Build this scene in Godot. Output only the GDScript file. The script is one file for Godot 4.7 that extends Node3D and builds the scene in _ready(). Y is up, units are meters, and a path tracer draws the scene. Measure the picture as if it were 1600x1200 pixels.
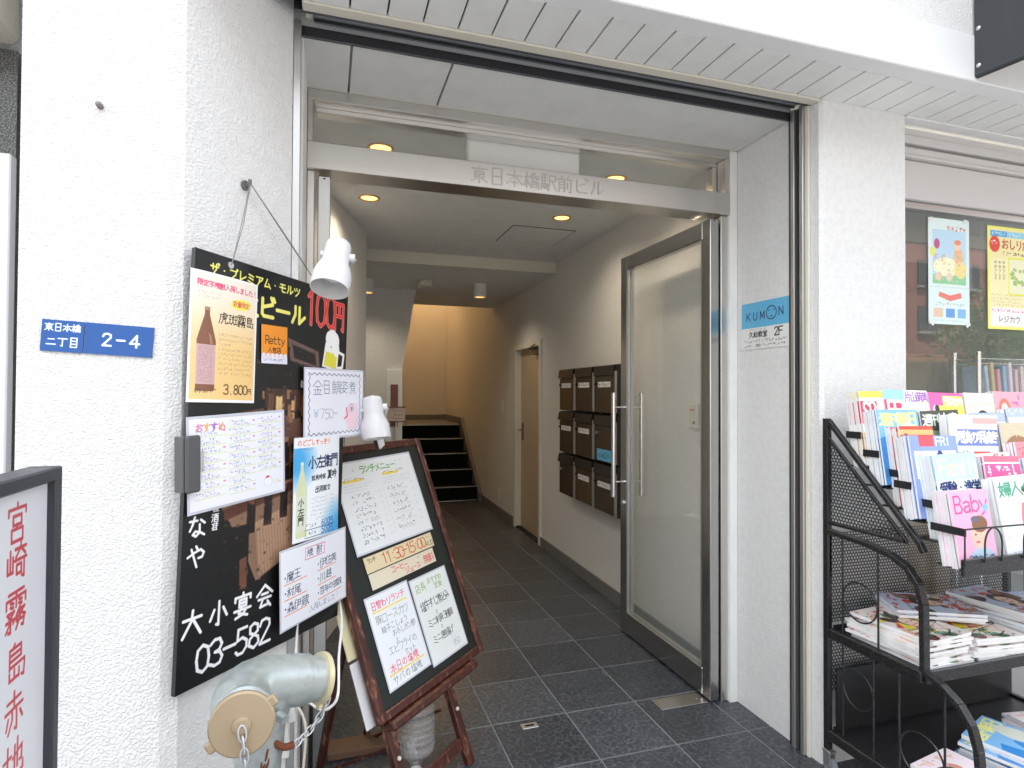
extends Node3D
# An entrance between two white rough-cast pillars: street side at z = -1.5 ... -1.9, corridor running to -z.
# The camera stands at the origin at eye height. All units are metres.

var rng := RandomNumberGenerator.new()
var used := {}
var M := {}
var GLYPH := {}


# ---------------------------------------------------------------- geometry collector
class Geo:
	var v := PackedVector3Array()
	var n := PackedVector3Array()
	var uv := PackedVector2Array()
	var ix := PackedInt32Array()

	func tri(a: Vector3, b: Vector3, c: Vector3):
		var nn := (b - a).cross(c - a).normalized()
		var s := v.size()
		for p in [a, b, c]:
			v.append(p); n.append(nn); uv.append(Vector2.ZERO)
		ix.append_array([s, s + 2, s + 1])

	func quad(a: Vector3, b: Vector3, c: Vector3, d: Vector3, t := PackedVector2Array()):
		var nn := (b - a).cross(d - a).normalized()
		var s := v.size()
		var k := 0
		for p in [a, b, c, d]:
			v.append(p); n.append(nn)
			uv.append(t[k] if t.size() == 4 else Vector2.ZERO)
			k += 1
		ix.append_array([s, s + 2, s + 1, s, s + 3, s + 2])

	# box from corner to corner, with chamfered edges when e > 0
	func box(lo: Vector3, hi: Vector3, e := 0.0, xf := Transform3D.IDENTITY):
		var c := (lo + hi) * 0.5
		var h := (hi - lo) * 0.5
		e = minf(e, minf(h.x, minf(h.y, h.z)) * 0.9)
		var P := func(sx, sy, sz, ax):
			var q := Vector3(sx * h.x, sy * h.y, sz * h.z)
			if ax != 0: q.x -= sx * e
			if ax != 1: q.y -= sy * e
			if ax != 2: q.z -= sz * e
			return xf * (c + q)
		for s in [-1, 1]:
			for ax in 3:
				var q := []
				for k in [[-1, -1], [1, -1], [1, 1], [-1, 1]]:
					if ax == 0: q.append(P.call(s, k[0] * s, k[1], 0))
					elif ax == 1: q.append(P.call(k[1], s, k[0] * s, 1))
					else: q.append(P.call(k[0] * s, k[1], s, 2))
				quad(q[0], q[1], q[2], q[3])
		if e > 0.0:
			for a in [-1, 1]:
				for b in [-1, 1]:
					flat4(P.call(a, b, -1, 0), P.call(a, b, 1, 0), P.call(a, b, 1, 1), P.call(a, b, -1, 1), xf * c)
					flat4(P.call(a, -1, b, 0), P.call(a, 1, b, 0), P.call(a, 1, b, 2), P.call(a, -1, b, 2), xf * c)
					flat4(P.call(-1, a, b, 1), P.call(1, a, b, 1), P.call(1, a, b, 2), P.call(-1, a, b, 2), xf * c)
					for d in [-1, 1]:
						flat3(P.call(a, b, d, 0), P.call(a, b, d, 1), P.call(a, b, d, 2), xf * c)

	func flat4(a, b, c, d, mid):
		if (b - a).cross(d - a).dot(a - mid) > 0: quad(a, b, c, d)
		else: quad(d, c, b, a)

	func flat3(a, b, c, mid):
		if (b - a).cross(c - a).dot(a - mid) > 0: tri(a, b, c)
		else: tri(c, b, a)

	# round bar along a path; r is a number or one radius for each point
	func tube(path: Array, r, sides := 8, closed := false, caps := true):
		var m := path.size()
		var s0 := v.size()
		var up := Vector3.UP
		var last := Vector3.ZERO
		for i in m:
			var a: Vector3 = path[(i - 1 + m) % m] if (closed or i > 0) else path[0]
			var b: Vector3 = path[(i + 1) % m] if (closed or i < m - 1) else path[m - 1]
			var t := (b - a).normalized()
			if i == 0:
				up = Vector3.UP if absf(t.y) < 0.9 else Vector3.RIGHT
				last = (up - t * up.dot(t)).normalized()
			else:
				last = (last - t * last.dot(t)).normalized()
			var bi := t.cross(last)
			var rr: float = r[i] if r is Array else r
			for k in sides:
				var an := TAU * k / sides
				var d := last * cos(an) + bi * sin(an)
				v.append(path[i] + d * rr); n.append(d); uv.append(Vector2(float(k) / sides, float(i) / m))
		for i in (m if closed else m - 1):
			for k in sides:
				var a := s0 + i * sides + k
				var b := s0 + i * sides + (k + 1) % sides
				var c := s0 + ((i + 1) % m) * sides + (k + 1) % sides
				var d := s0 + ((i + 1) % m) * sides + k
				ix.append_array([a, c, b, a, d, c])
		if caps and not closed:
			for e in [0, m - 1]:
				var q: Vector3 = path[e]
				for k in sides:
					var a := v[s0 + e * sides + k]
					var b := v[s0 + e * sides + (k + 1) % sides]
					if e == 0: tri(q, b, a)
					else: tri(q, a, b)

	# surface of revolution about y: points are (radius, height), bottom to top
	func lathe(pts: Array, seg := 24, xf := Transform3D.IDENTITY):
		for i in pts.size() - 1:
			var p: Vector2 = pts[i]
			var q: Vector2 = pts[i + 1]
			var s := v.size()
			var nr := Vector2(q.y - p.y, -(q.x - p.x)).normalized()
			for k in seg + 1:
				var an := TAU * k / seg
				var d := Vector3(cos(an), 0, sin(an))
				var nn := (xf.basis * (d * nr.x + Vector3.UP * nr.y)).normalized()
				for w in [p, q]:
					v.append(xf * (d * w.x + Vector3.UP * w.y)); n.append(nn); uv.append(Vector2(float(k) / seg, w.y))
			for k in seg:
				var a := s + 2 * k
				ix.append_array([a, a + 2, a + 1, a + 1, a + 2, a + 3])

	# as lathe, with normals blended along the profile
	func turned(pts: Array, seg := 24, xf := Transform3D.IDENTITY):
		var m := pts.size()
		var s := v.size()
		for i in m:
			var a: Vector2 = pts[maxi(i - 1, 0)]
			var b: Vector2 = pts[mini(i + 1, m - 1)]
			var nr := Vector2(b.y - a.y, -(b.x - a.x)).normalized()
			for k in seg + 1:
				var an := TAU * k / seg
				var d := Vector3(cos(an), 0, sin(an))
				v.append(xf * (d * pts[i].x + Vector3.UP * pts[i].y))
				n.append((xf.basis * (d * nr.x + Vector3.UP * nr.y)).normalized())
				uv.append(Vector2(float(k) / seg, float(i) / m))
		for i in m - 1:
			for k in seg:
				var a := s + i * (seg + 1) + k
				var b := a + seg + 1
				ix.append_array([a, a + 1, b, a + 1, b + 1, b])

	# flat outline in x, y pushed out from z = 0 to z = depth
	func extrude(poly: PackedVector2Array, depth: float, xf := Transform3D.IDENTITY):
		if Geometry2D.is_polygon_clockwise(poly): poly.reverse()
		var t := Geometry2D.triangulate_polygon(poly)
		for i in range(0, t.size(), 3):
			var p := [poly[t[i]], poly[t[i + 1]], poly[t[i + 2]]]
			if (p[1] - p[0]).cross(p[2] - p[0]) < 0: p.reverse()
			tri(xf * Vector3(p[0].x, p[0].y, depth), xf * Vector3(p[1].x, p[1].y, depth), xf * Vector3(p[2].x, p[2].y, depth))
			tri(xf * Vector3(p[2].x, p[2].y, 0), xf * Vector3(p[1].x, p[1].y, 0), xf * Vector3(p[0].x, p[0].y, 0))
		for i in poly.size():
			var a := poly[i]
			var b := poly[(i + 1) % poly.size()]
			quad(xf * Vector3(a.x, a.y, 0), xf * Vector3(b.x, b.y, 0), xf * Vector3(b.x, b.y, depth), xf * Vector3(a.x, a.y, depth))

	func surface(mesh: ArrayMesh, m: Material):
		var arr := []
		arr.resize(Mesh.ARRAY_MAX)
		arr[Mesh.ARRAY_VERTEX] = v
		arr[Mesh.ARRAY_NORMAL] = n
		arr[Mesh.ARRAY_TEX_UV] = uv
		arr[Mesh.ARRAY_INDEX] = ix
		mesh.add_surface_from_arrays(Mesh.PRIMITIVE_TRIANGLES, arr)
		mesh.surface_set_material(mesh.get_surface_count() - 1, m)

	func mesh(m: Material) -> ArrayMesh:
		var me := ArrayMesh.new()
		surface(me, m)
		return me


# ---------------------------------------------------------------- nodes
func numbered(called: String) -> String:
	if not used.has(called):
		used[called] = 0
		return called
	used[called] += 1
	return "%s_%03d" % [called, used[called]]

func tag(o: Node, label: String, category: String, group := ""):
	o.set_meta("label", label)
	o.set_meta("category", category)
	if group: o.set_meta("group", group)
	return o

func thing(called: String, label: String, category: String, at := Vector3.ZERO, group := "", basis := Basis.IDENTITY) -> Node3D:
	var o := Node3D.new()
	o.name = numbered(called)
	o.transform = Transform3D(basis, at)
	add_child(o)
	tag(o, label, category, group)
	return o

func part(called: String, g, m: Material, parent: Node3D, at := Vector3.ZERO) -> MeshInstance3D:
	var o := MeshInstance3D.new()
	o.name = called if parent != self else numbered(called)
	o.mesh = g.mesh(m) if g is Geo else g
	o.position = at
	parent.add_child(o, true)
	return o

func bx(called: String, lo: Vector3, hi: Vector3, m: Material, parent: Node3D, e := 0.0) -> MeshInstance3D:
	var c := (lo + hi) * 0.5
	var g := Geo.new()
	g.box(lo - c, hi - c, e)
	return part(called, g, m, parent, c)

func structure(o: Node) -> Node:
	o.set_meta("kind", "structure")
	return o


# ---------------------------------------------------------------- materials (colours given as linear base colours)
func lin(r: float, g: float, b: float, a := 1.0) -> Color:
	var c := Color(r, g, b).linear_to_srgb()
	c.a = a
	return c

func mat(c: Color, rough := 0.6, metal := 0.0) -> StandardMaterial3D:
	var m := StandardMaterial3D.new()
	m.albedo_color = c
	m.roughness = rough
	m.metallic = metal
	return m

func noise(kind: int, freq: float, octaves: int, sd: int) -> FastNoiseLite:
	var f := FastNoiseLite.new()
	f.noise_type = kind
	f.frequency = freq
	f.fractal_octaves = octaves
	f.seed = sd
	return f

# a seamless tile of noise mapped through a list of [stop, colour]
func ramp_tex(f: FastNoiseLite, size: int, stops: Array) -> ImageTexture:
	var im := f.get_seamless_image(size, size)
	var out := Image.create(size, size, false, Image.FORMAT_RGB8)
	for y in size:
		for x in size:
			var t := im.get_pixel(x, y).r
			var c: Color = stops[0][1]
			for i in stops.size() - 1:
				if t >= stops[i][0]:
					c = (stops[i][1] as Color).lerp(stops[i + 1][1], clampf((t - stops[i][0]) / (stops[i + 1][0] - stops[i][0]), 0, 1))
			out.set_pixel(x, y, c)
	out.generate_mipmaps()
	return ImageTexture.create_from_image(out)

func grey(v: float) -> Color: return Color(v, v, v)

func relief(m: StandardMaterial3D, tex: Texture2D, cm: float, scale: float):
	m.heightmap_enabled = true
	m.heightmap_texture = tex
	m.heightmap_scale = cm
	triplanar(m, scale)

func triplanar(m: StandardMaterial3D, scale: float):
	m.uv1_triplanar = true
	m.uv1_world_triplanar = true
	m.uv1_scale = Vector3.ONE * scale


# ---------------------------------------------------------------- lettering: pen strokes on a 10 x 10 field, y down; a name with a box embeds another sign
func glyphs():
	GLYPH = {
		"日": [[2, 0, 2, 10], [2, 0, 8, 0, 8, 10], [2, 5, 8, 5], [2, 10, 8, 10]],
		"木": [[0, 3, 10, 3], [5, 0, 5, 10], [5, 3, 0, 8.5], [5, 3, 10, 8.5]],
		"東": [[0, 1.5, 10, 1.5], [2, 3.2, 2, 6.5], [2, 3.2, 8, 3.2, 8, 6.5], [2, 4.8, 8, 4.8], [2, 6.5, 8, 6.5], [5, 0, 5, 10], [5, 6.5, 0, 9.5], [5, 6.5, 10, 9.5]],
		"本": [["木", 0, 0, 10, 10], [3, 7.5, 7, 7.5]],
		"橋": [["木", 0, 0, 3.6, 10], [8, 0, 5, 1.2], [4.2, 2.2, 10, 2.2], [7, 1, 4.2, 4], [7, 2.2, 10, 4], ["口", 5.4, 3, 8.6, 5.4], [4.5, 10, 4.5, 6, 9.7, 6, 9.7, 10], ["口", 5.5, 7, 8.7, 9.4]],
		"口": [[1, 1, 1, 9], [1, 1, 9, 1, 9, 9], [1, 9, 9, 9]],
		"馬": [[1.5, 0, 1.5, 6], [1.5, 0, 9, 0], [1.5, 2, 8.5, 2], [1.5, 4, 8.5, 4], [1.5, 6, 9, 6, 9, 9.5, 7.5, 9], [5, 0, 5, 6], [0.5, 7, 0, 9.5], [2.6, 7.2, 3, 9], [4.6, 7.2, 5, 9], [6.5, 7.2, 7, 8.6]],
		"駅": [["馬", 0, 0, 5, 10], [6, 0.5, 10, 0.5, 10, 4, 6, 4], [6, 0.5, 6, 5, 5.2, 10], [7.5, 4, 10.3, 10]],
		"前": [[2.5, 0, 3.5, 1.5], [7.5, 0, 6.5, 1.5], [0, 2, 10, 2], [1, 3.5, 1, 10], [1, 3.5, 5, 3.5, 5, 9.5, 4, 9.5], [1, 5.5, 5, 5.5], [1, 7.5, 5, 7.5], [7, 4, 7, 8], [9.3, 3.5, 9.3, 10, 8, 9.6]],
		"ビ": [[2, 1, 2, 8, 3, 9, 9, 9], [8.5, 3, 2, 5], [7.5, 0, 8.3, 1.6], [9, 0, 9.8, 1.4]],
		"ル": [[3, 1, 3, 5, 1, 9], [6, 1, 6, 9, 10, 5.5]],
		"二": [[2, 2.5, 8, 2.5], [0.5, 8, 9.5, 8]],
		"丁": [[0.5, 1.5, 9.5, 1.5], [5, 1.5, 5, 9.5, 3.5, 9]],
		"目": [[2, 0, 2, 10], [2, 0, 8, 0, 8, 10], [2, 3.3, 8, 3.3], [2, 6.6, 8, 6.6], [2, 10, 8, 10]],
		"roof": [[5, 0, 5, 1.2], [0.5, 3, 0.5, 1.4, 9.5, 1.4, 9.5, 3]],
		"grass": [[0, 1.2, 10, 1.2], [3, 0, 3, 2.4], [7, 0, 7, 2.4]],
		"man": [[2.4, 0, 0, 4], [1.4, 2.4, 1.4, 10]],
		"rain": [[1, 0, 9, 0], [0, 3.5, 0, 1.5, 10, 1.5, 10, 3.5], [5, 0, 5, 4], [2, 2.3, 3.6, 2.8], [2, 3.4, 3.6, 3.9], [6.4, 2.3, 8, 2.8], [6.4, 3.4, 8, 3.9]],
		"soil": [[0, 3.5, 3.8, 3.5], [2, 0.5, 2, 8], [0, 8.6, 4, 7.5]],
		"go": [[1.4, 0.6, 2.6, 2], [0.2, 4, 2.6, 4, 2.4, 8, 0, 9.6], [2.4, 8.2, 4, 9.6, 10, 9.6]],
		"inch": [[5.6, 3, 10, 3], [8.4, 0, 8.4, 9.6, 7, 9], [6.3, 5, 7.1, 6.8]],
		"宮": [["roof", 0, 0, 10, 10], ["口", 2.3, 3, 7.7, 6], [5, 5.6, 4.5, 6.8], ["口", 1.4, 6.4, 8.6, 10.4]],
		"山": [[5, 0, 5, 9.5], [1, 3, 1, 9.5, 9, 9.5], [9, 3, 9, 9.8]],
		"崎": [["山", 0, 2, 3.4, 8], [4.2, 2, 10, 2], [7.2, 0, 7, 2, 4.6, 4.2], [7.2, 2, 9.6, 4], [4, 5, 10.2, 5], [9, 5, 9, 10, 7.8, 9.6], ["口", 4.7, 6, 7.8, 9]],
		"霧": [["rain", 0, 0, 10, 10], [0.5, 5, 4, 5, 2.5, 6.2], [1.2, 5.8, 2.6, 6.5], [0, 7, 4.4, 7, 3.6, 8], [2.3, 7, 2.3, 10, 1.2, 9.7], [2.2, 7.3, 0, 9.5], [7, 4.5, 5.2, 6.5], [6.5, 5.2, 9.6, 5.2, 5.2, 7.4], [6, 5.6, 10, 7.4], [5.4, 8, 9.5, 8, 9, 10, 8, 9.6], [7.3, 7.2, 5.2, 10]],
		"島": [[4.5, 0, 3.5, 1], [2, 1, 2, 6], [2, 1, 8, 1, 8, 4], [2, 2.5, 8, 2.5], [2, 4, 8, 4], [2, 5.6, 10, 5.6], [10, 5.6, 9.6, 9.8, 8.4, 9.4], [2, 7, 2, 9, 7, 9], [4.5, 6.6, 4.5, 9], [7, 7, 7, 9.2]],
		"赤": [[1.5, 2, 8.5, 2], [5, 0, 5, 4.3], [0.5, 4.3, 9.5, 4.3], [4, 4.3, 4, 7, 2, 10], [6.2, 4.3, 6.2, 10, 5.2, 9.6], [2, 6, 1, 8.5], [8, 6, 9.3, 8.2]],
		"地": [["soil", 0, 0, 10, 10], [4.6, 4.5, 9.4, 3, 9.2, 6.6, 8.2, 6.5], [7, 0, 7, 7.5], [5.6, 1.5, 5.6, 9, 6, 9.5, 10, 9.5, 10, 7.5]],
		"限": [[0.5, 0, 0.5, 10], [0.5, 0, 3, 0, 1.5, 3.8, 3, 6, 1.6, 6.8], [4.6, 0.5, 9, 0.5, 9, 4.5, 4.6, 4.5], [4.6, 2.5, 9, 2.5], [4.6, 0.5, 4.6, 9.5, 6.8, 8.5], [9.5, 5.5, 7.2, 6.8], [6, 4.5, 10, 10]],
		"定": [["roof", 0, 0, 10, 10], [1.8, 3.6, 8.2, 3.6], [5, 3.6, 5, 9], [5, 6, 8, 6], [2.5, 5, 2.2, 7.5, 0.3, 10], [2.2, 7.5, 4, 9.3, 10, 9.6]],
		"芋": [["grass", 0, 0, 10, 10], [2, 4, 8, 4], [0, 6.5, 10, 6.5], [5, 4, 5, 10, 3.6, 9.5]],
		"焼": [[2, 0, 2, 4, 0, 9], [2, 4, 4, 7.5], [0.3, 2.5, 0.8, 4.5], [3.8, 2, 3, 4], [4.5, 1.5, 9.8, 1.5], [7, 0, 7, 3.4], [4.2, 3.4, 10, 3.4], [6, 2, 6, 5], [8.5, 2, 8.5, 5], [4, 5.6, 10, 5.6], [6.4, 5.6, 6.2, 8, 4.2, 10], [8, 5.6, 8, 9.5, 10.2, 9.5, 10.2, 8]],
		"酉": [[0, 1, 10, 1], [1, 3, 1, 10], [1, 3, 9, 3, 9, 10], [1, 10, 9, 10], [1, 7.5, 9, 7.5], [4, 1, 4, 4.5, 2.4, 6.2], [6.2, 1, 6.2, 5.6, 8.5, 5.6]],
		"酎": [["酉", 0, 0, 5, 10], ["inch", 0, 0, 10, 10]],
		"入": [[3.8, 0, 4.8, 1.6, 3.5, 6, 0, 10], [4.5, 2.5, 10, 10]],
		"荷": [["grass", 0, 0, 10, 10], [2.6, 3, 0, 6.5], [1.6, 5, 1.6, 10], [3.4, 4, 10, 4], [8.8, 4, 8.8, 10, 7.6, 9.6], ["口", 4.3, 5.3, 7.3, 8.3]],
		"虎": [[5, 0, 5, 2], [5, 1, 8, 1], [1.5, 2.2, 9.5, 2.2, 9, 3.4], [1.5, 2.2, 1.5, 6, 0, 10], [3, 4.2, 8, 3.6], [5, 2.4, 5, 5, 8.6, 5], [4.2, 6, 4.2, 8, 2.4, 10], [4.2, 6, 7.2, 6, 7.2, 9.5, 9.8, 9.5, 9.8, 8]],
		"王": [[1, 0.8, 9, 0.8], [1.6, 5, 8.4, 5], [0.3, 9.5, 9.7, 9.5], [5, 0.8, 5, 9.5]],
		"文": [[5, 0, 5, 1.8], [0.4, 2.2, 9.6, 2.2], [7.4, 2.2, 5.4, 6.4, 0.4, 10], [2.6, 2.4, 5, 6.8, 9.6, 10]],
		"斑": [["王", 0, 1, 3.2, 9], ["文", 3.3, 1, 7, 9.4], ["王", 7, 1, 10.2, 9]],
		"数": [[2.2, 0, 2.2, 4.4], [0, 2.2, 4.4, 2.2], [0.6, 0.4, 1.2, 1.4], [3.8, 0.4, 3.2, 1.4], [0, 6, 4.6, 6], [2.6, 4.6, 1, 8, 3.8, 10], [3.8, 6, 0.4, 10], [6.6, 0, 5, 4], [5.8, 2.6, 10, 2.6], [9, 2.6, 5, 10], [6, 4.4, 10, 10]],
		"量": [["日", 0.7, 0, 9.3, 3.2], [0, 4, 10, 4], ["日", 0.4, 5, 9.6, 7.4], [5, 5, 5, 10], [1.5, 8.6, 8.5, 8.6], [0.5, 10, 9.5, 10]],
		"円": [[1, 0.5, 1, 10], [1, 0.5, 9, 0.5, 9, 10, 7.8, 9.6], [5, 0.5, 5, 5], [1, 5, 9, 5]],
		"人": [[5, 0, 4.6, 3, 0.3, 10], [4.8, 3.5, 9.8, 10]],
		"気": [[3, 0, 0.5, 3.5], [2, 1.6, 9, 1.6], [2, 3, 8, 3], [1, 4.5, 8, 4.5, 8.2, 9, 10, 10, 10, 8.2], [6, 5.5, 1, 10], [1.6, 6, 6.4, 9.6]],
		"店": [[5, 0, 5, 1.3], [1, 1.3, 9.8, 1.3], [1, 1.3, 1, 6, 0, 10], [5.4, 2.4, 5.4, 6], [5.4, 4, 9, 4], ["口", 2.2, 5.6, 9.4, 10.4]],
		"金": [[5, 0, 0, 4.2], [5, 0, 10, 4.2], [2.4, 4.4, 7.6, 4.4], [1.2, 6.6, 8.8, 6.6], [5, 4.4, 5, 9.6], [2.3, 7.4, 3.2, 9], [7.7, 7.4, 6.8, 9], [0.4, 9.8, 9.6, 9.8]],
		"周": [[1.4, 1, 1.4, 7, 0, 10], [1.4, 1, 10, 1, 10, 9.6, 8.6, 9.6], [3.2, 2.8, 8.2, 2.8], [5.7, 1.8, 5.7, 4.4], [3, 4.4, 8.4, 4.4], ["口", 3, 5.4, 8.4, 8.6]],
		"鯛": [[2, 0, 0.4, 2.4], [1.4, 1.2, 3.6, 1.2, 3, 2.6], [0.6, 2.8, 0.6, 6.8, 4.2, 6.8, 4.2, 2.8, 0.6, 2.8], [0.6, 4.8, 4.2, 4.8], [2.4, 2.8, 2.4, 6.8], [0.4, 8, 0, 9.6], [1.6, 8, 1.8, 9.4], [2.8, 8, 3, 9.4], [4, 8, 4.6, 9.4], ["周", 5, 0, 10, 10]],
		"姿": [[0.5, 0.6, 1.6, 1.6], [0, 4, 1.8, 2.8], [4, 0, 2.8, 2.4], [3.6, 1.2, 9, 1.2, 8.2, 2.4], [6, 1.4, 5.4, 3, 2.8, 4.6], [5.8, 2.6, 9, 4.6], [0, 6.4, 10, 6.4], [4.6, 4.8, 2.6, 8, 8.4, 10], [7.6, 6.4, 5, 9, 1, 10]],
		"煮": [[1.6, 1.2, 7, 1.2], [4.4, 0, 4.4, 2.8], [0.2, 2.8, 9.8, 2.8], [8.6, 0.6, 1, 5], [3.2, 4, 3.2, 7.4, 8, 7.4, 8, 4, 3.2, 4], [3.2, 5.7, 8, 5.7], [1.2, 8.4, 0.4, 10], [3.6, 8.6, 4, 9.8], [6, 8.6, 6.5, 9.8], [8.4, 8.4, 9.4, 9.8]],
		"小": [[5, 0, 5, 9.6, 3.8, 9.2], [2.4, 3, 0.4, 7], [7.4, 3, 9.6, 6.8]],
		"左": [[0.4, 2.2, 9.8, 2.2], [5, 0, 3.4, 5, 0, 9.6], [3.8, 5.4, 9, 5.4], [6.4, 5.4, 6.4, 9.4], [2.6, 9.4, 10, 9.4]],
		"衛": [[2, 0, 0, 2.4], [2.2, 2.4, 0, 5.4], [1.3, 4.6, 1.3, 10], [3, 1.2, 6.6, 1.2, 6.6, 2.6, 3, 2.6], [4.8, 0, 4.8, 2.6], ["口", 3.3, 3.5, 6.5, 6], [2.8, 7, 7, 7], [5, 5.6, 5, 10], [3.4, 7, 3.2, 8.8, 6.8, 8.8], [7.4, 1.6, 10, 1.6], [7.2, 4, 10.2, 4], [9, 4, 9, 9.8, 8, 9.4]],
		"門": [[0.8, 0, 0.8, 10], [0.8, 0, 4.2, 0, 4.2, 3.6, 0.8, 3.6], [0.8, 1.8, 4.2, 1.8], [5.8, 0, 9.4, 0, 9.4, 10, 8.4, 9.6], [5.8, 0, 5.8, 3.6, 9.4, 3.6], [5.8, 1.8, 9.4, 1.8]],
		"米": [[5, 0, 5, 10], [0.4, 4, 9.6, 4], [2, 0.8, 3.2, 2.8], [8, 0.8, 6.8, 2.8], [5, 4, 0.4, 9], [5, 4, 9.6, 9]],
		"出": [[5, 0, 5, 9], [1.6, 1, 1.6, 4.4, 8.4, 4.4], [8.4, 1, 8.4, 4.6], [0.6, 5.6, 0.6, 9.6, 9.4, 9.6], [9.4, 5.6, 9.4, 9.8]],
		"羽": [[0.4, 1, 4.4, 1, 4.4, 9.4, 3.2, 9], [1, 3, 2.6, 4.4], [0.4, 7.6, 3.6, 5.8], [5.6, 1, 9.6, 1, 9.6, 9.4, 8.4, 9], [6.2, 3, 7.8, 4.4], [5.6, 7.6, 8.8, 5.8]],
		"夏": [[0.8, 0.6, 9.2, 0.6], ["目", 1.4, 2, 8.6, 6], [4, 6, 1, 8.6], [3, 7, 7.6, 7, 1, 10], [3.4, 7.8, 9, 10]],
		"吟": [["口", 0, 1.6, 3.4, 7.4], [6.8, 0, 3.6, 4.4], [6.8, 0, 10.2, 4.2], [5.6, 3.6, 8.4, 3.6], [4.8, 5.6, 9, 5.6, 7, 9.6]],
		"魔": [[5, 0, 5, 1], [1, 1, 10, 1], [1, 1, 1, 6, 0, 10], ["木", 2, 2, 5.4, 5], ["木", 5.8, 2, 9.8, 5], ["日", 1.8, 5.6, 9.6, 8], [5.7, 5, 5.7, 8], [5, 8, 3, 10], [6.4, 8, 6.4, 10, 10, 10, 10, 9]],
		"村": [["木", 0, 0, 5, 10], ["inch", 0, 0, 10, 10]],
		"尾": [[1.6, 0.6, 9, 0.6, 9, 3, 1.6, 3], [1.6, 0.6, 1.6, 6, 0, 10], [8, 3.8, 3, 4.8], [3, 6.2, 8.8, 5.4], [2.6, 8, 9.4, 7.2], [5.6, 4.2, 5.6, 9.6, 10, 9.6, 10, 8.4]],
		"森": [["木", 2.4, 0, 7.6, 5], ["木", 0, 4.6, 4.8, 10], ["木", 5.2, 4.6, 10, 10]],
		"伊": [["man", 0, 0, 10, 10], [3.6, 1.4, 9, 1.4, 9, 6.6, 3.6, 6.6], [3.2, 4, 10, 4], [5.6, 1.4, 5.2, 7, 3, 10]],
		"蔵": [["grass", 0, 0, 10, 10], [1, 3.4, 10, 3.4], [1, 3.4, 1, 7, 0, 10], [2.4, 5, 2.4, 9, 6, 9], [2.4, 5, 6, 5], [2.4, 7, 6, 7, 6, 5], [7, 2.6, 7.6, 6.6, 10, 10, 10.2, 8.4], [9.4, 5, 6, 10], [8.6, 2.4, 9.4, 3]],
		"佐": [["man", 0, 0, 10, 10], ["左", 3, 0, 10, 10]],
		"美": [[3, 0, 3.8, 1.4], [7, 0, 6.2, 1.4], [0.8, 1.8, 9.2, 1.8], [1.4, 3.4, 8.6, 3.4], [0.4, 5, 9.6, 5], [5, 1.8, 5, 5], [0.6, 7, 9.4, 7], [5, 5, 4.4, 7.4, 0.4, 10], [5.4, 7, 9.8, 10]],
		"川": [[2, 0.5, 1.8, 6, 0.4, 10], [5, 1, 5, 9], [8.4, 0.4, 8.4, 10]],
		"越": [[1, 1.6, 5, 1.6], [3, 0, 3, 4], [0.4, 4, 5.4, 4], [3, 4, 3, 8.4], [3, 6, 5, 6], [1.4, 5.4, 1.2, 7.6, 0, 9.6], [1.2, 7.6, 3, 9.2, 10, 9.6], [5.8, 2, 10, 2], [6.2, 2, 6.2, 6.6, 8, 6], [7.6, 0, 8.2, 5, 9.6, 7.4, 10, 6], [9.6, 3.4, 6.6, 8], [9, 0.2, 9.6, 1]],
		"百": [[0.4, 0.8, 9.6, 0.8], [5, 0.8, 4.2, 3], ["日", 0, 3, 10, 10]],
		"年": [[3, 0, 0.6, 4], [2.2, 2, 9, 2], [2.6, 4.6, 8.8, 4.6], [2.6, 4.6, 2.6, 7], [0, 7, 10, 7], [5.6, 2, 5.6, 10]],
		"孤": [[0.4, 1.4, 3.8, 1.4, 2.4, 3.2], [2.4, 3.2, 2.4, 9.6, 1, 9], [0, 5.6, 4.4, 4.6], [9.6, 0.6, 5, 1.6], [5.4, 1.4, 5.4, 6, 4.2, 10], [7.2, 1.4, 7.2, 9, 8.6, 8.4], [8.4, 1.2, 8.8, 6, 10.2, 9.6]],
		"独": [[3.4, 0.4, 0, 3.6], [1, 0.6, 2.6, 4, 2.6, 9.6, 1, 9], [2.6, 5.4, 0, 8], [4.6, 2, 4.6, 5.6, 9.4, 5.6, 9.4, 2, 4.6, 2], [7, 0, 7, 9], [4, 9.2, 9.6, 8.4], [8.6, 7, 10, 9.8]],
		"替": [[0.4, 1.2, 4.6, 1.2], [0.2, 3, 4.8, 3], [2.4, 0, 2.2, 3, 0.4, 5], [2.6, 3, 4.6, 5], [5.4, 1.2, 9.6, 1.2], [5.2, 3, 9.8, 3], [7.4, 0, 7.2, 3, 5.4, 5], [7.6, 3, 9.6, 5], ["日", 1, 5.6, 9, 10]],
		"豚": [[0.6, 0.6, 0.6, 6, 0, 10], [0.6, 0.6, 3.4, 0.6, 3.4, 9.6, 2.6, 9.4], [0.6, 3.4, 3.4, 3.4], [0.6, 6, 3.4, 6], [4.4, 1, 10, 1], [7, 1, 4.4, 4], [6, 2.4, 8, 6, 7.6, 9.6, 6.4, 9.4], [7, 4, 4.2, 6.6], [7.8, 5.6, 4.2, 9], [9.6, 2.6, 8, 4.2], [8, 4.4, 10.2, 9]],
		"柚": [["木", 0, 0, 4.2, 10], [5, 2.6, 5, 9.6, 9.6, 9.6, 9.6, 2.6, 5, 2.6], [5, 6, 9.6, 6], [7.3, 0.4, 7.3, 9.6]],
		"子": [[2, 1, 8, 1, 5, 3.6], [5, 3.6, 5, 9.6, 3.6, 9], [0.4, 5.4, 9.6, 5.4]],
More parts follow.
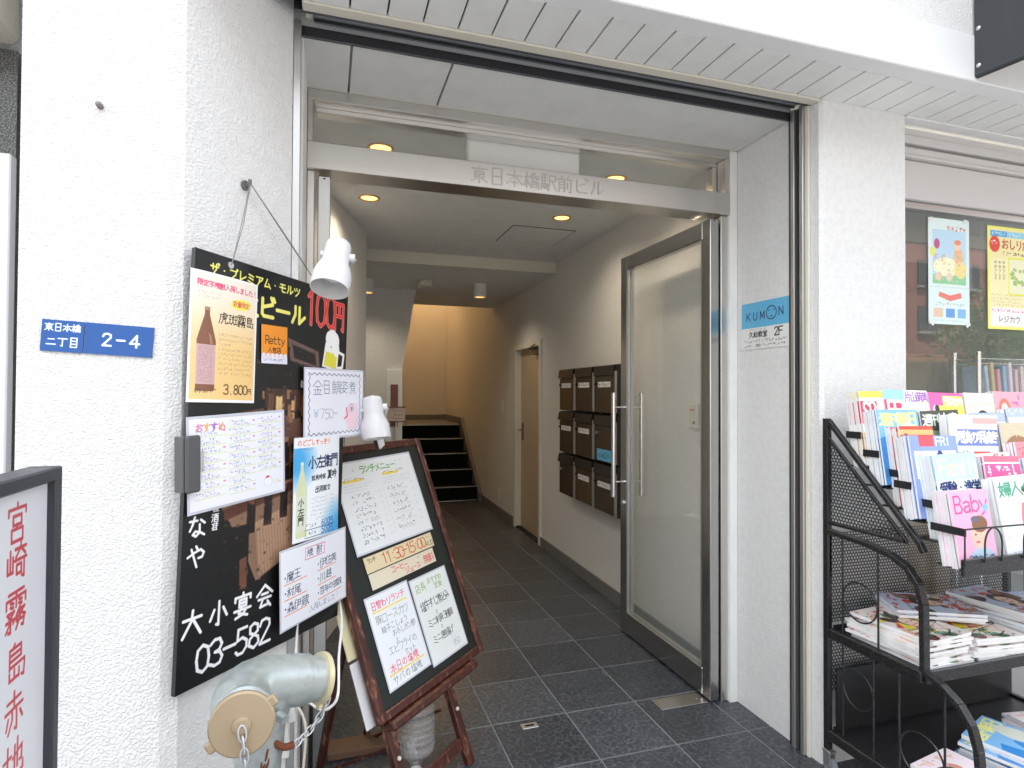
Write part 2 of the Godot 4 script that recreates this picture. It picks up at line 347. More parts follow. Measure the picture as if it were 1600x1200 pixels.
		"酢": [["酉", 0, 0, 4.8, 10], [7, 0, 5.4, 4], [6.4, 2, 10.2, 2], [7.2, 2, 7.2, 10], [7.2, 4.6, 9.8, 4.6], [7.2, 7.2, 9.8, 7.2]],
		"塩": [["soil", 0, 0, 10, 10], [5.6, 0, 4.4, 2.6], [5.2, 1.4, 9.8, 1.4], ["口", 5, 2.7, 9.4, 5.7], [4.8, 6.6, 4.8, 9.6], [4.8, 6.6, 9.4, 6.6, 9.4, 9.6], [6.4, 6.6, 6.4, 9.6], [7.9, 6.6, 7.9, 9.6], [4, 9.7, 10.2, 9.7]],
		"牛": [[2.8, 0.6, 1, 4], [2.4, 2.6, 9, 2.6], [0.2, 5.8, 9.8, 5.8], [5.4, 0, 5.4, 10]],
		"込": [["go", 0, 0, 10, 10], [5.8, 1, 6.6, 2.2, 5.6, 5, 3.6, 7.4], [6.4, 2.6, 9.6, 7.4]],
		"刺": [[0.2, 1.8, 5.6, 1.8], [3, 0, 3, 10], [0.8, 3.4, 0.8, 5.4, 5, 5.4, 5, 3.4, 0.8, 3.4], [3, 5.6, 0.2, 8.6], [3, 5.6, 5.8, 8], [7.2, 1.4, 7.2, 7], [9.4, 0.2, 9.4, 9.8, 8.2, 9.4]],
		"身": [[5, 0, 4.4, 1.2], [2.4, 1.2, 2.4, 6.6], [2.4, 1.2, 7.6, 1.2, 7.6, 9.6, 6.4, 9.2], [2.4, 3, 7.6, 3], [2.4, 4.8, 7.6, 4.8], [0.2, 6.8, 7.6, 6.4], [9.6, 4.4, 1, 10]],
		"種": [[3.6, 0.4, 1, 1.4], [0, 3.4, 4.2, 3.4], [2.2, 1, 2.2, 10], [2.2, 3.6, 0, 7], [2.2, 3.6, 4.2, 6], [9, 0.4, 5, 1], [4.6, 2.2, 10, 2.2], ["日", 4, 3.4, 10.6, 6.4], [7.3, 0.8, 7.3, 9.6], [5, 7.9, 9.8, 7.9], [4.4, 9.6, 10.2, 9.6]],
		"盛": [[1, 1.4, 10, 1.4], [1, 1.4, 1, 4, 0, 6], [1.2, 3, 4.4, 3, 4.2, 5.2, 3, 5], [6, 0, 6.6, 3, 9.4, 6, 9.8, 4.6], [8.8, 2.6, 5.4, 5.6], [1.6, 6.8, 1.6, 9.6], [1.6, 6.8, 8.4, 6.8, 8.4, 9.6], [4, 6.8, 4, 9.6], [6.2, 6.8, 6.2, 9.6], [0.2, 9.7, 9.8, 9.7]],
		"唐": [[5, 0, 5, 1.2], [1, 1.2, 10, 1.2], [1, 1.2, 1, 6, 0, 10], [2.8, 2.8, 8.6, 2.8, 8.6, 5.6, 2.8, 5.6], [2, 4.2, 10, 4.2], [5.6, 1.8, 5.6, 6.6], ["口", 2.4, 6.5, 9, 10.2]],
		"揚": [[0, 2.6, 3.8, 2.6], [2.2, 0, 2.2, 9.6, 1, 9], [0, 6.6, 3.8, 5], ["日", 4.2, 0.2, 10, 3.6], [4.2, 4.8, 10.2, 4.8], [6, 5, 4, 8], [5.4, 6.2, 10, 6.2, 9.4, 9.8, 8.4, 9.4], [7, 6.2, 5, 9.4], [8.6, 6.2, 6.6, 9.8]],
		"長": [[2.6, 0.2, 2.6, 5.6], [2.6, 0.4, 8, 0.4], [2.6, 2, 7.6, 2], [2.6, 3.7, 7.6, 3.7], [0.2, 5.6, 9.8, 5.6], [2.6, 5.6, 2.6, 9.6, 5, 8.6], [8.6, 6.2, 6.4, 7.6], [5, 5.6, 9.6, 9.8]],
		"食": [[5, 0, 0, 4], [5, 0, 10, 4], [5, 1.8, 5, 3.2], [2.4, 3.4, 7.6, 3.4, 7.6, 6.6, 2.4, 6.6], [2.4, 5, 7.6, 5], [2.4, 3.4, 2.4, 9.6, 5, 8.8], [8.4, 7, 6.4, 8], [5, 6.6, 9.6, 10]],
		"無": [[2.6, 0, 0.6, 3], [2, 1.4, 9.4, 1.4], [2, 1.4, 2, 6.6], [4.2, 1.4, 4.2, 6.6], [6.4, 1.4, 6.4, 6.6], [8.4, 1.4, 8.4, 6.6], [0, 4, 10, 4], [0.4, 6.7, 9.6, 6.7], [1, 7.8, 0.2, 9.8], [3.6, 8, 4, 9.6], [6, 8, 6.5, 9.6], [8.4, 7.8, 9.6, 9.6]],
		"料": [["米", 0, 0, 4.6, 10], [5.6, 0.8, 6.8, 2.2], [5.2, 3.6, 6.4, 5], [4.8, 7.4, 10.2, 6], [8.6, 0, 8.6, 10]],
		"久": [[4, 0, 1, 5], [3, 2, 7.4, 2, 5.4, 6.4, 0.4, 10], [5, 4.6, 9.8, 10]],
		"公": [[3.6, 0.6, 0.4, 5.4], [6.2, 0.4, 9.8, 5], [4.8, 4.4, 2, 9, 8.4, 8.4], [7, 6.4, 9, 9.8]],
		"松": [["木", 0, 0, 4.2, 10], ["公", 4.4, 0, 10.2, 10]],
		"教": [[0.6, 1.8, 5, 1.8], [2.8, 0, 2.8, 3.8], [0, 3.8, 5.8, 3.8], [5.4, 0.6, 0.2, 6], [1.6, 5.6, 4.6, 5.4, 3, 7], [3, 7, 3, 9.8, 2, 9.4], [0.2, 8, 5.4, 7.4], [7, 0, 5.8, 3.6], [6.6, 2.6, 10.2, 2.6], [9.2, 2.6, 5.4, 10], [6.6, 4.4, 10, 10]],
		"室": [["roof", 0, 0, 10, 10], [2, 3.6, 8, 3.6], [5, 3.6, 2.6, 5.8, 7.6, 5.6], [6.6, 4.6, 8.2, 6.4], [2, 7.6, 8, 7.6], [5, 5.8, 5, 9.6], [0.6, 9.7, 9.4, 9.7]],
		"片": [[2.2, 0.6, 2.2, 5, 0.4, 10], [2.2, 3.4, 9, 3.4], [6.4, 0, 6.4, 3.4], [2.2, 6, 7.4, 6, 7.4, 10]],
		"萌": [["grass", 0, 0, 10, 10], ["日", -0.6, 3.6, 5, 9], [5.4, 3.4, 5.4, 7, 4.6, 10], [5.4, 3.4, 9.4, 3.4, 9.4, 9.8, 8.4, 9.5], [5.4, 5.4, 9.4, 5.4], [5.4, 7.4, 9.4, 7.4]],
		"週": [["go", 0, 0, 10, 10], ["周", 3.6, 0, 10, 8.4]],
		"刊": [[0.4, 1.6, 5, 1.6], [0, 5, 5.4, 5], [2.8, 1.6, 2.8, 10], [7, 1.4, 7, 7], [9.4, 0.2, 9.4, 9.8, 8.2, 9.4]],
		"春": [[1.4, 1, 8.6, 1], [1.8, 2.6, 8.2, 2.6], [0.4, 4.2, 9.6, 4.2], [5, 0, 4.2, 4, 0.4, 7], [5.6, 3, 9.6, 6.6], ["日", 1, 6, 9, 10]],
		"受": [[8.6, 0, 1.4, 1], [1.6, 1.6, 2.4, 3], [4.6, 1.4, 5, 2.8], [8.6, 1.4, 7.4, 3], [0.4, 4.8, 0.4, 3.4, 9.6, 3.4, 9.4, 4.8], [2.4, 5.4, 7.6, 5.4, 4.6, 8.4, 0.8, 10], [3, 6.2, 5.6, 8.6, 9.6, 10]],
		"験": [["馬", 0, 0, 4.8, 10], [7.4, 0, 4.8, 3.4], [7.4, 0, 10.2, 3.2], [6.2, 3.4, 8.8, 3.4], ["口", 5.2, 4.4, 9.8, 7], [7.5, 3.4, 7.4, 7, 5, 10], [7.6, 7, 10, 10]],
		"進": [["go", 0, 0, 10, 10], [5.4, 0, 3.8, 3.4], [4.8, 1.8, 4.8, 8.4], [4.8, 2.2, 9.6, 2.2], [4.8, 4.2, 9.2, 4.2], [4.8, 6.2, 9.2, 6.2], [4.8, 8.2, 9.8, 8.2], [7.2, 0.4, 7.2, 8.2]],
		"学": [[1.4, 0.2, 2.4, 1.8], [4.6, 0, 5.2, 1.6], [8.6, 0.2, 7.2, 2], [0.4, 4, 0.4, 2.4, 9.6, 2.4, 9.4, 4], [2.6, 4.4, 7.4, 4.4, 5, 6], [5, 6, 5, 9.8, 3.6, 9.4], [0.4, 7.2, 9.6, 7.2]],
		"死": [[0.4, 0.8, 9.6, 0.8], [3, 0.8, 0.8, 5], [2.2, 3, 5, 3, 3.6, 7, 0.4, 10], [2, 5, 3.4, 6.4], [9, 3.4, 6.4, 5], [6.4, 2, 6.4, 9.4, 9.8, 9.4, 9.8, 7.8]],
		"後": [[2, 0, 0, 2.4], [2.2, 2.6, 0, 5.6], [1.3, 4.6, 1.3, 10], [6, 0, 4, 2, 7, 3], [8.4, 1, 4, 4.8, 9, 4.6], [7.4, 3.4, 9.4, 5.6], [5.6, 5.4, 3.4, 8], [5, 6.4, 8.8, 6.4, 3.4, 10], [4.6, 7, 9.8, 10]],
		"手": [[8, 0.2, 1.6, 1.2], [1, 3.4, 9, 3.4], [0.2, 6.2, 9.8, 6.2], [5, 0.8, 5, 9.6, 3.6, 9]],
		"続": [[2, 0, 0.6, 2.6, 2.6, 3.6, 0.4, 6, 3.8, 5.6], [2.2, 6, 2.2, 10], [0.8, 7, 0.2, 9], [3.4, 7, 4, 8.6], [4.6, 1.6, 10, 1.6], [7.2, 0, 7.2, 3.4], [5.2, 3.4, 9.4, 3.4], [4.6, 6, 4.6, 5, 10, 5, 10, 6], [6.4, 6, 6.2, 8, 4.4, 10], [8, 6, 8, 9.5, 10, 9.5, 10, 8]],
		"婦": [[1.8, 0, 0.8, 6, 3.4, 9.6], [3.2, 3, 2.4, 7, 0, 10], [0, 3, 4, 3], [5, 0.6, 9.4, 0.6, 9.4, 4, 5, 4], [5, 2.3, 9.8, 2.3], [4.4, 6.4, 4.4, 5.2, 10, 5.2, 10, 6.4], [5.4, 9, 5.4, 6.6, 9, 6.6, 9, 8.6, 8.4, 8.8], [7.2, 5.2, 7.2, 10]],
		"大": [[0.4, 3.2, 9.6, 3.2], [5, 0, 4.6, 4, 0.4, 10], [5.2, 3.4, 9.6, 10]],
		"宴": [["roof", 0, 0, 10, 10], ["日", 1.6, 2.8, 8.4, 5.6], [0.2, 7, 9.8, 7], [4.6, 5.8, 2.8, 8.2, 8, 10], [7.4, 7, 5, 9.2, 1, 10]],
		"会": [[5, 0, 0, 4], [5, 0, 10, 4], [3, 3.8, 7, 3.8], [1, 5.8, 9, 5.8], [4, 5.8, 2.2, 9.2, 8, 8.8], [6.8, 7.4, 8.8, 9.8]],
		"酒": [[0.6, 0.8, 1.8, 2], [0.2, 3.6, 1.4, 4.8], [0.2, 9.6, 2, 6.4], ["酉", 3, 0, 10, 10]],
		"生": [[2.8, 0.4, 0.8, 4.4], [2.2, 2.6, 9, 2.6], [1.6, 5.8, 8.4, 5.8], [0.2, 9.6, 9.8, 9.6], [5.2, 0, 5.2, 9.6]],
		"朝": [[0.4, 1.4, 4.4, 1.4], [2.4, 0, 2.4, 3], ["日", -0.6, 3, 5.4, 6.4], [0, 8, 4.8, 8], [2.4, 6.4, 2.4, 10], [6, 0.6, 6, 6, 5, 10], [6, 0.6, 9.6, 0.6, 9.6, 9.6, 8.6, 9.4], [6, 3.4, 9.6, 3.4], [6, 6.2, 9.6, 6.2]],
		"歳": [[3, 0.4, 3, 2.4], [6, 0, 6, 2.4], [6, 1, 9, 1], [0.6, 2.6, 9.6, 2.6], [1, 4, 10, 4], [1, 4, 1, 7.4, 0, 10], [2.4, 5.8, 5.8, 5.8], [4.2, 5.8, 4.2, 9.4], [2.8, 7, 2.2, 8.6], [5.4, 7, 6, 8.4], [7, 2.8, 7.6, 7, 10, 10, 10.2, 8.4], [9.4, 5.4, 6, 10]],
		"な": [[0.6, 2, 5, 2], [3.4, 0.2, 2.2, 4, 0.8, 6.6], [7, 1.8, 9.4, 3.6], [6.4, 4, 6.6, 8, 4.4, 9.6, 2.6, 8.6, 4, 7.2, 6.6, 7.8, 9.4, 9.4]],
		"や": [[0.4, 4.6, 4, 3, 7.6, 2, 9.4, 3.6, 8.4, 5.6, 6.4, 5.8], [5, 0.2, 6, 2], [2.4, 1.2, 5.4, 9.8]],
		"ザ": [[0.4, 3.4, 9.2, 3.4], [3, 1, 3, 6], [6.8, 1, 6.8, 5.6, 4, 9.8], [8.4, 0, 9, 1.4], [9.6, -0.2, 10.2, 1.2]],
		"・": [[4.8, 5, 5.2, 5]],
		"プ": [[0.8, 2.4, 8.4, 2.4, 7.4, 6, 3, 9.8], [9.4, 0.2, 8.8, 0.8, 9.4, 1.4, 10, 0.8, 9.4, 0.2]],
		"レ": [[2.4, 0.8, 2.4, 9, 9.4, 4.6]],
		"ミ": [[2, 1, 8, 2.4], [2.4, 4.2, 7.6, 5.6], [1, 7.6, 8.6, 9.6]],
		"ア": [[0.6, 1.2, 9.4, 1.2, 8.2, 3.6, 6.2, 5], [5, 3, 4.8, 6, 2.4, 9.8]],
		"ム": [[4.8, 0.6, 1.4, 8.6, 8.4, 8], [6.6, 5, 9.4, 9.6]],
		"モ": [[1.6, 1.4, 8.4, 1.4], [0.6, 4.8, 9.4, 4.8], [4.4, 1.4, 4.4, 8.6, 5.4, 9.2, 9, 9.2]],
		"ツ": [[1, 2, 2.2, 4.4], [4.4, 1.4, 5.4, 3.8], [9.2, 1.4, 7.6, 6, 3.4, 9.8]],
		"ッ": [["ツ", 2, 3.4, 8.6, 10]],
		"ー": [[0.8, 5, 9.2, 5]],
		"し": [[2.6, 0.4, 2.4, 7.4, 4, 9.4, 6.6, 9, 9, 6.4]],
		"ま": [[1.4, 2, 8.6, 2], [1.8, 4.6, 8.2, 4.6], [5, 0.2, 5.2, 8.2, 3.4, 9.8, 1.4, 8.6, 3, 7.4, 5.4, 7.8, 9, 9.6]],
		"た": [[0.6, 2.4, 6, 2.4], [3.6, 0.2, 0.6, 9.6], [5.4, 5, 9, 4.8], [5, 8, 6.2, 9.2, 9.6, 9]],
		"お": [[0.6, 2.8, 6.4, 2.8], [3.4, 0.2, 3.4, 9, 1.4, 8.6, 1, 7.2, 4.4, 5.2, 8, 5.6, 8.8, 7.8, 6.4, 9.6], [7.4, 1.4, 9.6, 3]],
		"す": [[0.4, 2.4, 9.6, 2.4], [5.8, 0.2, 5.8, 6, 4.2, 6.6, 3, 5.2, 4.2, 3.8, 5.8, 4.6, 5.8, 7.6, 3.4, 9.8]],
		"め": [[1.4, 1.4, 2.4, 5, 4.8, 9], [6.4, 0.6, 4.6, 5.6, 2.2, 8.6, 0.8, 7, 2.4, 4, 6, 2.8, 9, 4.4, 9, 7.4, 6.4, 9.6]],
		"ラ": [[1.8, 0.8, 8.2, 0.8], [0.6, 3.6, 9.2, 3.6, 7.8, 7, 3.6, 9.8]],
		"ン": [[1, 1.6, 3.6, 3.4], [9.2, 2.4, 6.4, 7, 1.2, 9.4]],
		"チ": [[8.2, 0.4, 1.6, 1.8], [0.4, 4.4, 9.6, 4.4], [5.2, 1.2, 5.2, 6, 2.6, 9.8]],
		"メ": [[7.6, 0.4, 5.2, 6, 1, 9.8], [2.4, 2.6, 8.4, 7.8]],
		"ニ": [["二", 0, 0, 10, 10]],
		"ュ": [[2.4, 5, 7, 5, 6.4, 9], [1, 9, 9, 9]],
		"コ": [[1.2, 1.4, 8.8, 1.4, 8.8, 9.2], [0.8, 9, 9.4, 9]],
		"ヒ": [[2, 0.6, 2, 8, 3, 9, 9, 9], [8.4, 2.8, 2, 4.8]],
		"ジ": [[1.6, 1.2, 4, 2.4], [0.6, 4.2, 3, 5.4], [1, 9.4, 6, 7.4, 9, 3.4], [7, 0.4, 7.8, 1.8], [8.8, 0, 9.6, 1.4]],
		"ェ": [[2, 4.6, 8, 4.6], [5, 4.6, 5, 9.4], [1, 9.4, 9, 9.4]],
		"ス": [[1.4, 1.2, 8.2, 1.2, 5.6, 5.8, 0.6, 9.6], [5.4, 6, 9.4, 9.6]],
		"わ": [[2.6, 0.2, 2.6, 9.8], [0.6, 2.6, 4, 2.4, 0.6, 7.4, 5.6, 3.8, 8.6, 4.2, 9.2, 7, 6, 9.6]],
		"り": [[2.4, 0.8, 2.2, 5, 3.2, 4.4], [7.6, 0.6, 7.8, 6, 4.6, 9.8]],
		"ロ": [["口", 0, 0, 10, 10]],
		"カ": [[0.8, 2.8, 9, 2.8, 8.4, 9, 6.6, 8.8], [4.6, 0.2, 4.4, 4.4, 1, 9.8]],
		"こ": [[2, 1.6, 8, 1.4, 6.4, 2.6], [1.6, 6.4, 1.8, 8.8, 5, 9.4, 9, 8.8]],
		"ょ": [[5, 3.4, 5, 8.6, 3, 9.6, 2, 8.4, 4, 7.8, 8, 9.6], [5, 5.4, 8, 5.2]],
		"う": [[3.4, 0.6, 7, 1.6], [1.8, 4.2, 6, 3, 8, 4.4, 7, 7.4, 3.6, 9.8]],
		"ろ": [[1.8, 1, 7.4, 1, 0.8, 7, 5.6, 4.4, 8.8, 5.6, 8, 8.6, 4, 9.6]],
		"ポ": [[0.4, 3, 9.2, 3], [4.8, 0.4, 4.8, 9.6, 3.6, 9], [2.4, 4.8, 0.6, 8], [7.2, 4.8, 9, 7.8], [9.4, 0.2, 8.8, 0.8, 9.4, 1.4, 10, 0.8, 9.4, 0.2]],
		"ボ": [["ポ", 0, 0, 10, 10]],
		"と": [[3, 0.6, 4.2, 4], [8.6, 2.4, 3, 5.2, 2, 7.6, 4, 9.2, 9, 9.2]],
		"エ": [[1.2, 1.4, 8.8, 1.4], [5, 1.4, 5, 9], [0.4, 9, 9.6, 9]],
		"フ": [[0.8, 1.2, 9, 1.2, 7.8, 6, 3.4, 9.8]],
		"イ": [[8.4, 0.6, 5, 4, 0.8, 6], [5.4, 3.8, 5.4, 9.8]],
		"セ": [[0.6, 3.8, 9.2, 2.6, 6.8, 5.4], [3, 0.6, 3, 8.2, 4, 9.2, 9, 9.2]],
		"ト": [[3, 0.2, 3, 9.8], [3, 3.6, 8.4, 6.4]],
		"サ": [[0.4, 3, 9.6, 3], [3, 0.6, 3, 6], [7, 0.6, 7, 5.4, 4, 9.8]],
		"バ": [[3, 1.6, 2.4, 5, 0.4, 9.4], [6.4, 1.6, 9.6, 9], [7.4, 0, 8, 1.4], [9, 0, 9.6, 1.4]],
		"げ": [[1.2, 0.8, 0.8, 5, 1.6, 9.6, 2.4, 7.4], [4, 3, 8.6, 3], [6.6, 1, 6.6, 6, 5, 9.8], [8.4, 0, 9, 1], [9.6, 0, 10, 1]],
		"み": [[1.4, 1.2, 5.6, 1, 3, 7.4, 1.4, 9, 0.6, 7.4, 3, 6, 9.6, 8], [7.8, 3.6, 7.4, 6.6, 5.4, 9.8]],
		"ら": [[3.6, 0.4, 6.4, 1.4], [2.4, 2.4, 2, 6.4, 5.6, 4.6, 8.4, 5.6, 7.6, 8.4, 3.6, 9.8]],
		"か": [[0.6, 2.8, 6, 2.4, 6.6, 4.4, 5, 9.2, 3.6, 8.4], [3.6, 0.2, 2.8, 4.4, 0.6, 9.2], [7.4, 2, 9.4, 5.2]],
		"き": [[1.4, 2, 8.2, 1.4], [1.2, 4.4, 8.8, 3.6], [4, 0.2, 7, 6.2], [7, 6.2, 4, 5.8, 2, 7.2, 3, 9, 7.2, 9.4]],
		"の": [[5.4, 2, 4.6, 5.6, 2.6, 8, 1, 6.6, 1.4, 3.6, 4.6, 1.6, 8, 2.4, 9.2, 5.2, 8, 8, 5.6, 9.4]],
		"ウ": [[5, 0, 5, 2], [1.2, 5, 1.2, 2.2, 8.8, 2.2, 8, 6, 4, 9.8]],
		"ャ": [[2, 6, 8.4, 4.8, 7.2, 7], [4, 3.6, 5.6, 9.8]],
		"々": [[4, 0.6, 1.4, 4.6], [3.2, 2.4, 8.4, 2.4, 6, 6, 2.4, 9], [4, 6.2, 7, 9.6]],
		"ど": [["と", 0, 0, 9, 10], [7.4, 0.4, 8.2, 1.8], [9, 0, 9.8, 1.4]],
		"ご": [["こ", 0, 0, 9, 10], [7.6, 0, 8.2, 1.2], [9.2, 0, 9.8, 1.2]],
		"っ": [[2, 5.4, 6, 4.6, 8.4, 6, 7.4, 8.6, 4.4, 9.6]],
		"じ": [["し", 0, 0, 10, 10], [6, 1.4, 6.8, 2.8], [8, 1, 8.8, 2.4]],
		"0": [[5, 0, 2.6, 1.4, 2, 5, 2.6, 8.6, 5, 10, 7.4, 8.6, 8, 5, 7.4, 1.4, 5, 0]],
		"1": [[3.4, 1.8, 5.4, 0, 5.4, 10]],
		"2": [[2, 2.4, 3, 0.4, 5.4, 0, 7.6, 1, 7.8, 3.2, 2, 10, 8.2, 10]],
		"3": [[2, 1.4, 4, 0, 6.6, 0.2, 7.8, 2.4, 6.6, 4.4, 4.4, 4.8, 6.8, 5.2, 8.2, 7.4, 7, 9.6, 4.4, 10, 1.8, 8.8]],
		"4": [[6.6, 10, 6.6, 0, 1.6, 7, 8.8, 7]],
		"5": [[7.8, 0, 3, 0, 2.6, 4.4, 5.4, 3.8, 7.8, 5.4, 7.8, 8, 5.6, 10, 3, 10, 1.8, 8.8]],
		"6": [[7.2, 0.6, 4.4, 1, 2.4, 4.6, 2.2, 7.6, 4, 10, 6.4, 9.8, 8, 7.6, 7, 5.2, 4.4, 4.8, 2.4, 6.6]],
		"7": [[1.8, 0, 8.2, 0, 4.4, 10]],
		"8": [[5, 0, 2.8, 1, 2.8, 3.6, 5, 4.6, 7.4, 6, 7.8, 8.4, 5, 10, 2.2, 8.4, 2.6, 6, 5, 4.6, 7.2, 3.6, 7.2, 1, 5, 0]],
		"9": [[7.8, 3.4, 6, 5.2, 3.4, 4.8, 2.2, 2.6, 3.4, 0.4, 6, 0, 7.8, 2, 7.6, 6, 5, 10]],
		"-": [[2, 5, 8, 5]], ".": [[4.8, 9.8, 5.2, 9.8]], ":": [[5, 3, 5, 3.4], [5, 7.6, 5, 8]], "!": [[5, 0, 5, 6.8], [5, 9.4, 5, 9.8]], "~": [[1, 6, 3, 4.4, 6.6, 6, 9, 4.4]],
		"¥": [[1, 0, 5, 4.8, 9, 0], [5, 4.8, 5, 10], [2, 5, 8, 5], [2, 7.2, 8, 7.2]],
		"(": [[6.6, 0, 4.6, 3, 4.6, 7, 6.6, 10]], ")": [[3.4, 0, 5.4, 3, 5.4, 7, 3.4, 10]],
		"K": [[2, 0, 2, 10], [8.4, 0, 2, 6.2], [4.2, 4.2, 8.8, 10]],
		"U": [[1.6, 0, 1.6, 7, 3, 9.6, 5, 10, 7, 9.6, 8.4, 7, 8.4, 0]],
		"M": [[1, 10, 1.8, 0, 5, 8, 8.2, 0, 9, 10]],
		"N": [[1.6, 10, 1.6, 0, 8.4, 10, 8.4, 0]],
		"F": [[2, 10, 2, 0, 8.4, 0], [2, 4.8, 7.2, 4.8]],
		"R": [[2, 10, 2, 0, 6.4, 0, 8, 2.4, 6.4, 5, 2, 5], [5.2, 5, 8.4, 10]],
		"I": [[5, 0, 5, 10]],
		"S": [[7.8, 1.4, 5.4, 0, 2.6, 1, 2.2, 3, 4.6, 4.8, 7.4, 6, 7.8, 8.2, 5.4, 10, 2, 8.8]],
		"P": [[2, 10, 2, 0, 6.4, 0, 8.2, 2.6, 6.4, 5.2, 2, 5.2]],
		"B": [[2, 0, 2, 10, 6.4, 10, 8, 7.6, 6.2, 4.8, 2, 4.8], [6.2, 4.8, 7.4, 2.4, 6, 0, 2, 0]],
		"e": [[2.2, 6.8, 7.8, 6.8, 7.4, 4.4, 5, 3.4, 2.6, 4.6, 2, 7, 3, 9.4, 5.4, 10, 7.6, 9]],
		"t": [[4, 1, 4, 9, 5.2, 10, 7, 9.6], [2, 3.6, 6.8, 3.6]],
		"y": [[2, 3.6, 5, 9], [8, 3.6, 4.6, 11, 2.6, 12.2]],
		"a": [[2.6, 4.4, 5, 3.4, 7.2, 4.4, 7.4, 10], [7.4, 6.2, 3.6, 6.8, 2.2, 8.6, 3.6, 10, 6, 9.6, 7.4, 8]],
		"b": [[2.2, 0, 2.2, 10], [2.2, 5.2, 5, 3.4, 7.6, 5, 7.8, 7.8, 5.4, 10, 2.2, 8.8]],
		"m": [[1, 10, 1, 3.4], [1, 5, 3, 3.4, 5, 4.6, 5, 10], [5, 5, 7, 3.4, 9, 4.6, 9, 10]],
		"i": [[5, 3.6, 5, 10], [5, 0.8, 5, 1.2]],
		"l": [[5, 0, 5, 10]],
	}

# the strokes of one sign as polylines in a unit square; signs that are not spelled out become a dense made-up one
func strokes(ch: String) -> Array:
	var out := []
	if not GLYPH.has(ch):
		var r := RandomNumberGenerator.new()
		r.seed = hash(ch)
		for i in 4: out.append([Vector2(r.randf_range(0, 0.3), 0.15 + 0.23 * i), Vector2(r.randf_range(0.7, 1), 0.15 + 0.23 * i)])
		for i in 2: out.append([Vector2(0.25 + 0.5 * i, r.randf_range(0, 0.3)), Vector2(0.25 + 0.5 * i, r.randf_range(0.7, 1))])
		return out
	for s in GLYPH[ch]:
		if s[0] is String:
			for q in strokes(s[0]):
				var w := []
				for p in q: w.append(Vector2(lerpf(s[1], s[3], p.x), lerpf(s[2], s[4], p.y)) / 10.0)
				out.append(w)
		else:
			var w := []
			for i in range(0, s.size(), 2): w.append(Vector2(s[i], s[i + 1]) / 10.0)
			out.append(w)
	return out

# ---------------------------------------------------------------- flat print on an image
func seg(im: Image, a: Vector2, b: Vector2, r: float, c: Color):
	var w := im.get_width()
	var h := im.get_height()
	var x0 := maxi(0, int(minf(a.x, b.x) - r - 1)); var x1 := mini(w - 1, int(maxf(a.x, b.x) + r + 1))
	var y0 := maxi(0, int(minf(a.y, b.y) - r - 1)); var y1 := mini(h - 1, int(maxf(a.y, b.y) + r + 1))
	var d := b - a
	var l2 := maxf(d.length_squared(), 1e-6)
	for y in range(y0, y1 + 1):
		for x in range(x0, x1 + 1):
			var p := Vector2(x + 0.5, y + 0.5) - a
			var t := clampf(p.dot(d) / l2, 0, 1)
			var k := clampf(r + 0.5 - (p - d * t).length(), 0, 1)
			if k > 0: im.set_pixel(x, y, im.get_pixel(x, y).lerp(c, k * c.a))

# text from the upper left corner; step > 0 sets it upright, down = true sets it in a column; wob gives a hand-written unevenness
func text(im: Image, s: String, at: Vector2, size: float, c: Color, pen: float, step := 1.08, narrow := 1.0, wob := 0.0, down := false, slope := 0.0):
	var r := RandomNumberGenerator.new()
	r.seed = hash(s)
	var p := at
	for ch in s:
		if ch != " ":
			var k := size * (1.0 + wob * r.randf_range(-0.5, 0.3))
			var off := Vector2(r.randf_range(-1, 1), r.randf_range(-1, 1)) * wob * size * 0.18
			var sh := r.randf_range(-1, 1) * wob * 0.25
			for q in strokes(ch):
				for i in q.size() - 1:
					var a: Vector2 = q[i]
					var b: Vector2 = q[i + 1]
					var w := pen * (1.0 + wob * r.randf_range(-0.4, 0.4))
					seg(im, p + off + Vector2((a.x + sh * (0.5 - a.y)) * k * narrow, a.y * k), p + off + Vector2((b.x + sh * (0.5 - b.y)) * k * narrow, b.y * k), w * 0.5, c)
		var latin := ch.unicode_at(0) < 128
		if down: p.y += size * step
		else:
			p.x += size * step * narrow * (0.68 if latin else 1.0)
			p.y += size * step * slope

# a line of small print that cannot be read
func scribble(im: Image, at: Vector2, length: float, size: float, c: Color, pen: float, sd: int):
	var r := RandomNumberGenerator.new()
	r.seed = sd
	var x := 0.0
	while x < length - size * 0.7:
		if r.randf() > 0.06:
			for i in r.randi_range(3, 4):
				var a := Vector2(r.randf(), r.randf()) * size * 0.85
				var b := (a + Vector2(size * r.randf_range(-0.6, 0.6), 0)) if r.randf() < 0.6 else (a + Vector2(0, size * r.randf_range(-0.7, 0.7)))
				b = b.clamp(Vector2.ZERO, Vector2.ONE * size * 0.9)
				seg(im, at + Vector2(x, 0) + a, at + Vector2(x, 0) + b, pen * 0.5, c)
		x += size * 1.05

func disc(im: Image, at: Vector2, rx: float, ry: float, c: Color, turn := 0.0):
	var m := maxf(rx, ry)
	var t := Transform2D(turn, Vector2.ZERO).affine_inverse()
	for y in range(maxi(0, int(at.y - m)), mini(im.get_height(), int(at.y + m) + 2)):
		for x in range(maxi(0, int(at.x - m)), mini(im.get_width(), int(at.x + m) + 2)):
			var q := t * (Vector2(x + 0.5, y + 0.5) - at)
			var d := Vector2(q.x / rx, q.y / ry).length()
			var k := clampf((1.0 - d) * minf(rx, ry) + 0.5, 0, 1)
			if k > 0: im.set_pixel(x, y, im.get_pixel(x, y).lerp(c, k * c.a))

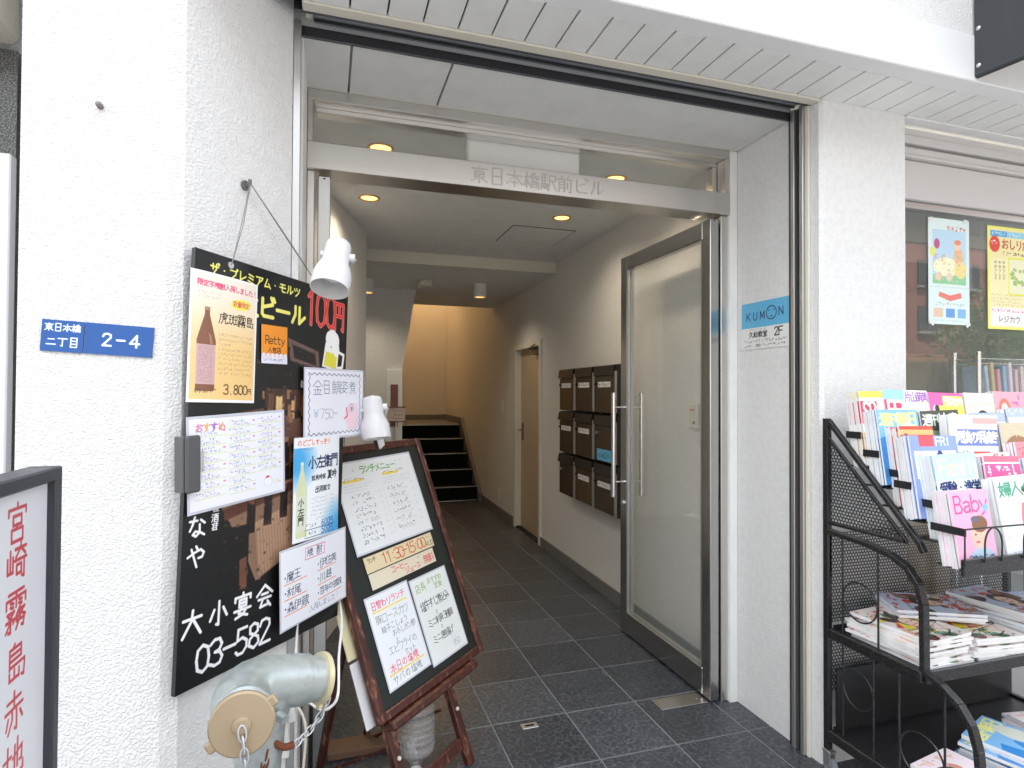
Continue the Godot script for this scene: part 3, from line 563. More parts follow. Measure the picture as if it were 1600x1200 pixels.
func area(im: Image, pts: Array, c: Color):
	var poly := PackedVector2Array(pts)
	var lo := poly[0]
	var hi := poly[0]
	for p in poly:
		lo = lo.min(p); hi = hi.max(p)
	for y in range(maxi(0, int(lo.y)), mini(im.get_height(), int(hi.y) + 1)):
		for x in range(maxi(0, int(lo.x)), mini(im.get_width(), int(hi.x) + 1)):
			if Geometry2D.is_point_in_polygon(Vector2(x + 0.5, y + 0.5), poly):
				im.set_pixel(x, y, im.get_pixel(x, y).lerp(c, c.a))

func rect(im: Image, x: float, y: float, w: float, h: float, c: Color):
	im.fill_rect(Rect2i(int(x), int(y), int(w), int(h)), c)

func sheet_image(w: int, h: int, c: Color) -> Image:
	var im := Image.create(w, h, false, Image.FORMAT_RGB8)
	im.fill(c)
	return im

func print_mat(im: Image, rough := 0.5) -> StandardMaterial3D:
	im.generate_mipmaps()
	var m := StandardMaterial3D.new()
	m.albedo_texture = ImageTexture.create_from_image(im)
	m.roughness = rough
	m.texture_repeat = false
	return m

# a thin sheet standing in x, y round its middle, its print on the +z side, slightly bowed by "bow" metres
func sheet(w: float, h: float, t: float, front: Material, edge: Material, bow := 0.0) -> ArrayMesh:
	var me := ArrayMesh.new()
	var g := Geo.new()
	var e := Geo.new()
	var nx := 8 if bow != 0.0 else 1
	for i in nx:
		var u0 := float(i) / nx
		var u1 := float(i + 1) / nx
		var z0 := bow * (1.0 - pow(2 * u0 - 1, 2)); var z1 := bow * (1.0 - pow(2 * u1 - 1, 2))
		var x0 := (u0 - 0.5) * w; var x1 := (u1 - 0.5) * w
		g.quad(Vector3(x0, -h / 2, z0 + t), Vector3(x1, -h / 2, z1 + t), Vector3(x1, h / 2, z1 + t), Vector3(x0, h / 2, z0 + t), PackedVector2Array([Vector2(u0, 1), Vector2(u1, 1), Vector2(u1, 0), Vector2(u0, 0)]))
		e.quad(Vector3(x1, -h / 2, z1), Vector3(x0, -h / 2, z0), Vector3(x0, h / 2, z0), Vector3(x1, h / 2, z1))
		e.quad(Vector3(x0, h / 2, z0 + t), Vector3(x1, h / 2, z1 + t), Vector3(x1, h / 2, z1), Vector3(x0, h / 2, z0))
		e.quad(Vector3(x0, -h / 2, z0), Vector3(x1, -h / 2, z1), Vector3(x1, -h / 2, z1 + t), Vector3(x0, -h / 2, z0 + t))
	e.quad(Vector3(-w / 2, -h / 2, 0), Vector3(-w / 2, -h / 2, t), Vector3(-w / 2, h / 2, t), Vector3(-w / 2, h / 2, 0))
	e.quad(Vector3(w / 2, -h / 2, t), Vector3(w / 2, -h / 2, 0), Vector3(w / 2, h / 2, 0), Vector3(w / 2, h / 2, t))
	g.surface(me, front)
	e.surface(me, edge)
	return me


# ---------------------------------------------------------------- the place
const PLAN := Transform3D(Basis(Vector3(1, 0, 0), Vector3(0, 0, -1), Vector3(0, 1, 0)), Vector3.ZERO)   # x, -z outlines pushed up in y

func materials():
	var blob := noise(FastNoiseLite.TYPE_SIMPLEX_SMOOTH, 0.055, 3, 3)
	blob.domain_warp_enabled = true
	blob.domain_warp_amplitude = 14.0
	blob.domain_warp_frequency = 0.03
	var rough_cast := ramp_tex(blob, 512, [[0.0, grey(0.0)], [0.42, grey(0.12)], [0.62, grey(0.7)], [1.0, grey(1.0)]])
	var dust := ramp_tex(noise(FastNoiseLite.TYPE_SIMPLEX, 0.012, 5, 9), 512, [[0.0, grey(0.965)], [0.5, grey(0.99)], [1.0, grey(1.0)]])
	M.stucco = mat(lin(0.80, 0.80, 0.79), 0.85)
	M.stucco.albedo_texture = dust
	relief(M.stucco, rough_cast, 0.20, 3.9)
	M.plaster = mat(lin(0.76, 0.74, 0.70), 0.8)
	M.plaster.albedo_texture = dust
	relief(M.plaster, rough_cast, 0.13, 4.0)
	M.paint = mat(lin(0.84, 0.84, 0.82), 0.5)
	M.paint.albedo_texture = dust
	triplanar(M.paint, 0.8)
	M.ceiling = mat(lin(0.76, 0.76, 0.74), 0.7)
	M.ceiling.albedo_texture = dust
	triplanar(M.ceiling, 0.9)
	M.fascia = mat(lin(0.82, 0.82, 0.82), 0.55)
	M.cream = mat(lin(0.70, 0.66, 0.56), 0.5)
	M.dark_gap = mat(lin(0.012, 0.012, 0.013), 0.9)
	M.steel = mat(lin(0.68, 0.66, 0.63), 0.32, 1.0)
	M.letter = mat(lin(0.54, 0.52, 0.50), 0.32, 1.0)
	M.door_steel = mat(lin(0.54, 0.54, 0.53), 0.22, 1.0)
	M.door_glass = mat(lin(0.66, 0.74, 0.70, 0.08), 0.0)
	M.door_glass.transparency = BaseMaterial3D.TRANSPARENCY_ALPHA
	M.alu = mat(lin(0.58, 0.58, 0.57), 0.38, 0.9)
	M.dark_alu = mat(lin(0.10, 0.10, 0.11), 0.35, 0.8)
	M.shutter_bar = mat(lin(0.36, 0.39, 0.43), 0.35, 0.75)
	M.chrome = mat(lin(0.75, 0.75, 0.75), 0.14, 1.0)
	M.glass = mat(lin(0.80, 0.90, 0.85, 0.035), 0.0)
	M.glass.transparency = BaseMaterial3D.TRANSPARENCY_ALPHA
	M.white_plastic = mat(lin(0.80, 0.80, 0.78), 0.38)
	M.white_enamel = mat(lin(0.70, 0.70, 0.71), 0.25)
	M.black_plastic = mat(lin(0.015, 0.015, 0.016), 0.4)
	M.paper = mat(lin(0.80, 0.80, 0.80), 0.7)
	M.film = mat(lin(0.62, 0.64, 0.72), 0.2)
	# dark slate tiles with pale crinkles
	var crinkle := noise(FastNoiseLite.TYPE_SIMPLEX, 0.028, 3, 11)
	crinkle.fractal_type = FastNoiseLite.FRACTAL_RIDGED
	crinkle.domain_warp_enabled = true
	crinkle.domain_warp_amplitude = 22.0
	var slate := ramp_tex(crinkle, 512, [[0.0, lin(0.036, 0.041, 0.050)], [0.5, lin(0.052, 0.059, 0.071)], [0.70, lin(0.080, 0.089, 0.105)], [0.86, lin(0.14, 0.155, 0.18)], [1.0, lin(0.21, 0.225, 0.25)]])
	var slate_h := ramp_tex(crinkle, 512, [[0.0, grey(0.3)], [0.6, grey(0.5)], [1.0, grey(1.0)]])
	for k in 3:
		var t := mat(grey([1.0, 0.86, 0.93][k]), 0.34)
		t.albedo_texture = slate
		relief(t, slate_h, 0.08, 1.5)
		t.uv1_offset = Vector3(0.37 * k, 0.61 * k, 0.23 * k)
		M["slate%d" % k] = t
	M.grout = mat(lin(0.17, 0.175, 0.185), 0.85)
	M.skirting = mat(lin(0.17, 0.17, 0.165), 0.5)
	M.stair = mat(lin(0.009, 0.011, 0.010), 0.85)
	M.stair.metallic_specular = 0.12
	var speck := ramp_tex(noise(FastNoiseLite.TYPE_SIMPLEX, 0.11, 3, 31), 512, [[0.0, grey(0.72)], [0.5, grey(0.9)], [1.0, grey(1.0)]])
	M.pavement = mat(lin(0.42, 0.41, 0.40), 0.85)
	M.pavement.albedo_texture = speck
	triplanar(M.pavement, 1.4)
	M.asphalt = mat(lin(0.12, 0.12, 0.12), 0.9)
	M.asphalt.albedo_texture = speck
	triplanar(M.asphalt, 1.1)
	M.granite = mat(grey(1.0), 0.35)
	M.granite.albedo_texture = ramp_tex(noise(FastNoiseLite.TYPE_SIMPLEX, 0.10, 3, 37), 512, [[0.0, lin(0.02, 0.02, 0.02)], [0.45, lin(0.06, 0.06, 0.06)], [0.7, lin(0.16, 0.16, 0.15)], [1.0, lin(0.32, 0.32, 0.30)]])
	triplanar(M.granite, 3.4)
	M.brick = mat(lin(0.42, 0.17, 0.13), 0.8)
	M.brick.albedo_texture = speck
	triplanar(M.brick, 0.5)
	M.window_dark = mat(lin(0.03, 0.035, 0.04), 0.08)
	M.black_paint = mat(lin(0.014, 0.014, 0.015), 0.36)
	M.black_paint.albedo_texture = ramp_tex(noise(FastNoiseLite.TYPE_SIMPLEX, 0.06, 4, 41), 256, [[0.0, Color.WHITE], [0.72, Color.WHITE], [0.80, Color(3, 3, 3)], [1.0, Color(3, 3, 3)]])
	triplanar(M.black_paint, 5.0)
	M.worn = mat(grey(1.0), 0.34)
	M.worn.albedo_texture = ramp_tex(noise(FastNoiseLite.TYPE_SIMPLEX, 0.045, 5, 43), 512, [[0.0, lin(0.009, 0.009, 0.010)], [0.78, lin(0.012, 0.012, 0.013)], [0.82, lin(0.18, 0.17, 0.17)], [1.0, lin(0.36, 0.35, 0.34)]])
	triplanar(M.worn, 6.0)

func _ready():
	rng.seed = 20240
	# camera: eye at 1.4 m, looking a little to the right of the corridor axis and slightly up
	var cam := Camera3D.new()
	cam.name = "camera"
	var yaw := deg_to_rad(17.354); var pitch := deg_to_rad(0.881); var roll := deg_to_rad(0.292)
	var f := Vector3(sin(yaw) * cos(pitch), sin(pitch), -cos(yaw) * cos(pitch))
	var r := Vector3(cos(yaw), 0, sin(yaw))
	var u := r.cross(f)
	cam.transform = Transform3D(Basis(r * cos(roll) + u * sin(roll), u * cos(roll) - r * sin(roll), -f), Vector3(0, 1.4, 0))
	cam.fov = 65.98
	cam.near = 0.02
	cam.far = 300.0
	add_child(cam)
	cam.current = true
	# a bright hazy sky; the sun stands behind the building, so this front is in open shade and the far side of the street is sunlit
	var env := Environment.new()
	env.background_mode = Environment.BG_SKY
	var sky := Sky.new()
	var sm := ProceduralSkyMaterial.new()
	sm.sky_top_color = Color(0.86, 0.885, 0.92)
	sm.sky_horizon_color = Color(0.95, 0.955, 0.96)
	sm.sky_curve = 0.2
	sm.ground_bottom_color = Color(0.45, 0.45, 0.44)
	sm.ground_horizon_color = Color(0.75, 0.76, 0.77)
	sm.sun_angle_max = 1.0
	sky.sky_material = sm
	env.sky = sky
	env.tonemap_mode = Environment.TONE_MAPPER_LINEAR
	env.tonemap_exposure = 4.4
	env.sdfgi_enabled = true
	env.ssao_enabled = true
	env.ssil_enabled = true
	var we := WorldEnvironment.new()
	we.name = "world_environment"
	we.environment = env
	add_child(we)
	var sun := DirectionalLight3D.new()
	sun.name = "sun"
	sun.light_color = Color(1.0, 0.975, 0.94)
	sun.light_energy = 1.3
	sun.light_angular_distance = 2.0
	sun.shadow_enabled = true
	sun.transform = Transform3D(Basis.looking_at(Vector3(0.2, -0.88, 0.43)), Vector3.ZERO)
	add_child(sun)

	glyphs()
	materials()
	ground()
	building()
	corridor()
	neighbours()
	shop()
	entrance_doors()
	corridor_fittings()
	wall_pieces()
	hanging_board()
	easel()
	standpipe()
	stand_sign()
	magazine_rack()

func ground():
	structure(bx("pavement", Vector3(-14, -0.12, -1.9), Vector3(18, -0.012, 2.6), M.pavement, self))
	structure(bx("kerb", Vector3(-14, -0.14, 2.6), Vector3(18, -0.002, 2.75), M.pavement, self, 0.01))
	structure(bx("road", Vector3(-40, -0.3, 2.75), Vector3(50, -0.14, 9.6), M.asphalt, self))
	structure(bx("far_pavement", Vector3(-40, -0.3, 9.6), Vector3(50, -0.01, 60), M.pavement, self))
	# tiled corridor floor: every tile a piece of its own over the grout bed
	var bed := bx("tiled_floor", Vector3(-0.6, -0.06, -7.56), Vector3(2.05, -0.0018, -1.55), M.grout, self)
	structure(bed)
	var px := 0.3365; var pz := 0.3455; var gap := 0.006
	var shape := {}
	for j in range(-2, 17):
		for i in range(-5, 4):
			var x0 := maxf(1.0133 + px * i, -0.6) + gap / 2; var x1 := minf(1.0133 + px * (i + 1), 2.0) - gap / 2
			var z1 := minf(-2.078 - pz * j, -1.555) - gap / 2; var z0 := maxf(-2.078 - pz * (j + 1), -7.56) + gap / 2
			if x1 - x0 < 0.03 or z1 - z0 < 0.03 or (j < 0 and i > 2): continue
			var k := (i * 7 + j * 5 + i * j) % 3
			var key := "%.3f %.3f %d" % [x1 - x0, z1 - z0, k]
			if not shape.has(key):
				var g := Geo.new()
				g.box(Vector3(-(x1 - x0) / 2, -0.01, -(z1 - z0) / 2), Vector3((x1 - x0) / 2, 0, (z1 - z0) / 2), 0.0018)
				shape[key] = g.mesh(M["slate%d" % absi(k)])
			part("floor_tile", shape[key], null, bed, Vector3((x0 + x1) / 2, rng.randf_range(-0.0004, 0.0004), (z0 + z1) / 2) - bed.position)

func prism(called: String, plan: Array, y0: float, y1: float, m: Material, parent: Node3D) -> MeshInstance3D:
	var g := Geo.new()
	var p := PackedVector2Array()
	for q in plan: p.append(Vector2(q.x, -q.y))
	g.extrude(p, y1 - y0, PLAN)
	return part(called, g, m, parent, Vector3(0, y0, 0))

func building():
	var b := thing("entrance_building", "white rough-cast building with a recessed entrance between two pillars", "building")
	# pillar on the left: its corner is rounded and its flank runs back at an angle
	var plan := [Vector2(-0.667, -2.45), Vector2(-0.667, -1.6)]
	var c := Vector2(-0.347, -1.6)
	var d := Vector2(sin(deg_to_rad(37.5)), -cos(deg_to_rad(37.5)))
	plan.append(c + Vector2(-0.026, 0))
	plan.append(c + d * 0.016)
	plan.append(c + d * 0.391)
	plan.append(Vector2(-0.109, -2.45))
	prism("pillar", plan, -0.05, 3.2, M.stucco, b)
	bx("pillar", Vector3(1.80, -0.05, -2.42), Vector3(2.237, 2.56, -1.80), M.stucco, b, 0.012)
	# overhang: smooth fascia, rough-cast above it, strip soffit below
	bx("fascia", Vector3(-0.30, 2.535, -1.60), Vector3(5.2, 2.705, -1.527), M.fascia, b, 0.004)
	bx("upper_wall", Vector3(-0.30, 2.705, -2.4), Vector3(5.2, 8.5, -1.534), M.stucco, b)
	bx("upper_wall", Vector3(-8.0, 3.2, -2.4), Vector3(-0.30, 8.5, -1.62), M.stucco, b)
	var back := bx("soffit", Vector3(-0.30, 2.546, -1.80), Vector3(5.2, 2.60, -1.60), M.dark_gap, b)
	var strip := Geo.new()
	strip.box(Vector3(-0.0515, -0.005, -0.1), Vector3(0.0515, 0.005, 0.1), 0.0015)
	var sm := strip.mesh(M.paint)
	for k in range(-8, 45):
		part("soffit_strip", sm, null, back, Vector3(0.706 - 0.054 + 0.1088 * k, 2.541, -1.7) - back.position)
	bx("soffit_trim", Vector3(-0.08, 2.531, -1.845), Vector3(1.80, 2.60, -1.8015), M.cream, b, 0.003)
	bx("soffit_trim", Vector3(2.237, 2.531, -1.86), Vector3(5.2, 2.60, -1.8015), M.paint, b, 0.003)
	# ceiling of the recess in three panels, with the shutter slot in front of it
	var rc := bx("recess_ceiling", Vector3(-0.109, 2.545, -2.45), Vector3(1.80, 2.70, -1.955), M.ceiling, b)
	for q in [[-0.105, 0.062], [0.070, 0.395], [0.403, 1.797]]:
		bx("ceiling_panel", Vector3(q[0], 2.521, -2.30) - rc.position, Vector3(q[1], 2.543, -1.957) - rc.position, M.ceiling, rc, 0.001)
	bx("slot_top", Vector3(-0.109, 2.66, -1.955), Vector3(1.80, 2.70, -1.80), M.dark_gap, b)

	# roller shutter drawn up into the slot, its guide rails on both sides
	var s := thing("roller_shutter", "rolled-up grey metal shutter in the slot over the entrance with side rails", "shutter")
	bx("bottom_bar", Vector3(-0.05, 2.546, -1.926), Vector3(1.765, 2.60, -1.874), M.shutter_bar, s, 0.004)
	bx("rubber_seal", Vector3(-0.05, 2.541, -1.905), Vector3(1.765, 2.5455, -1.895), M.black_plastic, s)
	for x in [-0.062, 1.768]:
		bx("end_lock", Vector3(x - 0.011, 2.552, -1.914), Vector3(x + 0.011, 2.585, -1.888), M.cream, s, 0.002)
	bx("slot_lip", Vector3(-0.105, 2.512, -1.955), Vector3(1.797, 2.546, -1.943), M.dark_alu, s, 0.002)
	bx("slot_lip", Vector3(-0.105, 2.533, -1.86), Vector3(1.797, 2.60, -1.848), M.dark_alu, s, 0.002)
	for side in 2:
		var x: float = [-0.108, 1.799][side]
		var o: float = [1.0, -1.0][side]
		var rail := Node3D.new()
		rail.name = "guide_rail"
		s.add_child(rail, true)
		for q in [[0.0, 0.012, -1.868, -1.852, M.cream], [0.0, 0.022, -1.888, -1.869, M.alu], [0.0, 0.004, -1.914, -1.8885, M.dark_gap], [0.0, 0.022, -1.934, -1.9145, M.alu], [0.0, 0.014, -1.952, -1.9345, M.dark_alu]]:
			var xa: float = x + o * q[0]; var xb: float = x + o * q[1]
			if side == 0 and q[3] > -1.9:
				continue
			bx("rail_strip", Vector3(minf(xa, xb), 0, q[2]), Vector3(maxf(xa, xb), 2.545, q[3]), q[4], rail, 0.0015)
	# lining of the left jamb
	bx("jamb_lining", Vector3(-0.108, 0, -2.285), Vector3(-0.080, 2.52, -1.9525), M.paint, b, 0.002)

const WALL_DIR := Vector3(0.0197, 0, -1)
func wall_basis() -> Basis:
	var a := WALL_DIR.normalized()
	return Basis(-a, Vector3.UP, (-a).cross(Vector3.UP))
func on_wall(z: float, y: float, off := 0.0) -> Vector3:
	return Vector3(1.835 + 0.0197 * (-2.42 - z), y, z) + wall_basis().z * off

func wall_slab(called: String, z0: float, z1: float, y0: float, y1: float, back: float, front: float, m: Material, parent: Node3D) -> MeshInstance3D:
	var g := Geo.new()
	var k := 1.0 / wall_basis().x.z
	var h := (z1 - z0) * 0.5 * k
	g.box(Vector3(-h, y0, back), Vector3(h, y1, front), 0.0, Transform3D(wall_basis(), Vector3.ZERO))
	return part(called, g, m, parent, on_wall((z0 + z1) * 0.5, 0))

func corridor():
	var c := thing("corridor", "narrow corridor behind the glass doors leading to a dark staircase", "corridor")
	c.set_meta("kind", "structure")
	# flank with the service door and the mailboxes
	wall_slab("wall", -5.155, -2.43, -0.05, 2.9, -0.2, 0, M.plaster, c)
	wall_slab("wall", -5.935, -5.155, 1.862, 2.9, -0.2, 0, M.plaster, c)
	wall_slab("wall", -10.5, -5.935, -0.05, 4.2, -0.2, 0, M.plaster, c)
	wall_slab("skirting", -5.112, -2.43, 0, 0.085, 0, 0.012, M.skirting, c)
	wall_slab("skirting", -7.45, -5.975, 0, 0.085, 0, 0.012, M.skirting, c)
	# slanting wall opposite, ending in a free corner
	prism("wall", [Vector2(-0.32, -2.452), Vector2(0.26, -4.33), Vector2(-0.75, -4.33), Vector2(-0.75, -2.452)], -0.05, 2.7, M.plaster, c)
	bx("wall", Vector3(-0.9, -0.05, -6.0), Vector3(-0.75, 2.7, -4.33), M.plaster, c)
	# ceilings: the front one, the dropped edge, the lower one behind it
	bx("ceiling", Vector3(-0.9, 2.53, -4.76), Vector3(2.2, 2.7, -2.452), M.ceiling, c)
	bx("ceiling", Vector3(-0.9, 2.44, -6.95), Vector3(2.2, 2.7, -4.80), M.ceiling, c)
	bx("ceiling_edge", Vector3(-0.9, 2.436, -4.80), Vector3(2.2, 2.7, -4.76), M.cream, c)
	for q in [[-3.78, -3.776, 1.185, 1.64], [-4.216, -4.212, 1.185, 1.64]]:
		bx("hatch_joint", Vector3(q[2], 2.527, q[0]), Vector3(q[3], 2.532, q[1]), M.dark_gap, c)
	for x in [1.183, 1.638]:
		bx("hatch_joint", Vector3(x, 2.527, -4.2115), Vector3(x + 0.004, 2.532, -3.7805), M.dark_gap, c)
	bx("hatch", Vector3(1.188, 2.526, -4.211), Vector3(1.637, 2.531, -3.781), M.ceiling, c)
	# flank of the upper flight with its leaning edge, and the white pier under it
	var g := Geo.new()
	g.extrude(PackedVector2Array([Vector2(-0.75, 0), Vector2(0.70, 0), Vector2(0.722, 1.653), Vector2(0.85, 2.44), Vector2(-0.75, 2.44)]), 0.2)
	part("stair_flank", g, M.plaster, c, Vector3(0, 0, -6.2))
	bx("pier", Vector3(0.560, 0, -6.02), Vector3(0.718, 1.632, -5.96), M.paint, c, 0.006)
	# stairwell
	bx("wall", Vector3(0.5, -0.05, -10.5), Vector3(2.2, 4.2, -10.25), M.plaster, c)
	bx("wall", Vector3(0.45, 0, -10.3), Vector3(0.60, 4.2, -6.2), M.plaster, c)
	bx("wall", Vector3(0.45, 2.44, -6.98), Vector3(2.2, 4.2, -6.95), M.plaster, c)
	bx("ceiling", Vector3(0.45, 4.0, -10.4), Vector3(2.2, 4.2, -6.9), M.ceiling, c)
	for k in 5:
		var z0 := -7.56 - 0.30 * k
		var y1 := 0.186 * (k + 1)
		var st := bx("step", Vector3(0.60, 0, -10.25 if k == 4 else z0 - 0.305), Vector3(1.915, y1 - 0.006, z0), M.stair, c)
		bx("nosing", Vector3(0.60, y1 - 0.015, z0 - 0.009) - st.position, Vector3(1.915, y1 - 0.0035, z0 + 0.004) - st.position, M.alu, st, 0.002)
	bx("landing", Vector3(0.60, 0.926, -10.25), Vector3(1.99, 0.932, -8.80), M.skirting, c)
	bx("skirting", Vector3(0.60, 0.932, -10.25), Vector3(1.97, 1.02, -10.235), M.skirting, c)
	var sk := Geo.new()
	var w := Transform3D(wall_basis(), Vector3.ZERO)
	sk.extrude(PackedVector2Array([Vector2(0.05, 0), Vector2(0.05, 0.10), Vector2(-1.20, 1.03), Vector2(-2.75, 1.03), Vector2(-2.75, 0)]), 0.05, w)
	part("skirting", sk, M.skirting, c, on_wall(-7.50, 0))

func neighbours():
	# next door, at the left edge
	var n := thing("granite_front", "dark speckled granite front of the next shop at the pillar's edge", "building")
	bx("granite_wall", Vector3(-8, 0, -2.4), Vector3(-0.742, 2.245, -1.76), M.granite, n)
	bx("wall", Vector3(-8, 2.245, -2.4), Vector3(-0.668, 3.2, -1.80), M.stucco, n)
	var sb := thing("light_box", "beige light box high on the granite front", "sign")
	bx("housing", Vector3(-1.75, 2.252, -1.757), Vector3(-0.735, 2.9, -1.62), mat(lin(0.52, 0.48, 0.40), 0.45), sb, 0.012)
	var p := thing("blank_sign", "pale lavender white panel in a frame beside the pillar", "sign")
	bx("panel", Vector3(-1.6, 0.35, -1.757), Vector3(-0.765, 1.96, -1.742), mat(lin(0.72, 0.73, 0.84), 0.3), p)
	bx("frame", Vector3(-0.765, 0.3, -1.757), Vector3(-0.738, 1.975, -1.725), M.white_enamel, p, 0.003)
	bx("frame", Vector3(-1.6, 1.96, -1.757), Vector3(-0.766, 1.975, -1.725), M.white_enamel, p, 0.003)
	# across the street, seen in the shop window
	var bb := thing("brick_house", "red-brown brick house across the street mirrored in the shop window", "house")
	bx("wall", Vector3(13, -0.1, 12), Vector3(23.6, 6.8, 18), M.brick, bb)
	for j in 2:
		for i in 5:
			var w := bx("window", Vector3(14.0 + 2.05 * i, 3.7 + 1.65 * j, 11.93), Vector3(15.0 + 2.05 * i, 4.6 + 1.65 * j, 11.99), M.window_dark, bb)
			bx("sill", Vector3(-0.55, -0.55, -0.10), Vector3(0.55, -0.46, 0.02), M.pavement, w)
			bx("mullion", Vector3(-0.02, -0.45, -0.05), Vector3(0.02, 0.45, -0.031), M.alu, w)
	bx("shopfront", Vector3(13.5, -0.1, 11.8), Vector3(23.1, 2.6, 11.99), M.window_dark, bb)
	var tb := thing("brown_tower", "tall dark brown office tower behind the brick house across the street", "building")
	bx("wall", Vector3(14, -0.1, 20), Vector3(48, 22, 30), mat(lin(0.05, 0.04, 0.034), 0.6), tb)
	for j in 5:
		bx("window_band", Vector3(14.5, 7.6 + 2.9 * j, 19.93), Vector3(47.5, 9.0 + 2.9 * j, 19.99), M.window_dark, tb)
	var pb := thing("pale_house", "pale concrete office house across the street behind the camera", "house")
	bx("wall", Vector3(-24, -0.1, 13), Vector3(6.5, 9, 19), M.pavement, pb)
	for j in 2:
		for i in 8:
			bx("window", Vector3(-22.6 + 3.5 * i, 3.6 + 2.9 * j, 12.93), Vector3(-20.4 + 3.5 * i, 5.1 + 2.9 * j, 12.99), M.window_dark, pb)
	var leaf := mat(lin(0.11, 0.16, 0.055), 0.6)
	leaf.backlight_enabled = true
	leaf.backlight = Color(0.25, 0.4, 0.1)
	var bark := mat(lin(0.09, 0.07, 0.05), 0.9)
	for q in [[19.2, 7.0, "street tree nearest the brick house corner, mirrored in the shop window"], [21.4, 7.2, "second street tree in front of the brick house, mirrored in the shop window"]]:
		var t := thing("street_tree", q[2], "tree", Vector3(q[0], -0.1, q[1] + 2.0), "street trees in front of the brick house")
		var tr := Geo.new()
		tr.tube([Vector3.ZERO, Vector3(0.05, 1.5, 0), Vector3(0, 3.0, 0.05), Vector3(0.1, 4.6, 0)], [0.13, 0.10, 0.08, 0.03], 8)
		for k in 5:
			var an := TAU * k / 5.0
			tr.tube([Vector3(0, 1.7 + 0.3 * k, 0), Vector3(cos(an) * 0.6, 2.4 + 0.3 * k, sin(an) * 0.6), Vector3(cos(an) * 1.1, 2.9 + 0.3 * k, sin(an) * 1.1)], [0.05, 0.035, 0.015], 6)
		part("trunk", tr, bark, t)
		var cr := Geo.new()
		for k in 2600:
			var dv := Vector3(rng.randfn(), rng.randfn(), rng.randfn()).normalized() * pow(rng.randf(), 0.45)
			var ct := Vector3(dv.x * 1.5, 3.3 + dv.y * 1.6, dv.z * 1.5) + Vector3(sin(k * 0.37), sin(k * 0.23), cos(k * 0.31)) * 0.18
			var a := Vector3(rng.randfn(), rng.randfn(), rng.randfn()).normalized()
			var b := a.cross(Vector3(rng.randfn(), rng.randfn(), rng.randfn())).normalized()
			var sz := rng.randf_range(0.05, 0.10)
			cr.quad(ct - a * sz, ct - b * sz * 0.5, ct + a * sz, ct + b * sz * 0.5)
		part("crown", cr, leaf, t)

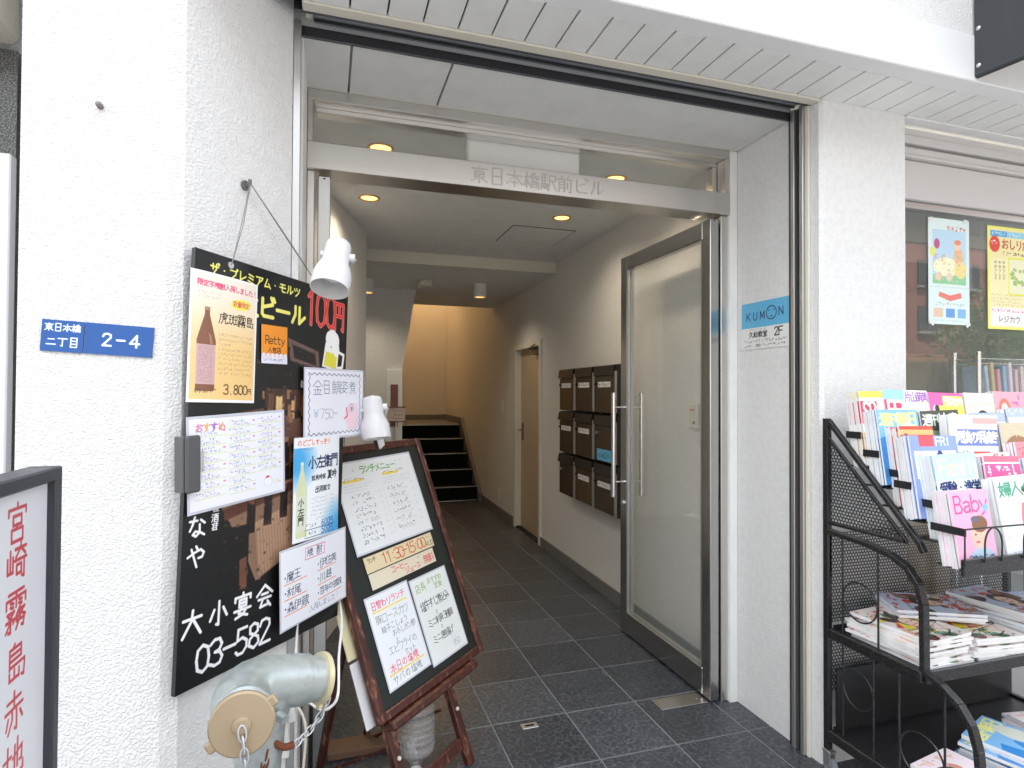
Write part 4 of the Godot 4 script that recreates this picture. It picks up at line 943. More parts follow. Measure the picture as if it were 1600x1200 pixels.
func shop():
	var s := thing("bookshop_window", "bookshop window front with pale metal frames beside the pillar", "window")
	var pk := mat(lin(0.60, 0.58, 0.565), 0.4)
	# shutter box slats over the window
	for q in [[2.500, 2.530, -1.875], [2.462, 2.497, -1.866], [2.448, 2.459, -1.885], [2.418, 2.446, -1.870], [2.402, 2.415, -1.862]]:
		bx("slat", Vector3(2.24, q[0], -1.96), Vector3(5.2, q[1], q[2]), pk, s, 0.002)
	bx("header", Vector3(2.24, 2.235, -1.96), Vector3(5.2, 2.400, -1.884), pk, s, 0.003)
	bx("frame", Vector3(2.24, 0, -1.96), Vector3(2.262, 2.234, -1.90), M.dark_alu, s, 0.002)
	bx("frame", Vector3(2.263, 2.205, -1.955), Vector3(5.2, 2.233, -1.905), M.alu, s, 0.002)
	bx("frame", Vector3(2.263, 0.0, -1.955), Vector3(5.2, 0.35, -1.905), M.alu, s, 0.002)
	bx("mullion", Vector3(3.62, 0.352, -1.955), Vector3(3.66, 2.204, -1.905), M.alu, s, 0.002)
	bx("window_pane", Vector3(2.263, 0.352, -1.934), Vector3(3.619, 2.204, -1.928), M.glass, s)
	bx("window_pane", Vector3(3.661, 0.352, -1.934), Vector3(5.2, 2.204, -1.928), M.glass, s)
	bx("end_wall", Vector3(5.2, 0, -6.0), Vector3(5.5, 8.5, -1.52), M.stucco, s)
	# the room behind the glass
	var rm := thing("shop_room", "dim shop interior behind the window glass", "room")
	rm.set_meta("kind", "structure")
	var wall := mat(lin(0.30, 0.26, 0.20), 0.8)
	bx("floor", Vector3(2.24, -0.06, -5.5), Vector3(5.2, 0, -1.96), M.skirting, rm)
	bx("ceiling", Vector3(2.24, 2.40, -5.5), Vector3(5.2, 2.5, -1.97), mat(lin(0.42, 0.40, 0.37), 0.8), rm)
	bx("wall", Vector3(2.24, 0, -5.6), Vector3(5.2, 2.5, -5.5), wall, rm)
	bx("wall", Vector3(2.20, 0, -5.5), Vector3(2.238, 2.5, -2.43), wall, rm)
	bx("cupboard", Vector3(2.26, 0, -2.75), Vector3(3.2, 1.62, -2.35), mat(lin(0.24, 0.20, 0.13), 0.6), rm, 0.004)
	for k in 3:
		bx("cupboard_door", Vector3(2.27 + 0.31 * k, 0.05, -2.349), Vector3(2.57 + 0.31 * k, 1.60, -2.333), mat(lin(0.26, 0.215, 0.14), 0.55), rm, 0.004)
	bx("beam", Vector3(2.55, 2.18, -2.6), Vector3(5.2, 2.398, -2.25), mat(lin(0.66, 0.64, 0.58), 0.7), rm)
	# wire shelf with picture books in the window
	var w := thing("wire_shelf", "chrome wire shelf standing inside the shop window", "shelf", Vector3(3.10, 0, -2.12))
	for x in [0.0, 0.62]:
		for z in [0.0, -0.12]:
			var g := Geo.new()
			g.tube([Vector3(x, 0, z), Vector3(x, 1.62, z)], 0.012, 10)
			part("post", g, M.chrome, w)
	for y in [0.6, 1.3, 1.585]:
		var g := Geo.new()
		for z in [0.0, -0.12]:
			g.tube([Vector3(0, y, z), Vector3(0.62, y, z)], 0.004, 6)
			g.tube([Vector3(0, y - 0.025, z), Vector3(0.62, y - 0.025, z)], 0.003, 6)
		for k in 20: g.tube([Vector3(0.03 + 0.03 * k, y - 0.0245, 0), Vector3(0.045 + 0.03 * k, y - 0.001, 0)], 0.0016, 4)
		for k in 12: g.tube([Vector3(0.03 + 0.05 * k, y, 0), Vector3(0.03 + 0.05 * k, y, -0.12)], 0.002, 4)
		part("shelf_grid", g, M.chrome, w)
	var tones := [[0.45, 0.55, 0.70], [0.62, 0.50, 0.30], [0.75, 0.35, 0.40], [0.30, 0.50, 0.68], [0.78, 0.70, 0.80], [0.75, 0.55, 0.60], [0.80, 0.66, 0.70], [0.70, 0.72, 0.80], [0.78, 0.60, 0.66], [0.80, 0.74, 0.76], [0.72, 0.58, 0.64], [0.80, 0.68, 0.74]]
	var cname := ["pale blue", "ochre", "red", "blue", "lilac white", "dusty pink", "light pink", "grey blue", "rose", "cream", "mauve", "blush"]
	for k in 12:
		var bk := bx("picture_book", Vector3(-0.011, 0, -0.115), Vector3(0.011, 0.235 + 0.02 * sin(k * 2.1), 0), mat(lin(tones[k][0], tones[k][1], tones[k][2]), 0.4), self, 0.002)
		bk.position = Vector3(3.155 + 0.042 * k, 1.434 + 0.01 * sin(k * 2.1), -2.17)
		bk.rotation = Vector3(0, 0, 0.12 - 0.01 * k)
		tag(bk, "thin %s picture book standing on the wire shelf in the window" % cname[k], "book", "picture books on the wire shelf")
	poster_in_window()

func poster_in_window():
	# first poster: two printed sheets in one long strip; the second: a yellow-framed notice
	var im := sheet_image(196, 372, Color(0.86, 0.93, 0.92))
	rect(im, 18, 40, 160, 190, Color(0.74, 0.86, 0.93))
	area(im, [Vector2(18, 230), Vector2(18, 200), Vector2(90, 175), Vector2(178, 185), Vector2(178, 230)], Color(0.56, 0.80, 0.60))
	disc(im, Vector2(38, 90), 13, 18, Color(0.75, 0.36, 0.55)); disc(im, Vector2(20, 118), 13, 17, Color(0.88, 0.90, 0.50))
	for k in 5: text(im, "・", Vector2(80 + 20 * k, 18 + 5 * (k % 3)), 20, Color(0.80, 0.52, 0.50), 8)
	scribble(im, Vector2(86, 24), 96, 18, Color(0.72, 0.45, 0.45), 2.5, 4)
	disc(im, Vector2(82, 170), 60, 34, Color(0.95, 0.95, 0.80)); disc(im, Vector2(45, 205), 15, 15, Color(0.92, 0.80, 0.72)); disc(im, Vector2(95, 205), 15, 15, Color(0.92, 0.80, 0.72))
	disc(im, Vector2(140, 130), 22, 32, Color(0.93, 0.72, 0.55)); disc(im, Vector2(136, 92), 15, 17, Color(0.96, 0.80, 0.68)); disc(im, Vector2(150, 178), 30, 30, Color(0.95, 0.86, 0.55))
	disc(im, Vector2(136, 80), 17, 9, Color(0.93, 0.55, 0.42))
	for k in 120:
		var q := Vector2(rng.randf_range(22, 172), rng.randf_range(120, 226))
		disc(im, q, rng.randf_range(1.5, 6), rng.randf_range(1, 4), im.get_pixelv(Vector2i(q)).lerp([Color(0.95, 0.93, 0.80), Color(0.90, 0.62, 0.50), Color(0.55, 0.72, 0.52), Color(0.80, 0.86, 0.92)][rng.randi() % 4], 0.45), rng.randf() * 3.0)
	scribble(im, Vector2(26, 128), 44, 24, Color(0.88, 0.50, 0.56), 3, 15)
	rect(im, 0, 240, 196, 2, Color(0.75, 0.82, 0.82))
	area(im, [Vector2(48, 258), Vector2(98, 270), Vector2(150, 258), Vector2(156, 276), Vector2(98, 290), Vector2(44, 274)], Color(0.90, 0.50, 0.45))
	scribble(im, Vector2(30, 296), 140, 11, Color(0.55, 0.62, 0.62), 1.4, 8)
	for k in 3: rect(im, 22 + 56 * k, 316, 42, 32, [Color(0.88, 0.78, 0.68), Color(0.40, 0.62, 0.86), Color(0.50, 0.72, 0.90)][k])
	scribble(im, Vector2(16, 356), 160, 7, Color(0.6, 0.66, 0.66), 1.0, 9)
	var p := thing("window_poster", "pale green picture-book fair poster taped inside the window", "poster", Vector3(2.634, 1.948, -1.924))
	part("print", sheet(0.248, 0.468, 0.0008, print_mat(im), M.paper, 0.004), null, p)
	for q in [[-0.115, 0.225, 0.4], [0.10, 0.232, -0.2], [-0.11, -0.23, -0.5], [0.11, -0.232, 0.5]]:
		var t := bx("tape", Vector3(-0.014, -0.008, 0), Vector3(0.014, 0.008, 0.0006), mat(lin(0.75, 0.78, 0.74), 0.3), p)
		t.position = Vector3(q[0], q[1], 0.0045); t.rotation.z = q[2]
	im = sheet_image(240, 380, Color(0.93, 0.93, 0.42))
	rect(im, 8, 8, 224, 364, Color(0.95, 0.92, 0.72))
	rect(im, 8, 8, 224, 110, Color(0.94, 0.90, 0.66))
	rect(im, 14, 16, 82, 22, Color(0.36, 0.66, 0.85)); rect(im, 98, 16, 130, 22, Color(0.55, 0.80, 0.90))
	scribble(im, Vector2(20, 20), 74, 13, Color.WHITE, 2, 3); scribble(im, Vector2(104, 20), 118, 13, Color.WHITE, 2, 5)
	disc(im, Vector2(34, 66), 25, 30, Color(0.86, 0.28, 0.22)); scribble(im, Vector2(16, 52), 36, 15, Color.WHITE, 3, 6)
	text(im, "おしりた", Vector2(68, 46), 36, Color(0.72, 0.35, 0.22), 5, 1.06, 0.92)
	scribble(im, Vector2(76, 92), 140, 14, Color(0.35, 0.25, 0.15), 2.4, 12)
	for k in 3: text(im, "のかりしと", Vector2(32 + 20 * k, 128), 12, Color(0.45, 0.42, 0.32), 1.5, 1.2, 1.0, 0.3, true)
	rect(im, 100, 112, 128, 140, Color(0.90, 0.92, 0.20)); rect(im, 106, 118, 116, 128, Color(0.92, 0.92, 0.78))
	for k in 40: disc(im, Vector2(110 + rng.randf() * 108, 150 + rng.randf() * 60), 8, 6, Color(0.55, 0.74, 0.40).lerp(Color(0.85, 0.80, 0.55), rng.randf()))
	for k in 4: scribble(im, Vector2(16, 250 + 12 * k), 200, 9, Color(0.75, 0.60, 0.45), 1.2, 30 + k)
	rect(im, 14, 300, 212, 66, Color(0.95, 0.94, 0.93))
	scribble(im, Vector2(18, 304), 200, 13, Color(0.80, 0.35, 0.45), 2, 41)
	text(im, "レジカウ", Vector2(50, 330), 24, Color(0.3, 0.3, 0.36), 2.4, 1.15, 1.0, 0.2)
	var p2 := thing("window_poster", "yellow-bordered notice with a red round badge taped inside the window", "poster", Vector3(3.03, 1.942, -1.924))
	part("print", sheet(0.312, 0.474, 0.0008, print_mat(im), M.paper, 0.003), null, p2)
	# dark awning end over the shop, riveted to the fascia
	var a := thing("shop_awning", "dark grey canvas awning end over the shop window, riveted along its edge", "awning")
	var cv := mat(lin(0.035, 0.038, 0.042), 0.75)
	var g := Geo.new()
	g.extrude(PackedVector2Array([Vector2(0.0, 2.552), Vector2(-0.75, 2.50), Vector2(-0.75, 3.1), Vector2(0.0, 3.6)]), 0.02, Transform3D(Basis(Vector3(0, 0, -1), Vector3.UP, Vector3(1, 0, 0)), Vector3(2.222, 0, -1.526)))
	part("canvas_end", g, cv, a)
	g = Geo.new()
	g.tube([Vector3(2.232, 2.556, -1.522), Vector3(2.232, 2.53, -1.2), Vector3(2.232, 2.504, -0.776)], 0.012, 8)
	part("hem", g, cv, a)
	bx("canvas_roof", Vector3(2.243, 2.9, -1.526), Vector3(5.0, 2.93, -0.78), cv, a)
	for y in [2.585, 2.72, 2.86, 3.0]:
		g = Geo.new()
		g.turned([Vector2(0.008, 0), Vector2(0.006, 0.003), Vector2(0.0, 0.004)], 12, Transform3D(Basis(Vector3.BACK, PI / 2), Vector3(2.221, y, -1.512)))
		part("rivet", g, M.alu, a)


# ---------------------------------------------------------------- doors and corridor fittings
# raised lettering: every stroke a small bar standing out from a face in x, y
func letter_mesh(ch: String, size: float, pen: float, depth: float, m: Material) -> ArrayMesh:
	var g := Geo.new()
	var k := 0
	for q in strokes(ch):
		for i in q.size() - 1:
			var a := Vector2(q[i].x, 1.0 - q[i].y) * size
			var b := Vector2(q[i + 1].x, 1.0 - q[i + 1].y) * size
			var d := (b - a)
			if d.length() < 1e-5: continue
			var t := Transform3D(Basis(Vector3.BACK, d.angle()), Vector3((a.x + b.x) / 2, (a.y + b.y) / 2, 0))
			g.box(Vector3(-d.length() / 2 - pen * 0.4, -pen / 2, 0), Vector3(d.length() / 2 + pen * 0.4, pen / 2, depth + 0.00012 * (k % 7)), 0.0, t)
			k += 1
	return g.mesh(m)

func entrance_doors():
	var fr := thing("door_frame", "brushed steel entrance frame with raised building name on its lintel", "door frame")
	var li := bx("lintel", Vector3(-0.078, 2.222, -2.40), Vector3(1.757, 2.322, -2.28), M.steel, fr, 0.002)
	var name_s := "東日本橋駅前ビル"
	for i in 8:
		var l := part("letter", letter_mesh(name_s[i], 0.064, 0.0046, 0.004, M.letter), null, li)
		l.position = Vector3(0.540 + 0.0735 * i, 2.240, -2.28) - li.position
	bx("head", Vector3(-0.078, 2.480, -2.345), Vector3(1.757, 2.519, -2.283), M.steel, fr, 0.002)
	bx("head", Vector3(-0.05, 2.462, -2.40), Vector3(1.735, 2.519, -2.346), M.steel, fr, 0.002)
	bx("jamb", Vector3(1.722, 0, -2.40), Vector3(1.757, 2.221, -2.30), M.steel, fr, 0.002)
	bx("jamb", Vector3(1.735, 2.323, -2.345), Vector3(1.757, 2.479, -2.283), M.steel, fr, 0.002)
	bx("jamb", Vector3(1.712, 2.323, -2.40), Vector3(1.734, 2.461, -2.346), M.steel, fr, 0.002)
	bx("jamb", Vector3(-0.078, 0, -2.40), Vector3(-0.052, 2.221, -2.30), M.steel, fr, 0.002)
	bx("jamb", Vector3(-0.078, 2.323, -2.40), Vector3(-0.060, 2.479, -2.283), M.steel, fr, 0.002)
	bx("edging", Vector3(1.758, 0, -2.33), Vector3(1.799, 2.52, -2.283), M.paint, fr, 0.002)
	bx("edging", Vector3(-0.078, 2.5195, -2.31), Vector3(1.757, 2.5205, -2.276), M.cream, fr)
	bx("transom_pane", Vector3(-0.059, 2.323, -2.368), Vector3(1.711, 2.461, -2.362), M.glass, fr)
	# filling over the frame up to the ceiling, so that light comes in through the glass only
	bx("reveal", Vector3(1.758, 0, -2.43), Vector3(1.835, 2.7, -2.331), M.plaster, fr)
	var wp := thing("white_box", "blank white box fixed behind the transom glass over the lintel", "box")
	bx("housing", Vector3(0.553, 2.29, -2.46), Vector3(1.066, 2.482, -2.41), mat(lin(0.85, 0.85, 0.83), 0.35), wp, 0.008)
	leaf(1.689, 1.0, "open glass door leaf with long pull handles, folded back beside the mailboxes")
	leaf(-0.017, -1.0, "open glass door leaf seen edge-on behind the hanging black menu board")
	var pl := bx("floor_hinge_plate", Vector3(1.425, 0.0006, -2.405), Vector3(1.665, 0.004, -2.315), M.steel, self, 0.001)
	tag(pl, "flat steel floor hinge cover plate at the foot of the open door", "plate")
	for q in [[-0.09, 0], [0.09, 0]]:
		var g := Geo.new()
		g.lathe([Vector2(0.006, 0), Vector2(0.006, 0.001), Vector2(0, 0.001)], 10)
		part("screw", g, M.chrome, pl, Vector3(q[0], 0.0017, 0))
	var sp := bx("floor_strike", Vector3(0.79, 0.0006, -2.39), Vector3(0.861, 0.0035, -2.352), M.alu, self, 0.001)
	tag(sp, "small metal door catch plate set in the dark floor tiles", "plate")
	bx("slot", Vector3(-0.02, 0.0014, -0.006), Vector3(0.02, 0.0022, 0.006), M.dark_gap, sp)

func leaf(x: float, side: float, label: String):
	var d := thing("glass_door", label, "door", Vector3(x, 0, -2.302), "pair of glass entrance doors")
	var t := 0.023
	var z1 := -0.863
	bx("stile", Vector3(-t, 0.012, -0.062), Vector3(t, 2.205, 0), M.door_steel, d, 0.003)
	bx("stile", Vector3(-t, 0.012, z1), Vector3(t, 2.205, z1 + 0.072), M.door_steel, d, 0.003)
	bx("rail", Vector3(-t, 2.122, z1 + 0.0725), Vector3(t, 2.204, -0.0625), M.door_steel, d, 0.003)
	bx("rail", Vector3(-t, 0.013, z1 + 0.0725), Vector3(t, 0.135, -0.0625), M.door_steel, d, 0.003)
	bx("pane", Vector3(-0.003, 0.136, z1 + 0.0725), Vector3(0.003, 2.121, -0.0625), M.door_glass, d)
	for s in [-1, 1]:
		for z in [z1 + 0.0775, -0.0725]:
			bx("bead", Vector3(s * 0.014 - 0.007, 0.136, z - 0.0045), Vector3(s * 0.014 + 0.007, 2.121, z + 0.0045), M.alu, d)
		var g := Geo.new()
		var hx: float = s * 0.092
		g.tube([Vector3(hx, 0.80, z1 + 0.045), Vector3(hx, 1.405, z1 + 0.045)], 0.0135, 16)
		var h := part("handle", g, M.chrome, d)
		for y in [0.885, 1.32]:
			g = Geo.new()
			g.tube([Vector3(s * t, y, z1 + 0.045), Vector3(hx, y, z1 + 0.045)], 0.007, 10)
			g.tube([Vector3(s * t, y, z1 + 0.045), Vector3(s * (t + 0.012), y, z1 + 0.045)], 0.013, 12)
			part("standoff", g, M.chrome, h)
		g = Geo.new()
		g.tube([Vector3(s * t, 0.76, z1 + 0.036), Vector3(s * (t + 0.012), 0.76, z1 + 0.036)], 0.015, 14)
		part("lock", g, M.alu, d)
	var g2 := Geo.new()
	g2.tube([Vector3(0.0, 2.195, 0.0), Vector3(0.0, 2.195, 0.001)], 0.0035, 8)
	part("screw", g2, M.black_plastic, d)

func lamp_light(parent: Node3D, at: Vector3, energy: float, wide: float):
	var l := SpotLight3D.new()
	l.name = "lamp_light"
	l.light_color = Color(1.0, 0.94, 0.84)
	l.light_energy = energy
	l.spot_angle = wide
	l.spot_range = 8.0
	l.spot_attenuation = 2.0
	l.light_size = 0.04
	l.shadow_enabled = true
	l.position = at
	l.rotation.x = -PI / 2
	parent.add_child(l, true)

func corridor_fittings():
	var glow := mat(lin(0.9, 0.7, 0.4), 0.5)
	glow.emission_enabled = true
	glow.emission = Color(1.0, 0.80, 0.46)
	glow.emission_energy_multiplier = 0.6
	var ring := mat(lin(0.75, 0.42, 0.16), 0.3, 0.6)
	# recessed downlights in the front ceiling
	var where := ["over the lintel's far end behind the transom", "behind the lintel beside the hanging board", "in the ceiling beside the hatch", "over the lintel next to the open glass door"]
	var k := 0
	for p in [Vector3(0.226, 2.53, -2.775), Vector3(0.223, 2.53, -3.51), Vector3(1.43, 2.53, -3.52), Vector3(1.434, 2.53, -2.79)]:
		var d := thing("downlight", "glowing round downlight " + where[k], "lamp", p, "recessed ceiling downlights")
		var g := Geo.new()
		g.turned([Vector2(0.048, -0.0005), Vector2(0.048, -0.004), Vector2(0.054, -0.007), Vector2(0.060, -0.005), Vector2(0.061, -0.0005)], 28)
		part("trim_ring", g, ring, d)
		g = Geo.new()
		g.lathe([Vector2(0, -0.0015), Vector2(0.0478, -0.0015)], 28)
		part("lamp_glow", g, glow, d)
		lamp_light(d, Vector3(0, -0.012, 0), 0.13, 76)
		k += 1
	# surface lamps and the smoke detector under the lower ceiling
	for q in [[0.343, -5.57, "surface-mounted tube lamp half hidden by the corridor corner"], [1.386, -5.48, "surface-mounted tube lamp in front of the stairwell"]]:
		var d := thing("tube_lamp", q[2], "lamp", Vector3(q[0], 2.44, q[1]), "tube lamps under the lower ceiling")
		var g := Geo.new()
		g.lathe([Vector2(0.050, -0.125), Vector2(0.062, -0.125), Vector2(0.062, -0.0005), Vector2(0.0, -0.0005)], 24)
		g.lathe([Vector2(0.050, -0.125), Vector2(0.050, -0.104)], 24)
		part("housing", g, M.white_plastic, d)
		g = Geo.new()
		g.lathe([Vector2(0, -0.108), Vector2(0.0495, -0.108)], 24)
		part("lamp_glow", g, glow, d)
		lamp_light(d, Vector3(0, -0.13, 0), 0.09, 72)
	var sd := thing("smoke_detector", "round cream smoke detector on the lower ceiling", "detector", Vector3(0.855, 2.44, -5.46))
	var g3 := Geo.new()
	g3.turned([Vector2(0.0, -0.062), Vector2(0.055, -0.062), Vector2(0.072, -0.054), Vector2(0.075, -0.012), Vector2(0.066, -0.0005)], 24)
	part("cover", g3, M.cream, sd)
	# lamp high in the stairwell
	var sl := thing("stairwell_lamp", "warm round lamp high in the stairwell over the landing", "lamp", Vector3(1.55, 4.0, -9.5))
	g3 = Geo.new()
	g3.turned([Vector2(0, -0.10), Vector2(0.09, -0.09), Vector2(0.13, -0.05), Vector2(0.14, -0.001)], 24)
	part("lamp_glow", g3, glow, sl)
	var ol := OmniLight3D.new()
	ol.name = "lamp_light"
	ol.light_color = Color(1.0, 0.80, 0.56)
	ol.light_energy = 0.17
	ol.light_size = 0.12
	ol.omni_range = 9.0
	ol.omni_attenuation = 2.0
	ol.shadow_enabled = true
	ol.position = Vector3(0, -0.22, 0)
	sl.add_child(ol)
	# service door
	var wb := wall_basis()
	var dr := thing("service_door", "beige steel service door with a lever handle in the corridor wall", "door")
	var tan_m := mat(lin(0.52, 0.40, 0.27), 0.45)
	wall_slab("door_panel", -5.925, -5.165, 0.012, 1.845, -0.09, -0.05, tan_m, dr)
	wall_slab("frame", -5.975, -5.926, 0, 1.90, -0.10, 0.018, M.cream, dr)
	wall_slab("frame", -5.164, -5.115, 0, 1.90, -0.10, 0.018, M.cream, dr)
	wall_slab("frame", -5.9255, -5.1645, 1.846, 1.90, -0.10, 0.018, M.cream, dr)
	wall_slab("threshold", -5.9255, -5.1645, 0.0005, 0.012, -0.10, 0.0, M.dark_gap, dr)
	var hn := Geo.new()
	var w := Transform3D(wb, Vector3.ZERO)
	hn.box(Vector3(-0.025, -0.09, -0.05), Vector3(0.025, 0.09, -0.044), 0.002, w)
	part("handle_plate", hn, M.dark_alu, dr, on_wall(-5.86, 1.0))
	hn = Geo.new()
	hn.tube([w * Vector3(0, 0.02, -0.045), w * Vector3(0, 0.02, 0.0), w * Vector3(0.02, 0.02, 0.008), w * Vector3(0.12, 0.018, 0.008)], 0.008, 10)
	part("lever", hn, M.chrome, dr, on_wall(-5.86, 1.0))
	hn = Geo.new()
	hn.box(Vector3(-0.10, -0.025, -0.05), Vector3(0.10, 0.025, 0.0), 0.004, w)
	var cl := part("door_closer", hn, M.dark_alu, dr, on_wall(-5.33, 1.795))
	hn = Geo.new()
	hn.tube([w * Vector3(0.04, 0.03, -0.02), w * Vector3(-0.10, 0.034, 0.035), w * Vector3(0.06, 0.07, 0.02)], 0.006, 6)
	part("closer_arm", hn, M.dark_alu, cl)
	# switch, outlet, door phone
	for q in [[-6.49, 1.247, 0.07, 0.12, "light switch plate high on the corridor wall beyond the service door", "light_switch", "switch"], [-6.61, 0.235, 0.07, 0.12, "wall outlet plate low on the corridor wall beyond the service door", "wall_outlet", "outlet"]]:
		var s := thing(q[5], q[4], q[6], on_wall(q[0], q[1]), "", wb)
		bx("plate", Vector3(-q[2] / 2, -q[3] / 2, 0), Vector3(q[2] / 2, q[3] / 2, 0.01), M.white_plastic, s, 0.003)
		bx("rocker", Vector3(-0.012, -0.03, 0.01), Vector3(0.012, 0.03, 0.014), M.cream, s, 0.001)
	var ic := thing("door_phone", "cream call box with a red mark seen through the glass door", "call box", on_wall(-2.66, 1.285), "", wb)
	bx("housing", Vector3(-0.035, -0.065, 0), Vector3(0.035, 0.065, 0.025), M.cream, ic, 0.005)
	bx("red_mark", Vector3(-0.02, 0.028, 0.0255), Vector3(0.02, 0.036, 0.0262), mat(lin(0.6, 0.05, 0.04), 0.5), ic)
	bx("push_button", Vector3(0.01, -0.04, 0.0255), Vector3(0.024, -0.026, 0.029), M.black_plastic, ic, 0.001)
	mailboxes()
	# plaque on the pier and the little standing notice in front of it
	var pq := thing("pier_plaque", "tall reddish brown plaque on the white pier by the stairs", "plaque")
	bx("plate", Vector3(0.600, 1.06, -5.958), Vector3(0.672, 1.48, -5.945), mat(lin(0.20, 0.055, 0.02), 0.4), pq, 0.002)
	var im := sheet_image(150, 118, Color(0.80, 0.72, 0.66))
	for j in 3:
		scribble(im, Vector2(12, 12 + 34 * j), 50, 11, Color(0.25, 0.2, 0.2), 1.6, 60 + j)
		scribble(im, Vector2(50, 24 + 34 * j), 90, 14, Color(0.2, 0.16, 0.16), 2.2, 70 + j)
	var nt := thing("standing_notice", "small notice board with dark frame in front of the white pier", "sign", Vector3(0.652, 1.185, -5.90))
	part("print", sheet(0.17, 0.13, 0.004, print_mat(im), M.paper), null, nt)
	bx("frame", Vector3(-0.09, 0.066, -0.002), Vector3(0.09, 0.076, 0.008), mat(lin(0.14, 0.03, 0.03), 0.4), nt)
	bx("frame", Vector3(-0.09, -0.076, -0.002), Vector3(0.09, -0.066, 0.008), mat(lin(0.14, 0.03, 0.03), 0.4), nt)
	bx("leg", Vector3(-0.008, -1.185, -0.012), Vector3(0.008, -0.0765, -0.003), M.cream, nt)

func mailboxes():
	var wb := wall_basis()
	var brown := mat(lin(0.045, 0.026, 0.012), 0.22)
	var brown2 := mat(lin(0.075, 0.042, 0.016), 0.22)
	var flapm := mat(lin(0.010, 0.008, 0.007), 0.25)
	var body := mat(lin(0.02, 0.016, 0.013), 0.4)
	var rows := ["top", "middle", "bottom"]
	var cols := ["column farthest from the glass door", "centre column", "column next to the glass door"]
	var tagim := sheet_image(96, 24, Color(0.88, 0.88, 0.86))
	text(tagim, "・", Vector2(2, 2), 20, Color(0.15, 0.15, 0.15), 8)
	scribble(tagim, Vector2(24, 5), 66, 13, Color(0.2, 0.2, 0.2), 2, 5)
	var tagmat := print_mat(tagim)
	var kim := class_image(120, 52)
	for j in 3:
		for i in 3:
			var z: float = -4.215 + 0.342 * i
			var y: float = 1.59 - 0.328 * j - 0.16
			var b := thing("mailbox", "brown steel mailbox, %s row, %s" % [rows[j], cols[i]], "mailbox", on_wall(z, y), "mailboxes on the corridor wall", wb)
			bx("body", Vector3(-0.16, -0.160, 0.0005), Vector3(0.175, 0.158, 0.10), body, b, 0.003)
			var g := Geo.new()
			g.extrude(PackedVector2Array([Vector2(0.1, 0.158), Vector2(0.112, 0.152), Vector2(0.122, 0.09), Vector2(0.1, 0.088)]), 0.300, Transform3D(Basis(Vector3(0, 0, 1), Vector3.UP, Vector3(-1, 0, 0)), Vector3(0.135, 0, 0)))
			part("flap", g, flapm, b)
			bx("front_panel", Vector3(-0.158, -0.156, 0.1005), Vector3(0.128, 0.084, 0.108), brown2 if (i == 1 and j == 2) or (i == 0 and j == 0) else brown, b, 0.002)
			bx("side_strip", Vector3(0.136, -0.155, 0.1005), Vector3(0.160, 0.115, 0.112), M.alu, b, 0.002)
			if not ((i == 2 and j == 1) or (i == 0 and j == 2)):
				part("name_tag", sheet(0.19, 0.036, 0.002, tagmat, M.paper), null, b, Vector3(-0.02, 0.03 if j < 2 else 0.022, 0.1082))
			else:
				g = Geo.new()
				g.tube([Vector3(-0.13, 0.035, 0.108), Vector3(-0.13, 0.035, 0.12)], 0.010, 10)
				part("lock", g, M.alu, b)
			if i == 2 and j == 1:
				part("sticker", sheet(0.22, 0.075, 0.001, print_mat(kim), M.paper), null, b, Vector3(-0.02, -0.11, 0.1082))
			g = Geo.new()
			g.tube([Vector3(-0.15, 0.035, 0.108), Vector3(-0.15, 0.035, 0.118)], 0.006, 8)
			part("knob", g, flapm, b)

func class_image(w: int, h: int) -> Image:
	var im := sheet_image(w, h, Color(0.38, 0.70, 0.86))
	var ink := Color(0.07, 0.16, 0.30)
	var s := h * 0.30
	var x := w * 0.09
	for ch in ["K", "U", "M"]:
		text(im, ch, Vector2(x, h * 0.40), s, ink, s * 0.13, 1.0, 1.0)
		x += w * 0.148
	var c := Vector2(w * 0.62, h * 0.50)
	disc(im, c, w * 0.105, h * 0.27, ink)
	disc(im, c, w * 0.105 - s * 0.13, h * 0.27 - s * 0.13, Color(0.38, 0.70, 0.86))
	for sx in [-1, 1]: disc(im, c + Vector2(sx * w * 0.045, -h * 0.09), s * 0.09, s * 0.10, ink)
	seg(im, c + Vector2(-w * 0.02, h * 0.14), c + Vector2(w * 0.02, h * 0.14), s * 0.06, ink)
	text(im, "N", Vector2(w * 0.75, h * 0.34), s, ink, s * 0.13, 1.0, 1.0)
	return im


